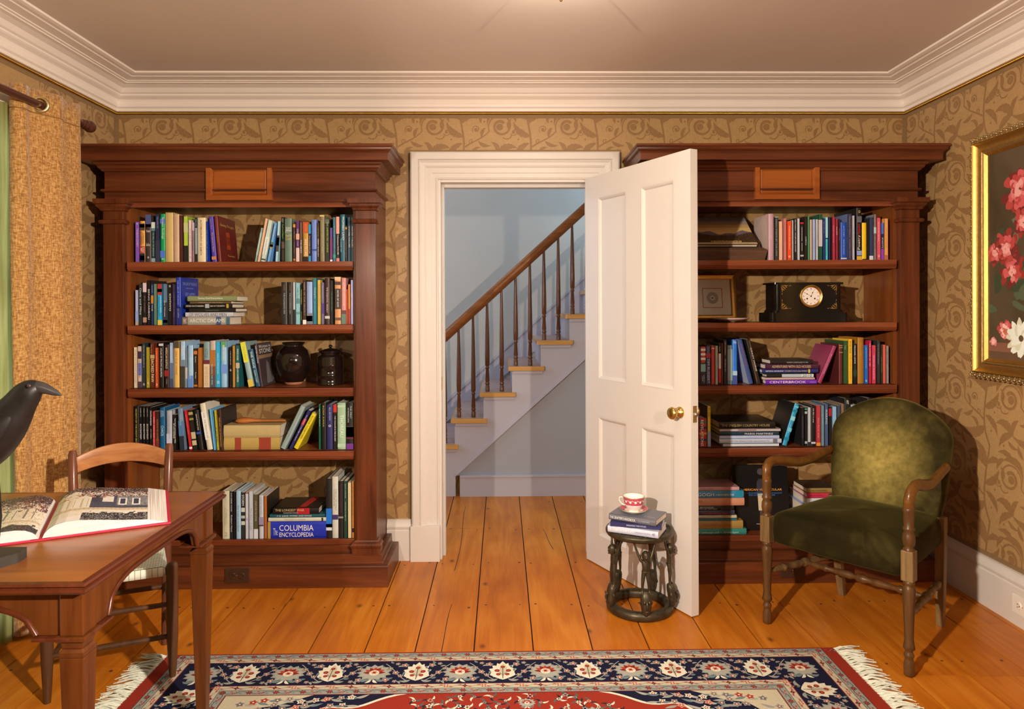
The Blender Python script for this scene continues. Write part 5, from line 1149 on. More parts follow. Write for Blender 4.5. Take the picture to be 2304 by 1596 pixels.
# framed seal and dish
fx = at(1605, 680, 3.60)[0]; fw = .122; fh = at(1640, 621, 3.64)[1]-SH[1]
fr = thing('framed_print', 'gilt framed print of a round seal in a red square, on second shelf', 'picture', (fx, 3.60, SH[1]+.0085), (-.16, 0, 0))
w = MB(); w.sweep([(-fw, 0), (fw, 0), (fw, fh), (-fw, fh)], [(0, 0), (0, .012), (.006, .017), (.012, .013), (.022, .011), (.028, .006), (.028, 0)], lambda x, y, h: (x, -h, y), closed=True, side=1); w.build('frame', M_gold, fr)
mt = MB().box(-fw+.02, fw-.02, -.004, .004, .02, fh-.02).build('mat_board', plain('mat_board', alb('c8b89c'), .8, .03), fr)
cz_ = at(1605, 674, 3.61)[1]-SH[1]; w = MB()
s2 = .052
for q in ([(-s2, -s2), (s2, -s2), (s2, -s2+.003), (-s2, -s2+.003)], [(-s2, s2-.003), (s2, s2-.003), (s2, s2), (-s2, s2)], [(-s2, -s2), (-s2+.003, -s2), (-s2+.003, s2), (-s2, s2)], [(s2-.003, -s2), (s2, -s2), (s2, s2), (s2-.003, s2)]):
    w.add([(a, -.0046, cz_+b) for a, b in q], [(0, 1, 2, 3)], 0)
for r0, r1 in ((.030, .028), (.0255, .0235), (.0155, .0135)):
    n = 40
    for k in range(n):
        a, b = 2*pi*k/n, 2*pi*(k+1)/n; w.add([(r0*math.cos(a), -.0046, cz_+r0*math.sin(a)), (r0*math.cos(b), -.0046, cz_+r0*math.sin(b)), (r1*math.cos(b), -.0046, cz_+r1*math.sin(b)), (r1*math.cos(a), -.0046, cz_+r1*math.sin(a))], [(0, 1, 2, 3)], 1)
for k in range(16):
    a = 2*pi*k/16
    for q in disc(.0195*math.cos(a), .0195*math.sin(a), .0028, 6): w.add([(x, -.0046, cz_+y) for x, y in q], [tuple(range(len(q)))], 1)
for q in star(0, 0, .010, .003, 4): w.add([(x, -.0048, cz_+y) for x, y in q], [tuple(range(len(q)))], 1)
w.build('printed_seal', [flat('a03028'), flat('4a4440')], mt, recalc=False)
dx_ = at(1646, 720, 3.455)[0]
tag(MB().lathe([(.025, 0), (.028, .003), (.06, .008), (.090, .016), (.096, .021), (.094, .022), (.06, .011), (.03, .006), (0, .005)], 40).build('dish', plain('dish_glaze', alb('c49c84'), .25, .05), loc=(dx_, 3.485, SH[1]+.0015)), 'shallow pale pink dish lying in front of the framed seal print', 'dish')
# landscape book on a wooden stand
sx1 = at(1727, 565, 3.42)[0]; X1 = 1.285; X0 = .97
bs = thing('book_stand', 'dark rustic wooden book stand on the top shelf beside the door', 'stand', ((X0+X1)/2, 3.5, SH[0]+.0015)); ox = (X0+X1)/2
wd_ = wood('rustic_dark_wood', alb('3c2414'), alb('5e3c24'), 'x', .6, 2, 0)
w = MB(); w.prism([(X0-.03-ox, 0), (sx1-.012-ox, 0), (sx1-ox, .045), (sx1-ox, .050), (sx1-.02-ox, .062), (X0-.03-ox, .062)], -.075, -.02, 'xz'); w.build('ledge', wd_, bs, bevel=.003)
L_ = .268; ang = math.radians(51)
Tb = Matrix.Translation((0, -.030, .062)) @ Matrix.Rotation(-ang, 4, 'X')
w = MB(); w.prism([(X0-.02-ox, 0), (X1+.012-ox, 0), (X1+.026-ox, .06), (X1+.010-ox, .17), (X1-.03-ox, L_+.005), (X0-.02-ox, L_+.005)], .004, .022, 'xz', T=Tb); w.build('back_board', wd_, bs, bevel=.003)
MB().box(X0-ox, X1-ox, -.015, .10, 0, .012).build('foot_board', wd_, bs)
MB().prism([(.05, .012), (.11, .012), (.11, .10)], -.01, .01, 'yz', T=Matrix.Translation((0, -.03, 0))).build('prop', wd_, bs)
lb = thing('landscape_book', 'book with a painted sunset valley on its cover, reclining on the wooden stand', 'book', (ox, 3.470, SH[0]+.068), (-ang, 0, 0))
W2 = X1-X0-.01; w = MB(); w.box(-W2/2, W2/2, -.016, -.013, .004, L_-.01); w.box(-W2/2, W2/2, -.001, .002, .004, L_-.01); w.box(-W2/2, -W2/2+.003, -.016, .002, .004, L_-.01); w.build('cover', bookmat('3c2c1c', .3), lb)
MB().box(-W2/2+.004, W2/2-.003, -.013, -.001, .007, L_-.013).build('pages', M_paper, lb)
w = MB(); pal = ['8c7c74', 'a88c6c', 'c89858', 'd8a860', '7c6468', '5c4c48', '4c3420', '3a2a18', '2c2014', '6c4826', 'b89460']
rn = random.Random(5); NX, NY = 110, 80
for i in range(NX):
    for j in range(NY):
        u, t_ = (i+.5)/NX, (j+.5)/NY
        mt_ = .42+.05*math.sin(u*9)+.03*math.sin(u*23+1); tree = .30+.22*max(0, abs(u-.5)*2-.45)+.05*rn.random()
        if t_ < .06: c = 10
        elif t_ < tree: c = rn.choice([6, 7, 8, 9, 7]) if t_ > .12 or abs(u-.5) > .25 else rn.choice([10, 9])
        elif t_ < mt_: c = rn.choice([4, 5, 4])
        elif t_ < .60: c = 3
        elif t_ < .72: c = 2
        elif t_ < .85: c = 1
        else: c = 0
        a0, a1, b0, b1 = -W2/2+W2*i/NX, -W2/2+W2*(i+1)/NX, .006+(L_-.018)*j/NY, .006+(L_-.018)*(j+1)/NY
        w.add([(a0, -.0164, b0), (a1, -.0164, b0), (a1, -.0164, b1), (a0, -.0164, b1)], [(0, 1, 2, 3)], c)
put_text(w, 'THE VALLEY AT EVENING', lambda u, v: (W2*(-.30+.70*u), -.0168, L_*(.87+.03*v)), 4)
put_text(w, 'DAVID S. DAVIS', lambda u, v: (W2*(.14+.24*u), -.0168, L_*(.045+.02*v)), 10)
w.build('cover_picture', [flat(c, 1, .4) for c in pal], lb, recalc=False)

# ================================================================ bronze stool, its books and the teacup
SXC, SYC = .607, 3.083
so = thing('bronze_stool', 'small round bronze stool held up by standing figures, in front of the white door', 'stool', (SXC, SYC, 0))
rim = [(.135, .333), (.143, .335), (.148, .342), (.149, .351), (.146, .358), (.140, .3605), (.12, .3600), (.08, .3595), (0, .3590), (0, .340), (.10, .338), (.125, .334)]
w = MB(); w.lathe(rim, 48, cap=False)
for k in range(44):
    a = 2*pi*k/44; w.lathe([(.0050, 0), (.004, .0022), (0, .003)], 6, T=Matrix.Translation((.134*math.cos(a), .134*math.sin(a), .3602)))
for r_ in (.118, .10, .082):
    for k in range(int(r_*260)):
        a = 2*pi*k/int(r_*260); w.lathe([(.0035, 0), (0, .0018)], 5, T=Matrix.Translation((r_*math.cos(a), r_*math.sin(a), .3597)))
w.build('seat', M_bronze, so)
MB().lathe([(.108+.02*0, .004), (.112, 0), (.138, 0), (.146, .008), (.1475, .022), (.143, .034), (.132, .040), (.116, .038), (.108, .028), (.106, .014), (.108, .004)], 48, cap=False).build('base_ring', M_bronze, so)
def figure():
    w = MB()
    # mask pedestal
    w.tube([(0, -.012, .030), (0, -.016, .045), (0, -.016, .065), (0, -.012, .095), (0, -.008, .115), (0, -.004, .126)], [(.010, .008), (.019, .018), (.024, .020), (.025, .021), (.024, .020), (.018, .015)], 14, up=(1, 0, 0))
    w.tube([(0, -.034, .062), (0, -.042, .078), (0, -.034, .094)], [(.006, .003), (.007, .006), (.003, .003)], 8, up=(1, 0, 0))
    for sx in (-1, 1):
        w.tube([(sx*.010, -.034, .086), (sx*.011, -.037, .092), (sx*.010, -.034, .098)], [(.004, .002), (.006, .004), (.004, .002)], 7, up=(1, 0, 0))
        w.tube([(sx*.022, -.012, .074), (sx*.028, -.012, .084), (sx*.022, -.012, .094)], [(.002, .003), (.004, .006), (.002, .003)], 6, up=(1, 0, 0))
    w.tube([(0, -.033, .050), (0, -.037, .054), (0, -.033, .058)], [(.006, .002), (.011, .004), (.006, .002)], 7, up=(1, 0, 0))
    for sx in (-1, 1):
        w.tube([(sx*.017, -.016, .118), (sx*.015, -.007, .126), (sx*.014, -.004, .14), (sx*.0135, -.007, .165), (sx*.010, -.004, .19), (sx*.007, -.002, .212)], [.005, .0055, .0055, .0075, .0095, .010], 9)
        w.tube([(sx*.015, 0, .256), (sx*.021, 0, .262), (sx*.030, .006, .285), (sx*.040, .012, .312), (sx*.046, .014, .332), (sx*.046, .014, .338)], [.0075, .0068, .0058, .005, .0045, .006], 8)
        for f in (-.004, 0, .004): w.tube([(sx*.046+f, .011, .332), (sx*.047+f*1.2, .008, .340)], .0018, 5)
    w.tube([(0, 0, .205), (0, -.001, .214), (0, -.004, .228), (0, -.002, .245), (0, .001, .258), (0, .001, .268)], [(.013, .010), (.0165, .012), (.014, .0115), (.0165, .012), (.019, .011), (.008, .008)], 12, up=(1, 0, 0))
    w.tube([(0, -.012*math.cos(0), .2175)]+[], .001, 4) if False else None
    w.lathe([(.0165, -.002), (.0185, 0), (.0165, .002)], 14, T=Matrix.Translation((0, -.001, .214)) @ Matrix.Scale(.78, 4, (0, 1, 0)))
    # head
    w.tube([(0, .000, .258), (0, -.004, .264), (0, -.007, .272), (0, -.006, .284), (0, -.003, .295), (0, -.001, .302)], [(.007, .008), (.013, .0155), (.0165, .019), (.018, .020), (.0155, .018), (.006, .008)], 14, up=(1, 0, 0))
    w.tube([(0, -.022, .286), (0, -.028, .277), (0, -.024, .272)], [.002, .0042, .003], 7)
    w.tube([(-.007, -.023, .2655), (0, -.027, .2650), (.007, -.023, .2655)], [.002, .0034, .002], 7)
    for sx in (-1, 1):
        w.tube([(sx*.0075, -.020, .2840), (sx*.0075, -.0255, .2835), (sx*.0075, -.021, .2815)], [.0035, .0035, .003], 7)
        w.tube([(sx*.003, -.024, .289), (sx*.008, -.024, .291), (sx*.014, -.017, .287)], .0018, 6)
        w.tube([(sx*.018, -.002, .270), (sx*.0205, 0, .277), (sx*.018, 0, .285)], [.002, .0042, .002], 6)
    return w
f0 = figure().build('figure', M_bronze, so, sub=1)
for k, a in enumerate((-90, -18, 54, 126, 198)):
    o = f0 if k == 0 else f0.copy()
    if k: COL.objects.link(o)
    o.parent = so; t = math.radians(a); o.location = (.127*math.cos(t), .127*math.sin(t), 0); o.rotation_euler = (0, 0, t+pi/2)
GS = 'three books under the teacup'
def stoolbook(pl, pr, z, t, d, label, c, titles, soft, bands=[], **k):
    a = atz(*pl, z); b = atz(*pr, z); L = math.hypot(b[0]-a[0], b[1]-a[1]); rz = math.atan2(b[1]-a[1], b[0]-a[0])
    r = thing('paperback_book' if soft else 'hardback_book', label, 'book', (b[0], b[1], z+.0004), (0, -pi/2, rz), GS)
    book_mesh(t-.0008, L, d, r, c, soft, bands, titles, **k); return z+t
z = .3632
z = stoolbook((1367, 1197), (1481, 1213), z, .0285, .150, 'white hardback with script title, lying directly on the bronze stool', 'b8aca8', [('A Table in the Tarn', .04, .52, 'f0ece8', .35, .85), ('ORLANDO MURRIN', .55, .85, '8c8480', .35, .6), ('4E', .88, .94, '5c5654', .3, .7, 0)], False)
z = stoolbook((1373, 1184), (1489, 1194), z, .020, .135, 'thin navy book in the middle of the stack on the bronze stool', '282444', [('DREAMING THE FUTURE', .32, .70, 'c0b8c0', .3, .62)], True)
def art_graft(cov, mi, t, h, d):
    x = t+.0004; R_ = random.Random(2)
    for k in range(22):
        a = R_.uniform(0, 2*pi); q = ribbon_quads([(.38+.02*math.cos(a), .5+.02*math.sin(a)), (.38+R_.uniform(.05, .10)*math.cos(a), .5+R_.uniform(.15, .28)*math.sin(a))], .007)
        for p_ in q: cov.add([(x, d*(1-b), h*a_) for a_, b in p_], [(0, 1, 2, 3)], mi('8c9c94'))
    put_text(cov, 'THE GRAFTER\'S\nHANDBOOK', lambda u, v: (x, d*(.55+.32*v), h*(.93-.40*u)), mi('a89c98')); put_text(cov, 'R.J.GARNER', lambda u, v: (x, d*(.2+.08*v), h*(.30-.22*u)), mi('a89c98'))
z = stoolbook((1369.5, 1169), (1475, 1186), z, .0255, .150, 'grey hardback topping the stack on the bronze stool, under the teacup', '5c5452', [("THE GRAFTER'S HANDBOOK", .03, .58, CREAM, .28, .72), ('R.J.GARNER', .64, .88, 'a09894', .32, .66)], False, front='645c5a', art=None) if False else stoolbook((1369.5, 1169), (1475, 1186), z, .0255, .150, 'grey hardback topping the stack on the bronze stool, under the teacup', '5c5452', [("THE GRAFTER'S HANDBOOK", .03, .58, CREAM, .28, .72), ('R.J.GARNER', .64, .88, 'a09894', .32, .66)], False, front='645c5a', front_art=art_graft)
cx_, cy_ = atz(1426, 1153, z)
M_redprint = plain('red_transfer_print', alb('b4444c'), .25, .12, 200); M_giltline = plain('gilt_line', (.75, .5, .15), .3, .1, 50, 1.)
sc = thing('saucer', 'red patterned porcelain saucer under the teacup, on the grey book', 'saucer', (cx_, cy_, z+.0008))
pr = [(.030, 0), (.032, .003), (.044, .006), (.056, .012), (.0615, .018), (.061, .0195), (.050, .013), (.036, .0075), (.02, .006), (0, .006)]
MB().lathe(pr, 40).build('saucer_body', M_porcelain, sc)
w = MB(); n = 36
def band(w, prof, m=0, seg=40): w.lathe(prof, seg, m, cap=False)
band(w, [(.0595, .0188), (.050, .0136), (.040, .0098)]); band(w, [(.0620, .0180), (.0612, .0200)], 1); w.build('printed_border', [M_redprint, M_giltline], sc, recalc=False)
tc = thing('teacup', 'red and white patterned porcelain teacup on its saucer on the stool', 'cup', (cx_, cy_, z+.0075))
MB().lathe([(.022, 0), (.024, .001), (.0235, .004), (.029, .010), (.037, .022), (.041, .036), (.0435, .052), (.0465, .062), (.0475, .0645), (.046, .0645), (.042, .052), (.0395, .036), (.034, .02), (.02, .01), (0, .008)], 40).build('cup_body', M_porcelain, tc)
w = MB(); band(w, [(.0402, .031), (.0417, .036), (.0442, .052), (.0472, .0622)]); band(w, [(.0478, .0630), (.0482, .0648), (.0462, .0650)], 1); band(w, [(.0460, .0635), (.0424, .052)], 0)
for k in range(12):
    a = 2*pi*k/12
    for q in disc(0, 0, .0055, 8)+disc(.008, .006, .0022, 6)+disc(-.008, .004, .0022, 6):
        w.add([((.0436+y_*.14)*math.cos(a+x_/.043), (.0436+y_*.14)*math.sin(a+x_/.043), .0455+y_) for x_, y_ in q], [tuple(range(len(q)))], 2)
w.build('printed_band', [M_redprint, M_giltline, M_porcelain], tc, recalc=False)
w = MB().tube([(-.042, .004, .054), (-.050, .005, .060), (-.062, .006, .058), (-.064, .006, .046), (-.056, .005, .034), (-.047, .004, .026), (-.038, .003, .024)], .0028, 8); w.build('handle', M_porcelain, tc)
w = MB().tube([(-.050, .005, .0625), (-.058, .0055, .0615), (-.0645, .006, .056), (-.0665, .006, .047)], .0012, 6); w.build('handle_gilding', M_giltline, tc)

# ================================================================ armchair
ac = thing('armchair', 'carved wooden armchair with olive green velvet seat and back, before the bookcase corner', 'armchair', (1.294, 2.716, 0), (0, 0, math.radians(-50.8)))
def loft(rings, m=0):
    w = MB(); n = len(rings[0]); w.v = [tuple(p) for r in rings for p in r]
    for j in range(len(rings)-1):
        for i in range(n): w.f.append((j*n+i, j*n+(i+1) % n, (j+1)*n+(i+1) % n, (j+1)*n+i)); w.m.append(m); w.s.append(True)
    w.f += [tuple(range(n-1, -1, -1)), tuple(range((len(rings)-1)*n, len(rings)*n))]; w.m += [m, m]; w.s += [True, True]
    return w
def resample(pts, n):
    d = [0]; P = pts+[pts[0]]
    for a, b in zip(P, P[1:]): d.append(d[-1]+math.hypot(b[0]-a[0], b[1]-a[1]))
    out = []
    for k in range(n):
        t = d[-1]*k/n; i = max(j for j in range(len(d)-1) if d[j] <= t+1e-9); f = (t-d[i])/(d[i+1]-d[i]); a, b = P[i], P[i+1]
        out.append((a[0]+(b[0]-a[0])*f, a[1]+(b[1]-a[1])*f))
    return out
seat = resample([(-.258, .012), (-.245, -.012), (-.12, -.020), (0, -.022), (.12, -.020), (.245, -.012), (.258, .012), (.245, .25), (.226, .47), (.20, .49), (-.20, .49), (-.226, .47), (-.245, .25)], 56)
c0, c1 = 0, .235
rings = [[(c0+(x-c0)*s_, c1+(y-c1)*s_, z_+(.006*(1-((x)/.26)**2) if z_ > .44 else 0)) for x, y in seat] for s_, z_ in ((.90, .352), (.975, .352), (1., .362), (1.008, .40), (1., .440), (.985, .458), (.95, .470), (.86, .480), (.65, .488), (.35, .493), (.02, .494))]
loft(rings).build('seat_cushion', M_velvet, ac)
bo = [(-.20, .455), (-.222, .465), (-.236, .56), (-.246, .68), (-.250, .77), (-.240, .805), (-.222, .832), (-.19, .862), (-.15, .890), (-.10, .913), (-.05, .926), (0, .930)]
bo = bo+[(-x, z_) for x, z_ in bo[-2::-1]]
bo = resample(bo, 64); cz = .69
yb = lambda z_: .468+(z_-.455)*.20
rings = [[(x*s_, yb(cz+(z_-cz)*s_)+dy_, cz+(z_-cz)*s_) for x, z_ in bo] for s_, dy_ in ((.05, .046), (.93, .046), (.985, .040), (1, .028), (1, .004), (.985, -.010), (.95, -.018), (.86, -.024), (.6, -.030), (.3, -.033), (.03, -.034))]
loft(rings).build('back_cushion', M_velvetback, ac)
w = MB()
for sx in (-1, 1): w.tube([(x*1.003*1, yb(z_)+.030, z_) for x, z_ in bo if x*sx >= 0 or True][:2], .001, 4) if False else None
leg = [(.0145, 0), (.0175, .004), (.0185, .020), (.0175, .045), (.0145, .060), (.0135, .066), (.0175, .072), (.0175, .079), (.0125, .087), (.0135, .094), (.0205, .100), (.0185, .112), (.0155, .13), (.0165, .18), (.0195, .25), (.0225, .300), (.0225, .316), (.0185, .324), (.0140, .329), (.0195, .335), (.0195, .342), (.015, .347)]
flut = lambda j, i: .14*(i % 2) if 9 <= j <= 16 else 0
post = [(.0195, .455), (.0195, .461), (.0140, .467), (.0190, .474), (.0220, .492), (.0205, .512), (.0155, .524), (.0205, .530), (.0205, .536), (.0165, .542), (.0185, .565), (.0185, .590), (.0205, .597), (.0205, .604), (.018, .61)]
for sx in (-1, 1):
    MB().lathe(leg, 24, T=Matrix.Translation((sx*.278, 0, 0)), flute=flut).build('leg', M_oak, ac)
    MB().box(sx*.278-.0215, sx*.278+.0215, -.0215, .0215, .345, .456).build('leg_block', M_oakraw, ac, bevel=.004)
    MB().lathe(post, 22, T=Matrix.Translation((sx*.278, 0, 0))).build('arm_post', M_oak, ac)
    pts = [(.278, 0, .606), (.279, -.001, .632), (.281, .004, .655), (.282, .022, .672), (.280, .05, .679), (.276, .10, .675), (.270, .17, .660), (.262, .25, .648), (.253, .33, .652), (.246, .41, .664), (.240, .49, .675)]
    P2 = []
    for i in range(len(pts)-1):
        for k in range(3): P2.append(tuple(pts[i][q]+(pts[i+1][q]-pts[i][q])*k/3 for q in range(3)))
    P2.append(pts[-1]); n = len(P2)
    MB().tube([(sx*p[0], p[1], p[2]) for p in P2], [(.0185-.003*i/n, .019+.003*math.sin(pi*i/n)) for i in range(n)], 14, up=(sx, 0, 0)).build('armrest', M_oakarm, ac)
    w = MB(); T_ = [(sx*.205, .525, 0), (sx*.212, .508, .16), (sx*.220, .488, .36), (sx*.224, .478, .47)]
    rr = [.0135, .0165, .0185, .0185]; vs = []
    for (x, y, z_), r in zip(T_, rr): vs += [(x-r, y-r, z_), (x+r, y-r, z_), (x+r, y+r, z_), (x-r, y+r, z_)]
    w.add(vs, [(4*j+i, 4*j+(i+1) % 4, 4*j+4+(i+1) % 4, 4*j+4+i) for j in range(3) for i in range(4)]+[(3, 2, 1, 0), (12, 13, 14, 15)]); w.build('leg', M_oakraw, ac, bevel=.002)
def turned(p, q, beads, r0=.010):
    p, q = Vector(p), Vector(q); L = (q-p).length; pr_ = [(r0*.75, 0)]
    for t_, r in beads: pr_.append((r, t_*L))
    pr_.append((r0*.75, L))
    return MB().lathe(pr_, 14, T=Matrix.Translation(p) @ (q-p).to_track_quat('Z', 'Y').to_matrix().to_4x4())
bd = [(.06, .010), (.12, .0145), (.16, .010), (.18, .0155), (.2, .0155), (.22, .010), (.30, .0135), (.40, .0165), (.44, .010), (.47, .0165), (.5, .020), (.53, .0165), (.56, .010), (.60, .0165), (.70, .0135), (.78, .010), (.8, .0155), (.82, .0155), (.84, .010), (.88, .0145), (.94, .010)]
for sx in (-1, 1): turned((sx*.276, .016, .218), (sx*.212, .505, .192), bd).build('stretcher', M_oakraw, ac)
turned((-.243, .26, .204), (.243, .26, .204), bd).build('stretcher', M_oak, ac)

# ================================================================ writing table
TX1, TY0, TY1, TZ = -.912, 1.530, 2.288, .745; TX0 = -1.93
wt = thing('writing_table', 'reddish wooden writing table with arched apron and tapered legs, carrying the open book', 'table', ((TX0+TX1)/2, (TY0+TY1)/2, 0)); OX, OY = (TX0+TX1)/2, (TY0+TY1)/2
def wpart(mb, name, mat, **k): mb.v = [(p[0]-OX, p[1]-OY, p[2]) for p in mb.v]; return mb.build(name, mat, wt, **k)
wpart(MB().box(TX0+.006, TX1-.006, TY0+.006, TY1-.006, TZ-.024, TZ), 'table_top', M_cherryX)
ed = [(-.008, TZ+.0005), (.003, TZ-.001), (.006, TZ-.006), (.002, TZ-.010), (.008, TZ-.013), (.009, TZ-.018), (.004, TZ-.024), (-.008, TZ-.024)]
wpart(MB().sweep([(TX0, TY0), (TX1, TY0), (TX1, TY1), (TX0, TY1)], ed, closed=True, side=-1), 'edge_moulding', M_cherryTrim)
lx = {1: TX1-.045, -1: TX0+.045}; ly = {-1: TY0+.055, 1: TY1-.055}
ZLOW, ZHI = .615, .688
def arch(a, b, n=40):
    r = []
    for i in range(n+1):
        t_ = i/n; s_ = 2*t_-1; r.append((a+(b-a)*t_, ZLOW+(ZHI-ZLOW)*(max(0, 1-abs(s_)**4.5))**.5))
    return r
for yy, nm in ((ly[-1]-.018, 'apron'), (ly[1]+.002, 'apron')):
    a = arch(lx[-1]+.082, lx[1]-.082); wpart(MB().prism([(lx[-1]+.025, ZLOW)]+a+[(lx[1]-.025, ZLOW), (lx[1]-.025, TZ-.024), (lx[-1]+.025, TZ-.024)], yy, yy+.016), nm, M_cherryLeg)
    yo = yy-.001 if yy < OY else yy+.017
    wpart(MB().tube([(p[0], yo, p[1]) for p in a], .0065, 8, up=(0, 1, 0)), 'apron_bead', M_cherryTrim)
for xx in (lx[1]+.004, lx[-1]-.020):
    a = arch(ly[-1]+.082, ly[1]-.082); wpart(MB().prism([(ly[-1]+.025, ZLOW)]+a+[(ly[1]-.025, ZLOW), (ly[1]-.025, TZ-.024), (ly[-1]+.025, TZ-.024)], xx, xx+.016, 'yz'), 'apron', M_cherryLeg)
    xo = xx+.017 if xx > OX else xx-.001
    wpart(MB().tube([(xo, p[0], p[1]) for p in a], .0065, 8, up=(1, 0, 0)), 'apron_bead', M_cherryTrim)
for i in (-1, 1):
    for j in (-1, 1):
        x, y = lx[i], ly[j]; w = MB()
        def sq(z0, r0, z1, r1): w.add([(x+a*r0, y+b*r0, z0) for a, b in ((-1, -1), (1, -1), (1, 1), (-1, 1))]+[(x+a*r1, y+b*r1, z1) for a, b in ((-1, -1), (1, -1), (1, 1), (-1, 1))], [(0, 3, 2, 1), (4, 5, 6, 7)]+[(k, (k+1) % 4, 4+(k+1) % 4, 4+k) for k in range(4)])
        sq(.615, .0255, TZ-.024, .0255); sq(.604, .033, .615, .033); sq(.585, .022, .604, .0265); sq(.576, .028, .585, .022); sq(.566, .0265, .576, .028); sq(.0095 if i > 0 else 0, .014, .566, .0265)
        wpart(w, 'leg', M_cherryLeg, bevel=.002)
        w = MB()
        for sa, sb in ((-i, 0), (0, -j)): w.box(x+min(0, sa*.085)-.0 if sa else x-.0345, x+max(0, sa*.085) if sa else x+.0345, y+min(0, sb*.085) if sb else y-.0342, y+max(0, sb*.085) if sb else y+.0342, .6055 if sa else .6065, .6140 if sa else .6133)
        wpart(w, 'leg_pad', M_cherryTrim, bevel=.003)

# open picture book on the table
ob = thing('open_book', 'large open picture book with red covers showing a house photograph, on the writing table', 'book', (-1.189, 1.811, TZ+.001), (0, 0, math.atan2(.446, .896)))
BH = .377
MB().box(.022, .302, -.006, BH+.004, 0, .0045).box(-.302, -.022, -.006, BH+.004, 0, .0045).box(-.023, .023, -.006, BH+.004, -.0004, .0036).build('cover', bookmat('b41c34', .4), ob, bevel=.001)
pr_R = [(.004, .0045), (.009, .016), (.018, .026), (.032, .0345), (.055, .0395), (.085, .0395), (.13, .034), (.18, .026), (.245, .0185)]
pr_L = [(-.004, .0045), (-.009, .014), (-.018, .022), (-.032, .029), (-.055, .033), (-.085, .0325), (-.13, .028), (-.19, .020), (-.28, .0115)]
M_edge = None
def mk_edge():
    t = NT('page_edges'); f = t.noise(t.coords((.2, .2, 150)), 14, 2); t.col(t.ramp(f, [(.35, (.42, .40, .40)), (.6, (.80, .77, .76))])); return t.set(Roughness=.8)
M_edge = mk_edge()
def block(pr_, xe_):
    q = pr_+[(xe_, .0055), (pr_[0][0], .0048)]
    return MB().prism(q, 0, BH, 'xz')
block(pr_R, .294).build('page_block', M_edge, ob); block(pr_L, -.294).build('page_block', M_edge, ob)
def zat(pr_, x):
    P = sorted(pr_)
    for (a, za), (b, zb_) in zip(P, P[1:]):
        if a <= x <= b: return za+(zb_-za)*(x-a)/(b-a)
    return P[0][1] if x < P[0][0] else P[-1][1]
PAL = ['d8c09c', 'e0d0b4', 'c8a47c', '2c2420', '40302c', 'a0342c', '74685c', '54504c', '8c8478', '383c48', 'c8b890', '8c8c54', 'b89c74', '6c2c24', 'e4dcd0', '4c4a54']
def page(pr_, x0, x1, side):
    w = MB(); rn = random.Random(11+side); NX, NY = 108, 96
    for i in range(NX):
        for j in range(NY):
            u, v_ = (i+.5)/NX, (j+.5)/NY; n = math.sin(u*31+v_*17)*math.sin(v_*41-u*13)+.7*math.sin(u*67+3)*math.sin(v_*73)
            if side:                                   # the page with the house
                c = 0 if rn.random() < .7 else 1
                if v_ > .86+.04*n: c = rn.choice([3, 3, 4, 13, 8])
                elif v_ > .74+.05*n and u > .25: c = rn.choice([3, 4, 5, 6, 0, 14])
                elif .66 < v_ < .76 and u < .6 and n > .1: c = rn.choice([5, 12, 13, 2])
                elif u > .38 and .34 < v_ < .74:
                    c = rn.choice([8, 6, 8, 7]) if u > .66 else rn.choice([9, 7, 15])
                    for a, b in ((.72, .55), (.87, .55)):
                        if abs(u-a) < .045 and abs(v_-b) < .11: c = 9 if abs(u-a) < .03 and abs(v_-b) < .085 else 14
                    if .50 < u < .62 and .52 < v_ < .70: c = rn.choice([14, 1, 0])
                    if .38 < u < .46 and v_ > .5: c = rn.choice([9, 15, 4])
                    if v_ < .42: c = rn.choice([9, 15, 7])
                elif .28 < v_ < .34: c = 2 if (i % 5 > 1) else 12
                elif v_ < .20+.03*n and u > .32: c = rn.choice([3, 4, 8, 3])
                elif v_ < .12: c = 14
                elif u < .38 and .36 < v_ < .62 and (i % 15 in (0, 1, 7)): c = 12
            else:
                c = 10 if rn.random() < .6 else 11
                if u > .45: c = 0 if rn.random() < .75 else 12
                if v_ > .80+.06*n and u > .2: c = rn.choice([4, 3, 6, 3, 13])
                elif v_ > .58+.08*n and u > .35: c = rn.choice([4, 5, 2, 14, 3, 9, 6])
                elif v_ > .84 and u > .65: c = 5
                elif .22 < v_ < .26 and u > .3: c = 2 if i % 5 > 1 else 12
                elif u > .5 and .30 < v_ < .56 and (i % 18 in (0, 1, 8)): c = 6
                elif v_ < .14+.04*n and u > .35: c = rn.choice([4, 7, 3])
                elif u < .4 and n > .45: c = rn.choice([14, 1, 11])
            a0, a1 = x0+(x1-x0)*i/NX, x0+(x1-x0)*(i+1)/NX; b0, b1 = .002+(BH-.004)*j/NY, .002+(BH-.004)*(j+1)/NY
            za, zb_ = zat(pr_, a0)+.0005, zat(pr_, a1)+.0005
            w.add([(a0, b0, za), (a1, b0, zb_), (a1, b1, zb_), (a0, b1, za)], [(0, 1, 2, 3)], c, True)
    return w
page(pr_R, .010, .2445, 1).build('printed_page', [flat(c, 1, .35) for c in PAL], ob); page(pr_L, -.279, -.010, 0).build('printed_page', [flat(c, 1, .35) for c in PAL], ob)

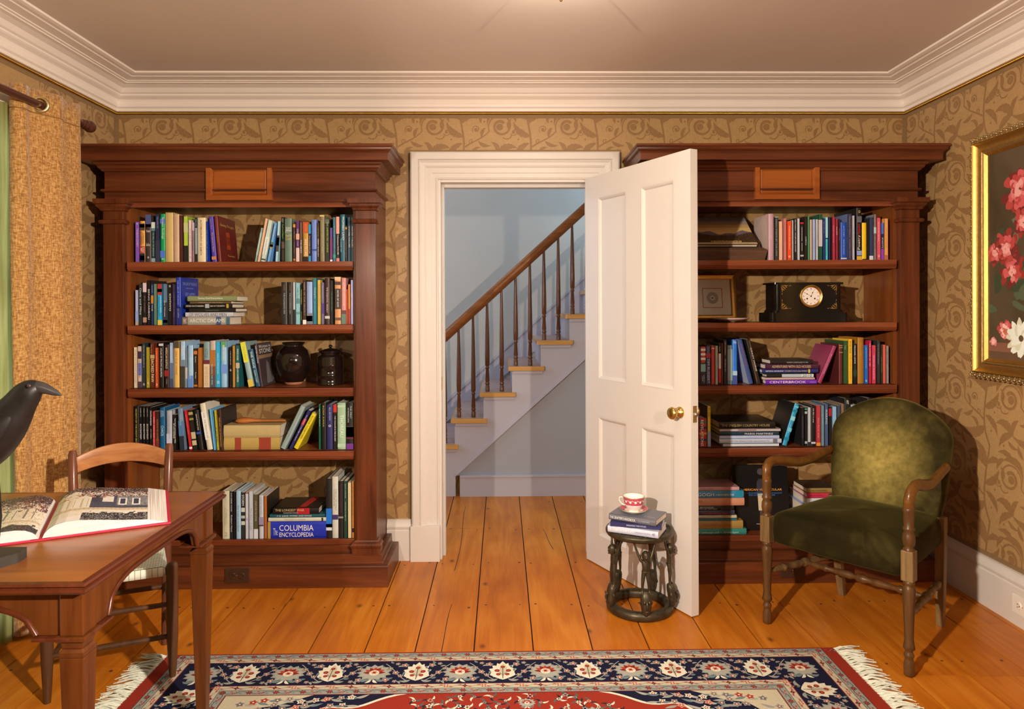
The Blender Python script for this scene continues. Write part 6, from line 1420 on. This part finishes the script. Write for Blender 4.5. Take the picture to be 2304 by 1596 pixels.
# carved crow
cr = thing('crow_carving', 'black carved wooden crow with a long beak standing on the writing table', 'sculpture', (-1.27, 1.66, TZ))
def cp(px, py, Y=1.66): a = at(px, py, Y); return (a[0]+1.27, Y-1.66, a[1]-TZ)
sp_ = [(137, 889), (126, 884), (108, 876), (95, 870)]
body = [(92, 873), (84, 874), (72, 878), (58, 890), (47, 905), (36, 922), (20, 942), (0, 963), (-30, 990), (-70, 1020), (-120, 1052), (-170, 1082), (-230, 1112), (-300, 1145)]
rad = [.012, .021, .030, .034, .036, .041, .050, .058, .066, .066, .055, .040, .028, .016]
w = MB().tube([cp(*p) for p in body], [(r, r*.86) for r in rad], 20, up=(0, 0, 1)); cb = w.build('body', M_crow, cr, sub=1)
M_beak = plain('crow_beak', (.035, .034, .034), .35, .25, 40, 0, .3)
MB().tube([cp(84, 872), cp(95, 873), cp(108, 877), cp(122, 883), cp(132, 887), cp(138.5, 889.5)], [(.016, .014), (.0145, .0125), (.0115, .0095), (.0085, .007), (.0055, .0042), (.0014, .0012)], 14, up=(0, 0, 1)).build('beak', M_beak, cr, sub=1)
MB().lathe([(.0048, 0), (.004, .0015), (0, .0022)], 14, T=Matrix.Translation(Vector(cp(81, 866))+Vector((0, -.0255, 0))) @ Matrix.Rotation(pi/2, 4, 'X')).build('eye', plain('crow_eye', alb('33201a'), .4), cr)
for sy in (-1, 1):
    pts = [cp(46, 930), cp(30, 950), cp(0, 985), cp(-50, 1020), cp(-120, 1062), cp(-210, 1105)]
    MB().tube([(p[0], p[1]+sy*k_, p[2]) for p, k_ in zip(pts, (.028, .036, .046, .048, .038, .02))], [(.006, .004), (.020, .009), (.030, .012), (.034, .012), (.026, .010), (.008, .006)], 14, up=(0, 0, 1)).build('wing', M_crow, cr, sub=1)
    a = cp(-30, 1030); x0_ = a[0]
    MB().tube([(x0_, sy*.022, a[2]), (x0_+.012, sy*.024, .10), (x0_+.004, sy*.025, .028)], [.009, .0055, .005], 8).build('leg', M_crow, cr)
w = MB(); b0 = -1.385+1.27; b1 = -1.137+1.27
w.prism([(b0, -.045), (b1-.022, -.045), (b1, -.004), (b1-.006, .035), (b0, .035)], 0, .024, 'xy'); w.build('stand', plain('stand_black', (.030, .028, .024), .5, .3, 30), cr, bevel=.004)

# ================================================================ ladder-back chair behind the table
lc = thing('ladder_back_chair', 'dark wooden chair with arched top slat and cream woven seat, tucked behind the writing table', 'chair', (-1.374, 2.468, 0), (0, 0, math.radians(22.6)))
RZ = .009
for sx in (-1, 1):
    MB().lathe([(.011, RZ if sx > 0 else 0), (.0145, .05), (.0195, .16), (.0205, .30), (.0195, .405), (.018, .416), (.012, .421), (0, .422)], 16, T=Matrix.Translation((sx*.192, 0, 0))).build('leg', M_darkpost, lc)
    w = MB(); pts = [(sx*.150, .300, .0), (sx*.156, .305, .15), (sx*.160, .31, .40), (sx*.163, .325, .60), (sx*.168, .350, .775), (sx*.169, .356, .79)]
    w.tube(pts, [(.012, .012), (.0165, .0165), (.0175, .0175), (.0165, .015), (.0155, .0125), (.0115, .009)], 14, up=(1, 0, 0)); w.build('back_post', M_chairpost, lc)
def slat(z0, hgt, rise, y0):
    w = MB(); n = 18; vs = []
    for i in range(n+1):
        s_ = 2*i/n-1; x = .166*s_; y = y0+.030*(1-s_*s_); up_ = rise*(1-s_*s_)
        hh_ = hgt*(.82+.18*(1-s_*s_))
        vs += [(x, y-.007, z0+up_), (x, y-.007, z0+up_+hh_), (x, y+.007, z0+up_+hh_), (x, y+.007, z0+up_)]
    w.add(vs, [(4*i+k, 4*i+(k+1) % 4, 4*i+4+(k+1) % 4, 4*i+4+k) for i in range(n) for k in range(4)]+[(0, 1, 2, 3), (4*n+3, 4*n+2, 4*n+1, 4*n)], 0, True); return w
slat(.700, .074, .030, .345).build('back_slat', M_chairwood, lc, bevel=.003); slat(.53, .06, .022, .325).build('back_slat', M_chairwood, lc, bevel=.003)
def mk_weave():
    t = NT('cream_cord_weave'); b = t.n('ShaderNodeTexBrick'); b.offset = .5; b.inputs['Scale'].default_value = 34; b.inputs['Mortar Size'].default_value = .035; b.inputs['Mortar Smooth'].default_value = .3
    b.inputs['Brick Width'].default_value = .62; b.inputs['Row Height'].default_value = .32
    t.link(t.coords(), b.inputs['Vector']); b.inputs['Color1'].default_value = (*alb('d8ccac'), 1); b.inputs['Color2'].default_value = (*alb('c8bc98'), 1); b.inputs['Mortar'].default_value = (*alb('6c5a3c'), 1)
    t.link(b.outputs['Color'], t.b.inputs['Base Color']); t.bump(b.outputs['Fac'], -.6, .003); return t.set(Roughness=.7)
M_weave = mk_weave()
so_ = resample([(-.180, -.004), (.180, -.004), (.176, .02), (.150, .29), (.146, .305), (-.146, .305), (-.150, .29), (-.176, .02)], 44)
rings = [[(x*s_, .15+(y-.15)*s_, z_) for x, y in so_] for s_, z_ in ((.90, .372), (.985, .376), (1.01, .390), (1., .404), (.97, .411), (.85, .411), (.4, .407), (.02, .406))]
loft(rings).build('woven_seat', M_weave, lc)
for z_, nm in ((.156, 0), (.272, 0)): MB().tube([(-.19, 0, z_), (0, 0, z_+.001), (.19, 0, z_)], [.0085, .011, .0085], 10).build('rung', M_darkpost, lc)
for z_ in (.20,): MB().tube([(-.155, .306, z_+.03), (.155, .306, z_+.03)], .010, 10).build('rung', M_darkpost, lc)
for sx in (-1, 1):
    for z_ in (.135, .245): MB().tube([(sx*.19, 0, z_), (sx*.157, .304, z_)], .0095, 10).build('rung', M_darkpost, lc)

# ================================================================ curtain, sheer, rod
ROD = (-1.900, 2.183)
rod = thing('curtain_rod', 'dark wooden curtain rod with a turned knob end, above the amber curtain', 'curtain rod', (ROD[0], 2.1, ROD[1]))
M_rod = wood('rod_wood', alb('3c1c10'), alb('582c1c'), 'y', .25, 1, .5)
MB().tube([(0, -1.1, 0), (0, 1.10, 0)], .0155, 16).build('pole', M_rod, rod)
MB().lathe([(.0155, 0), (.019, .004), (.019, .012), (.0145, .016), (.0145, .022), (.0215, .026), (.0225, .034), (.018, .040), (.0235, .046), (.0275, .060), (.026, .076), (.018, .088), (0, .093)], 24, T=Matrix.Translation((0, 1.09, 0)) @ Matrix.Rotation(-pi/2, 4, 'X')).build('finial', M_rod, rod)
for y in (-.95, .96): MB().box(-.133, .0, y-.008, y+.008, -.03, -.012).box(-.134, -.122, y-.02, y+.02, -.06, .04).build('bracket', M_rod, rod)
def cloth(path, z0, z1, nz, wob, seed, mat, name, thick, spread=0.):
    P = []
    for i in range(len(path)-1):
        for k in range(5):
            t_ = k/5; p0 = path[max(i-1, 0)]; p1, p2 = path[i], path[i+1]; p3 = path[min(i+2, len(path)-1)]
            P.append(tuple(.5*(2*p1[q]+(p2[q]-p0[q])*t_+(2*p0[q]-5*p1[q]+4*p2[q]-p3[q])*t_*t_+(3*p1[q]-p0[q]-3*p2[q]+p3[q])*t_**3) for q in range(2)))
    P.append(path[-1]); n = len(P); vs = []
    for j in range(nz+1):
        z = z0+(z1-z0)*j/nz; d = 1-j/nz
        for i, (x, y) in enumerate(P):
            k = math.sin(z*2.1+i*.35+seed)*wob*min(1, d*3); vs.append((x+k, y+spread*d*(i/(n-1)-.5)+k*.5, z))
    w = MB().add(vs, [(j*n+i, j*n+i+1, (j+1)*n+i+1, (j+1)*n+i) for j in range(nz) for i in range(n-1)], 0, True)
    return w
pc = [(-1.962, 2.822), (-1.938, 2.814), (-1.914, 2.836), (-1.921, 2.872), (-1.909, 2.905), (-1.888, 2.945), (-1.869, 2.984), (-1.869, 3.004), (-1.879, 3.018), (-1.882, 3.030), (-1.881, 3.055), (-1.874, 3.085), (-1.869, 3.115), (-1.876, 3.137), (-1.900, 3.152), (-1.945, 3.156)]
w = cloth(pc, .030, 2.245, 30, .006, 0, M_curtain, 'curtain', .005)
w.v = [(p[0]+1.9, p[1]-3., p[2]) for p in w.v]
cu = thing('curtain', 'heavy amber chenille curtain with a brass grommet, hanging from the wooden rod', 'curtain', (-1.9, 3., 0))
o = w.build('panel', M_curtain, cu); m_ = o.modifiers.new('thick', 'SOLIDIFY'); m_.thickness = .005; m_.offset = 0
w = cloth(pc, 2.144, 2.149, 1, 0, 0, M_curtain, 'hem', .005); w.v = [(p[0]+1.9, p[1]-3., p[2]) for p in w.v]
o = w.build('hem_stitching', plain('hem_thread', alb('7c5420'), .9), cu); m_ = o.modifiers.new('thick', 'SOLIDIFY'); m_.thickness = .0065; m_.offset = 0
Tg = Matrix.Translation((.0, -.09, 2.183)) @ Matrix.Rotation(math.radians(70), 4, 'Z') @ Matrix.Rotation(pi/2, 4, 'Y')
MB().lathe([(.022, -.006), (.022, .006), (.026, .0085), (.033, .0065), (.0345, .003), (.0345, -.003), (.033, -.0065), (.026, -.0085), (.022, -.006)], 30, T=Matrix.Translation((.002, -.093, 2.183)) @ Matrix.Rotation(math.radians(22), 4, 'Z') @ Matrix.Rotation(pi/2, 4, 'X'), cap=False).build('grommet', plain('pale_brass', (.78, .66, .36), .3, .1, 40, 1.), cu)
ps = []; yy = 1.45
k = 0
while yy < 2.935: ps.append((-1.985+(.016 if k % 2 else -.008), yy)); yy += .035; k += 1
w = cloth(ps, .012, 2.165, 20, .004, 2, M_sheer, 'sheer', .001); w.v = [(p[0]+1.985, p[1]-2.1, p[2]) for p in w.v]
o = tag(w.build('sheer_curtain', M_sheer, loc=(-1.985, 2.1, 0)), 'sheer olive green curtain over the window beside the amber curtain', 'curtain')

# ================================================================ flower painting
pt = thing('framed_painting', 'gilt framed oil painting of red and white flowers on the papered wall', 'painting', (XR, 2.43, 1.554))
FY0, FY1, FZ0, FZ1 = 1.70-2.43, 3.152-2.43, 1.012-1.554, 2.096-1.554
rect = [(FY0, FZ0), (FY1, FZ0), (FY1, FZ1), (FY0, FZ1)]
fm = lambda x, y, h: (-.001-h, x, y)
w = MB(); w.sweep(rect, [(0, 0), (0, .022), (.005, .034), (.014, .040), (.024, .038), (.030, .034), (.030, 0)], fm, closed=True, side=1)
rn = random.Random(4)
per = []
for (a, b), (c, d) in zip(rect, rect[1:]+rect[:1]):
    L = math.hypot(c-a, d-b); n = int(L/.030)
    per += [(a+(c-a)*(i+.5)/n, b+(d-b)*(i+.5)/n, (c-a)/L, (d-b)/L) for i in range(n)]
for i, (a, b, ux, uz) in enumerate(per):
    nx_, nz_ = -uz, ux
    for f, r, h in ((.004, .0075, .030), (.015, .0065, .040), (.024, .005, .037)):
        o_ = .009 if f > .01 else 0
        ya, za = a+nx_*f+ux*o_, b+nz_*f+uz*o_
        w.lathe([(r, -r*.6), (r*.9, r*.2), (r*.45, r*.6), (0, r*.75)], 7, T=Matrix.Translation((-h, ya, za)) @ Matrix.Rotation(-pi/2, 4, 'Y'))
    w.lathe([(.004, -.003), (.003, .002), (0, .004)], 6, T=Matrix.Translation((-.038, a+nx_*.010-ux*.006, b+nz_*.010-uz*.006)) @ Matrix.Rotation(-pi/2, 4, 'Y'))
w.build('ornament_border', M_giltdark, pt)
MB().sweep(rect, [(.028, 0), (.028, .046), (.031, .0485), (.034, .047), (.036, .0435), (.039, .0395), (.043, .0358), (.048, .0325), (.054, .0300), (.061, .0285), (.068, .028), (.072, .0)], fm, closed=True, side=1, smooth=False).build('cove_frame', M_gold, pt)
MB().sweep(rect, [(.070, 0), (.070, .031), (.074, .034), (.078, .031), (.078, 0)], fm, closed=True, side=1).build('beaded_slip', M_giltdark, pt)
MB().sweep(rect, [(.076, 0), (.076, .030), (.082, .028), (.094, .018), (.094, 0)], fm, closed=True, side=1).build('inner_slip', M_gold, pt)
def mk_canvas():
    t = NT('painted_ground'); f = t.noise(t.coords((1, 1, .4)), 3.5, 4, .6, .5)
    t.col(t.ramp(f, [(.35, alb('3a2a18')), (.5, alb('463620')), (.65, alb('54402a'))])); t.bump(t.noise(t.coords(), 300, 2), .15, .0006); return t.set(Roughness=.42)
cv = MB().box(-.016, -.006, FY0+.085, FY1-.085, FZ0+.085, FZ1-.085).build('canvas', mk_canvas(), pt)
PR = ['8c2c20', 'a83c30', 'c05048', 'cc6c60', 'd88c78', 'b86038', '4c5034', '383c24', '5c6044', 'd8ccac', 'c8b890', '5c4028', 'e0a890', '6c241c', '7c4c34', '5a3a24']
w = MB(); rn = random.Random(8); LAY = [0]
def pp(pts, c):
    LAY[0] += 1; w.add([(-.0163-LAY[0]*1.2e-6, y_, z_) for y_, z_ in pts], [tuple(range(len(pts)))], c)
def petal(y_, z_, a, L, wd, c):
    m_ = []
    ph = rn.uniform(0, 6)
    for k in range(20):
        t_ = 2*pi*k/20; e = 1+.10*math.sin(3*t_+ph)+.05*math.sin(7*t_+ph*2); px_, pz_ = L*.5+L*.5*math.cos(t_)*e, wd*math.sin(t_)*e
        m_.append((y_+px_*math.cos(a)-pz_*math.sin(a), z_+px_*math.sin(a)+pz_*math.cos(a)))
    pp(m_, c)
def peony(y_, z_, r, cols):
    for k in range(64):
        t_ = k/64; a = rn.uniform(0, 2*pi); rr = r*(1-t_)*rn.uniform(.4, .9)
        petal(y_+rr*.7*math.cos(a), z_+rr*.7*math.sin(a), a+rn.uniform(-.6, .6), r*(.50-.32*t_), r*(.20-.10*t_), cols[min(len(cols)-1, int((t_+rn.uniform(-.15, .25))*len(cols)))] if t_ < 1 else cols[-1])
def on(px, py):
    d = ray(px, py); t_ = 2.157/d.x; return d.y*t_-2.43, H+d.z*t_-1.554
pp([(FY0+.085, FZ0+.085), (FY1-.085, FZ0+.085), (FY1-.085, FZ0+.13), (FY0+.085, FZ0+.15)], 11); pp([(FY0+.085, FZ0+.12), (FY1-.085, FZ0+.128), (FY1-.085, FZ0+.165), (FY0+.085, FZ0+.185)], 14)
for k in range(60):
    y_, z_ = rn.uniform(FY0+.15, FY1-.12), rn.uniform(FZ0+.28, FZ1-.35); petal(y_, z_, rn.uniform(0, 6.3), rn.uniform(.06, .16), rn.uniform(.012, .03), rn.choice([6, 7, 7, 8]))
RED = [0, 13, 1, 2, 1, 3, 4]
for (px, py, r) in ((2292, 425, .115), (2302, 500, .075), (2262, 560, .085), (2238, 570, .06), (2277, 612, .080)):
    peony(*on(px, py), r, RED)
for (dy, dz, r) in ((-.55, .18, .12), (-.75, .02, .10), (-.5, -.08, .09), (-.35, .28, .08), (-.95, .2, .1), (-.3, .05, .08)): peony(on(2270, 560)[0]+dy, dz, r, RED)
peony(*on(2262, 745), .055, [1, 2, 3, 12, 5])
y_, z_ = on(2298, 762)
for k in range(26): a = k*2*pi/13+rn.uniform(-.1, .1); petal(y_, z_, a, .085*(1 if k < 13 else .7), .017, 9 if k % 3 else 10)
pp([(y_+.014*math.cos(a), z_+.014*math.sin(a)) for a in [q*.6 for q in range(10)]], 11)
peony(*on(2236, 768), .025, [3, 4, 12]); peony(y_-.3, z_+.01, .09, [9, 10, 9, 12])
w.build('painted_flowers', [flat(c, 1, .45) for c in PR], cv, recalc=False)

# ================================================================ ceiling lamp just above the frame
cl = thing('ceiling_lamp', 'small ceiling lamp whose brass tip shows at the top edge', 'lamp', (.2, 2.3, ZC))
MB().lathe([(.075, 0), (.075, -.010), (.06, -.016), (.0, -.018)], 28).build('canopy', M_brass, cl)
def mk_bowl():
    t = NT('opal_bowl'); out = t.t.nodes['Material Output']; tr = t.n('ShaderNodeBsdfTranslucent'); tr.inputs[0].default_value = (.9, .85, .75, 1)
    t.col((.85, .8, .72)); mx = t.n('ShaderNodeMixShader'); mx.inputs[0].default_value = .7
    t.link(t.b.outputs[0], mx.inputs[1]); t.link(tr.outputs[0], mx.inputs[2]); t.link(mx.outputs[0], out.inputs[0]); return t.m
MB().lathe([(.066, -.014), (.085, -.020), (.082, -.034), (.05, -.046), (.006, -.050)], 32, cap=False).build('lamp_shade', mk_bowl(), cl)
MB().lathe([(0, -.178), (.004, -.176), (.0055, -.171), (.003, -.165), (.003, -.06), (.007, -.054), (.007, -.048)], 12).build('finial', M_brass, cl)

# ================================================================ rug
RX0, RX1, RY1, RY0 = -1.290, 1.288, 2.700, .95
rug = thing('rug', 'patterned oriental rug with navy border and red field, cream fringe at both ends', 'rug', (0, 0, 0))
RC = ['8c2a1a', '1a1828', 'b8a27c', '8c8470', 'a63e28', '2c2426', '687068', 'd0bc98', '7c241c', 'c87c5c', '9c9078', '4c5448']
RM = [plain('wool_'+c, alb(c), .95, .16, 400, 0, .3, .1) for c in RC]
(RED_, NAVY, CRM, GRY, RUST, DARK, TEAL, IVORY, MAROON, PEACH, BEIGE, OLIVE) = range(12)
w = MB(); ZR = .0075
w.box(RX0, RX1, RY0, RY1, 0, ZR, RED_)
lay = [0]
def quad(x0, x1, y0, y1, c):
    lay[0] += 1; z = ZR+lay[0]*4e-5; w.add([(x0, y0, z), (x1, y0, z), (x1, y1, z), (x0, y1, z)], [(0, 1, 2, 3)], c)
ex = .045
def inset(o, c): quad(RX0+ex+o, RX1-ex-o, RY0+o, RY1-o, c)
for o, c in ((.006, DARK), (.008, GRY), (.038, DARK), (.040, CRM), (.066, MAROON), (.069, DARK), (.072, NAVY), (.228, MAROON), (.231, CRM), (.257, DARK), (.259, GRY), (.288, MAROON), (.291, DARK), (.293, RED_)): inset(o, c)
ZM = ZR+lay[0]*4e-5
CNT = [0]
def put(polys, c, f, k=1):
    CNT[0] += 1; zz = ZM+k*1e-4+(CNT[0] % 30)*3e-6
    for q in polys: w.add([(*f(a, b), zz) for a, b in q], [tuple(range(len(q)))], c)
def side_frames(o):
    """frames for motifs along a border line at offset o: (u along, v towards the field) -> x, y"""
    ax, bx = RX0+ex+o, RX1-ex-o; ay, by = RY0+o, RY1-o
    return [(bx-ax, lambda u, v: (ax+u, by-v)), (by-ay, lambda u, v: (ax+v, by-u)), (by-ay, lambda u, v: (bx-v, by-u))]
# guard bands
for o, hgt, kind in ((.024, .030, 'g'), (.273, .028, 'g'), (.0535, .024, 'c'), (.244, .024, 'c')):
    for L, f in side_frames(o):
        if kind == 'g':
            n = max(2, round(L/.092)); s_ = L/n
            put(ribbon_quads([(i*s_/8, .0075*math.sin(i*pi/4)) for i in range(8*n+1)], .0022), DARK, f, 1)
            for i in range(n+1):
                u = i*s_
                put(star(u, 0, .0075, .013, 6), DARK, f, 2); put(star(u, 0, .006, .0105, 6, .3), RUST, f, 3); put(disc(u, 0, .0045, 7), NAVY, f, 4); put(disc(u, 0, .002, 6), PEACH, f, 5)
                u += s_/2
                put(star(u, .002, .003, .009, 4), MAROON, f, 2); put(disc(u, .002, .0025, 6), PEACH, f, 3)
                for dx, dy in ((.022, .006), (-.022, -.006), (.012, -.008), (-.012, .008)): put(leaf_poly(bez((u+dx*.5, dy*.4), (u+dx*.6, dy), (u+dx*.9, dy), (u+dx, dy*.7), 5), .0032), TEAL if dx > 0 else RUST, f, 2)
        else:
            n = max(2, round(L/.066)); s_ = L/n
            put(ribbon_quads([(i*s_/4, .0095*math.sin(i*pi/2)) for i in range(4*n+1)], .006), BEIGE, f, 1)
            for i in range(n+1):
                u = i*s_
                put(star(u, 0, .006, .0125, 4, 0 if i % 2 else .78), MAROON if i % 2 else RUST, f, 2); put(star(u, 0, .003, .0065, 4), DARK if i % 2 else IVORY, f, 3); put(disc(u, 0, .002, 6), PEACH, f, 4)
                for e in (-1, 1): put(leaf_poly(bez((u+e*.010, 0), (u+e*.016, .006*e), (u+e*.02, .006*e), (u+e*.026, .002), 5), .003), RUST, f, 2)
# main border
def palmette(u, v, f, s_=1.):
    T_ = lambda a, b: f(u+a*s_, v+b*s_)
    put([[(math.cos(t_)*(.056 if k % 2 else .044), math.sin(t_)*(.050 if k % 2 else .038)) for k, t_ in enumerate([pi*2*q/26 for q in range(26)])]], GRY, T_, 2)
    put([[(math.cos(t_)*(.050 if k % 2 else .038), math.sin(t_)*(.044 if k % 2 else .033)) for k, t_ in enumerate([pi*2*q/26 for q in range(26)])]], BEIGE, T_, 3)
    for k in range(7):
        a = pi*(k+.0)/6+pi; put(leaf_poly(bez((0, .004), (.012*math.cos(a), .012*math.sin(a)), (.026*math.cos(a), .026*math.sin(a)), (.036*math.cos(a), .032*math.sin(a)), 6), .0075), RUST if k % 2 else MAROON, T_, 4)
    put(disc(0, .002, .016, 12), IVORY, T_, 5); put(star(0, 0, .007, .013, 6), PEACH, T_, 6); put(disc(0, 0, .005, 8), MAROON, T_, 7)
    for e in (-1, 1):
        put(leaf_poly(bez((e*.010, .036), (e*.022, .052), (e*.034, .050), (e*.042, .040), 7), .007), TEAL, T_, 3); put(leaf_poly(bez((e*.004, .040), (e*.006, .052), (e*.012, .058), (e*.020, .060), 6), .005), IVORY, T_, 3)
def flame(u, v, f, s_=1.):
    T_ = lambda a, b: f(u+a*s_, v+b*s_)
    put([[(0, -.062), (.010, -.044), (.018, -.050), (.020, -.034), (.034, -.036), (.031, -.018), (.044, -.014), (.036, .004), (.040, .022), (.026, .034), (.012, .044), (0, .050), (-.012, .044), (-.026, .034), (-.040, .022), (-.036, .004), (-.044, -.014), (-.031, -.018), (-.034, -.036), (-.020, -.034), (-.018, -.050), (-.010, -.044)]], IVORY, T_, 2)
    put(leaf_poly(bez((0, -.046), (.004, -.02), (0, .01), (0, .036), 8), .012), CRM, T_, 3)
    for dx, dy, r in ((-.018, -.004, .0085), (.018, -.004, .0085), (0, -.026, .0075), (-.014, .018, .0075), (.014, .018, .0075)): put(disc(dx, dy, r, 9), MAROON, T_, 3); put(disc(dx, dy, r*.55, 7), RUST, T_, 4)
    put(ribbon_quads([(0, .044), (0, -.02)], .002), DARK, T_, 5); put(ribbon_quads([(-.016, .0), (0, .022), (.016, .0)], .0018), DARK, T_, 5)
    for e in (-1, 1): put(leaf_poly(bez((e*.016, .044), (e*.028, .056), (e*.040, .056), (e*.050, .048), 6), .006), GRY, T_, 3)
for L, f in side_frames(.150):
    n = max(4, round(L/.163)); n += n % 2; s_ = L/n
    for i in range(n+1):
        u = i*s_
        if i == 0 and L < 2: continue
        (palmette if i % 2 == 0 else flame)(u, 0, f, 1.16)
        if i == n: continue
        m_ = u+s_/2; e = 1 if i % 2 else -1
        put(ribbon_quads(bez((m_-e*.045, .055), (m_-e*.01, .03), (m_+e*.01, -.03), (m_+e*.045, -.062), 14), .003), BEIGE, f, 1)
        for dx, dy, r in ((-.028*e, -.050, .014), (.030*e, .050, .014), (0, .002, .013), (-.020*e, .024, .010), (.022*e, -.026, .010), (.0, -.060, .009), (.004, .060, .009)):
            put(star(m_+dx, dy, r*.75, r*1.15, 5, dx*40), GRY if r > .01 else BEIGE, f, 2); put(star(m_+dx, dy, r*.45, r*.75, 5), RUST if r > .01 else MAROON, f, 3); put(disc(m_+dx, dy, r*.3, 6), IVORY, f, 4)
        for dx, dy, a in ((.012, .06, .4), (-.014, -.064, 3.5), (.03, -.004, 1.2), (-.034, .0, 4.2), (-.006, .036, 2.4), (.004, -.038, 5.4), (.04, .022, .8), (-.042, -.024, 3.9)):
            put(leaf_poly(bez((m_+dx, dy), (m_+dx+.008*math.cos(a), dy+.008*math.sin(a)), (m_+dx+.016*math.cos(a+.3), dy+.016*math.sin(a+.3)), (m_+dx+.022*math.cos(a+.6), dy+.022*math.sin(a+.6)), 6), .0048), [GRY, BEIGE, TEAL, PEACH][int(abs(dx*1000)) % 4], f, 2)
# field: ivory and navy corners round the red ground, scattered sprays
fx0, fx1, fy1, fy0 = RX0+ex+.293, RX1-ex-.293, RY1-.293, RY0+.293
for mx in (1, -1):
    f = (lambda a, b: (fx0+a, fy1-b)) if mx == 1 else (lambda a, b: (fx1-a, fy1-b))
    edge = bez((.62, 0), (.50, .03), (.50, .10), (.40, .08), 10)+bez((.40, .08), (.32, .06), (.34, .17), (.24, .18), 10)+bez((.24, .18), (.14, .20), (.18, .32), (.08, .36), 10)+[(.0, .50)]
    put([[(0, 0)]+edge], IVORY, f, 1)
    put([[(0, 0)]+[(a-.008, b-.008) if 0 < i < len(edge)-1 else ((a-.012, b) if i == 0 else (a, b-.012)) for i, (a, b) in enumerate(edge)]], NAVY, f, 2)
    e2 = bez((.30, 0), (.24, .03), (.22, .06), (.15, .07), 8)+bez((.15, .07), (.10, .08), (.10, .16), (0, .24), 8)
    put([[(0, 0)]+e2], CRM, f, 3)
    rn = random.Random(21); got = []
    for k in range(150):
        a, b = rn.uniform(.015, .56), rn.uniform(.012, .44)
        if a/.57+b/.44 > .90 or any((a-c_)**2+(b-d_)**2 < .0007 for c_, d_ in got): continue
        got.append((a, b))
        put(star(a, b, .010, .017, 5, k), [GRY, IVORY, PEACH][k % 3] if a > .22 else [RUST, TEAL, GRY][k % 3], f, 4); put(star(a, b, .005, .010, 5, k), MAROON, f, 5); put(disc(a, b, .004, 6), IVORY, f, 6)
        t_ = rn.uniform(0, 6); put(leaf_poly(bez((a+.015, b), (a+.03, b+.01), (a+.045, b+.01*math.sin(t_)), (a+.06, b+.02*math.sin(t_)), 7), .007), [TEAL, BEIGE, GRY][k % 3], f, 4)
rn = random.Random(31); fld = lambda a, b: (a, b)
pts_ = []
for k in range(2600):
    a, b = rn.uniform(fx0+.05, fx1-.05), rn.uniform(fy0+.02, fy1-.015)
    if min(a-fx0, fx1-a)/.62+(fy1-b)/.46 < 1.12 or b < 1.7 and k % 3: continue
    if any((a-c)**2+(b-d)**2 < .00085 for c, d in pts_): continue
    pts_.append((a, b)); r = rn.uniform(.007, .014)
    put(star(a, b, r*.75, r*1.2, rn.choice([5, 6, 8]), k), DARK, fld, 3); put(star(a, b, r*.6, r, rn.choice([5, 6]), k), [IVORY, GRY, PEACH, CRM][k % 4], fld, 4); put(disc(a, b, r*.4, 7), [NAVY, MAROON, RUST][k % 3], fld, 5)
    t_ = rn.uniform(0, 6.28)
    for q in (0, 2.3, 4.2): put(leaf_poly(bez((a, b), (a+.012*math.cos(t_+q), b+.012*math.sin(t_+q)), (a+.022*math.cos(t_+q+.3), b+.022*math.sin(t_+q+.3)), (a+.030*math.cos(t_+q+.7), b+.030*math.sin(t_+q+.7)), 7), .0042), [DARK, IVORY, OLIVE][int(q) % 3], fld, 2)
for x, y, s_ in ((-.42, 2.20, .9), (-.18, 2.29, .7), (.08, 2.345, .55), (.30, 2.28, .75), (.55, 2.22, .9), (.0, 2.12, 1.1), (-.62, 2.05, .9), (.72, 2.06, .9)): palmette(x, -y, lambda a, b: (a, -b), s_)
w.build('pile', RM, rug, recalc=False)
M_fringe = plain('fringe_cotton', alb('d0c2a0'), .9, .12, 60)
for sx, xe in ((-1, RX0), (1, RX1)):
    w = MB(); rn = random.Random(5+sx); n = 330
    for i in range(n):
        y = RY0+(RY1-RY0-.006)*(i+rn.random())/n+.003; L = rn.uniform(.075, .115); sw = rn.uniform(-.03, .03)+.012*math.sin(i*.37); zz = rn.uniform(.001, .009)
        pts = [(xe-sx*.004, y, .005), (xe+sx*L*.3, y+sw*.2, .006+zz*1.2), (xe+sx*L*.65, y+sw*.6+rn.uniform(-.006, .006), .004+zz), (xe+sx*L, y+sw+rn.uniform(-.012, .012), .0025+zz*.3)]
        w.tube(pts, [.0026, .0030, .0028, .0012], 5)
    for i in range(90):
        y = RY0+(RY1-RY0-.02)*(i+.5)/90+.008; w.box(min(xe, xe+sx*.012), max(xe, xe+sx*.012), y-.009, y+.009, .001, .0085)
    fo = w.build('fringe', M_fringe, rug); fo['kind'] = 'stuff'
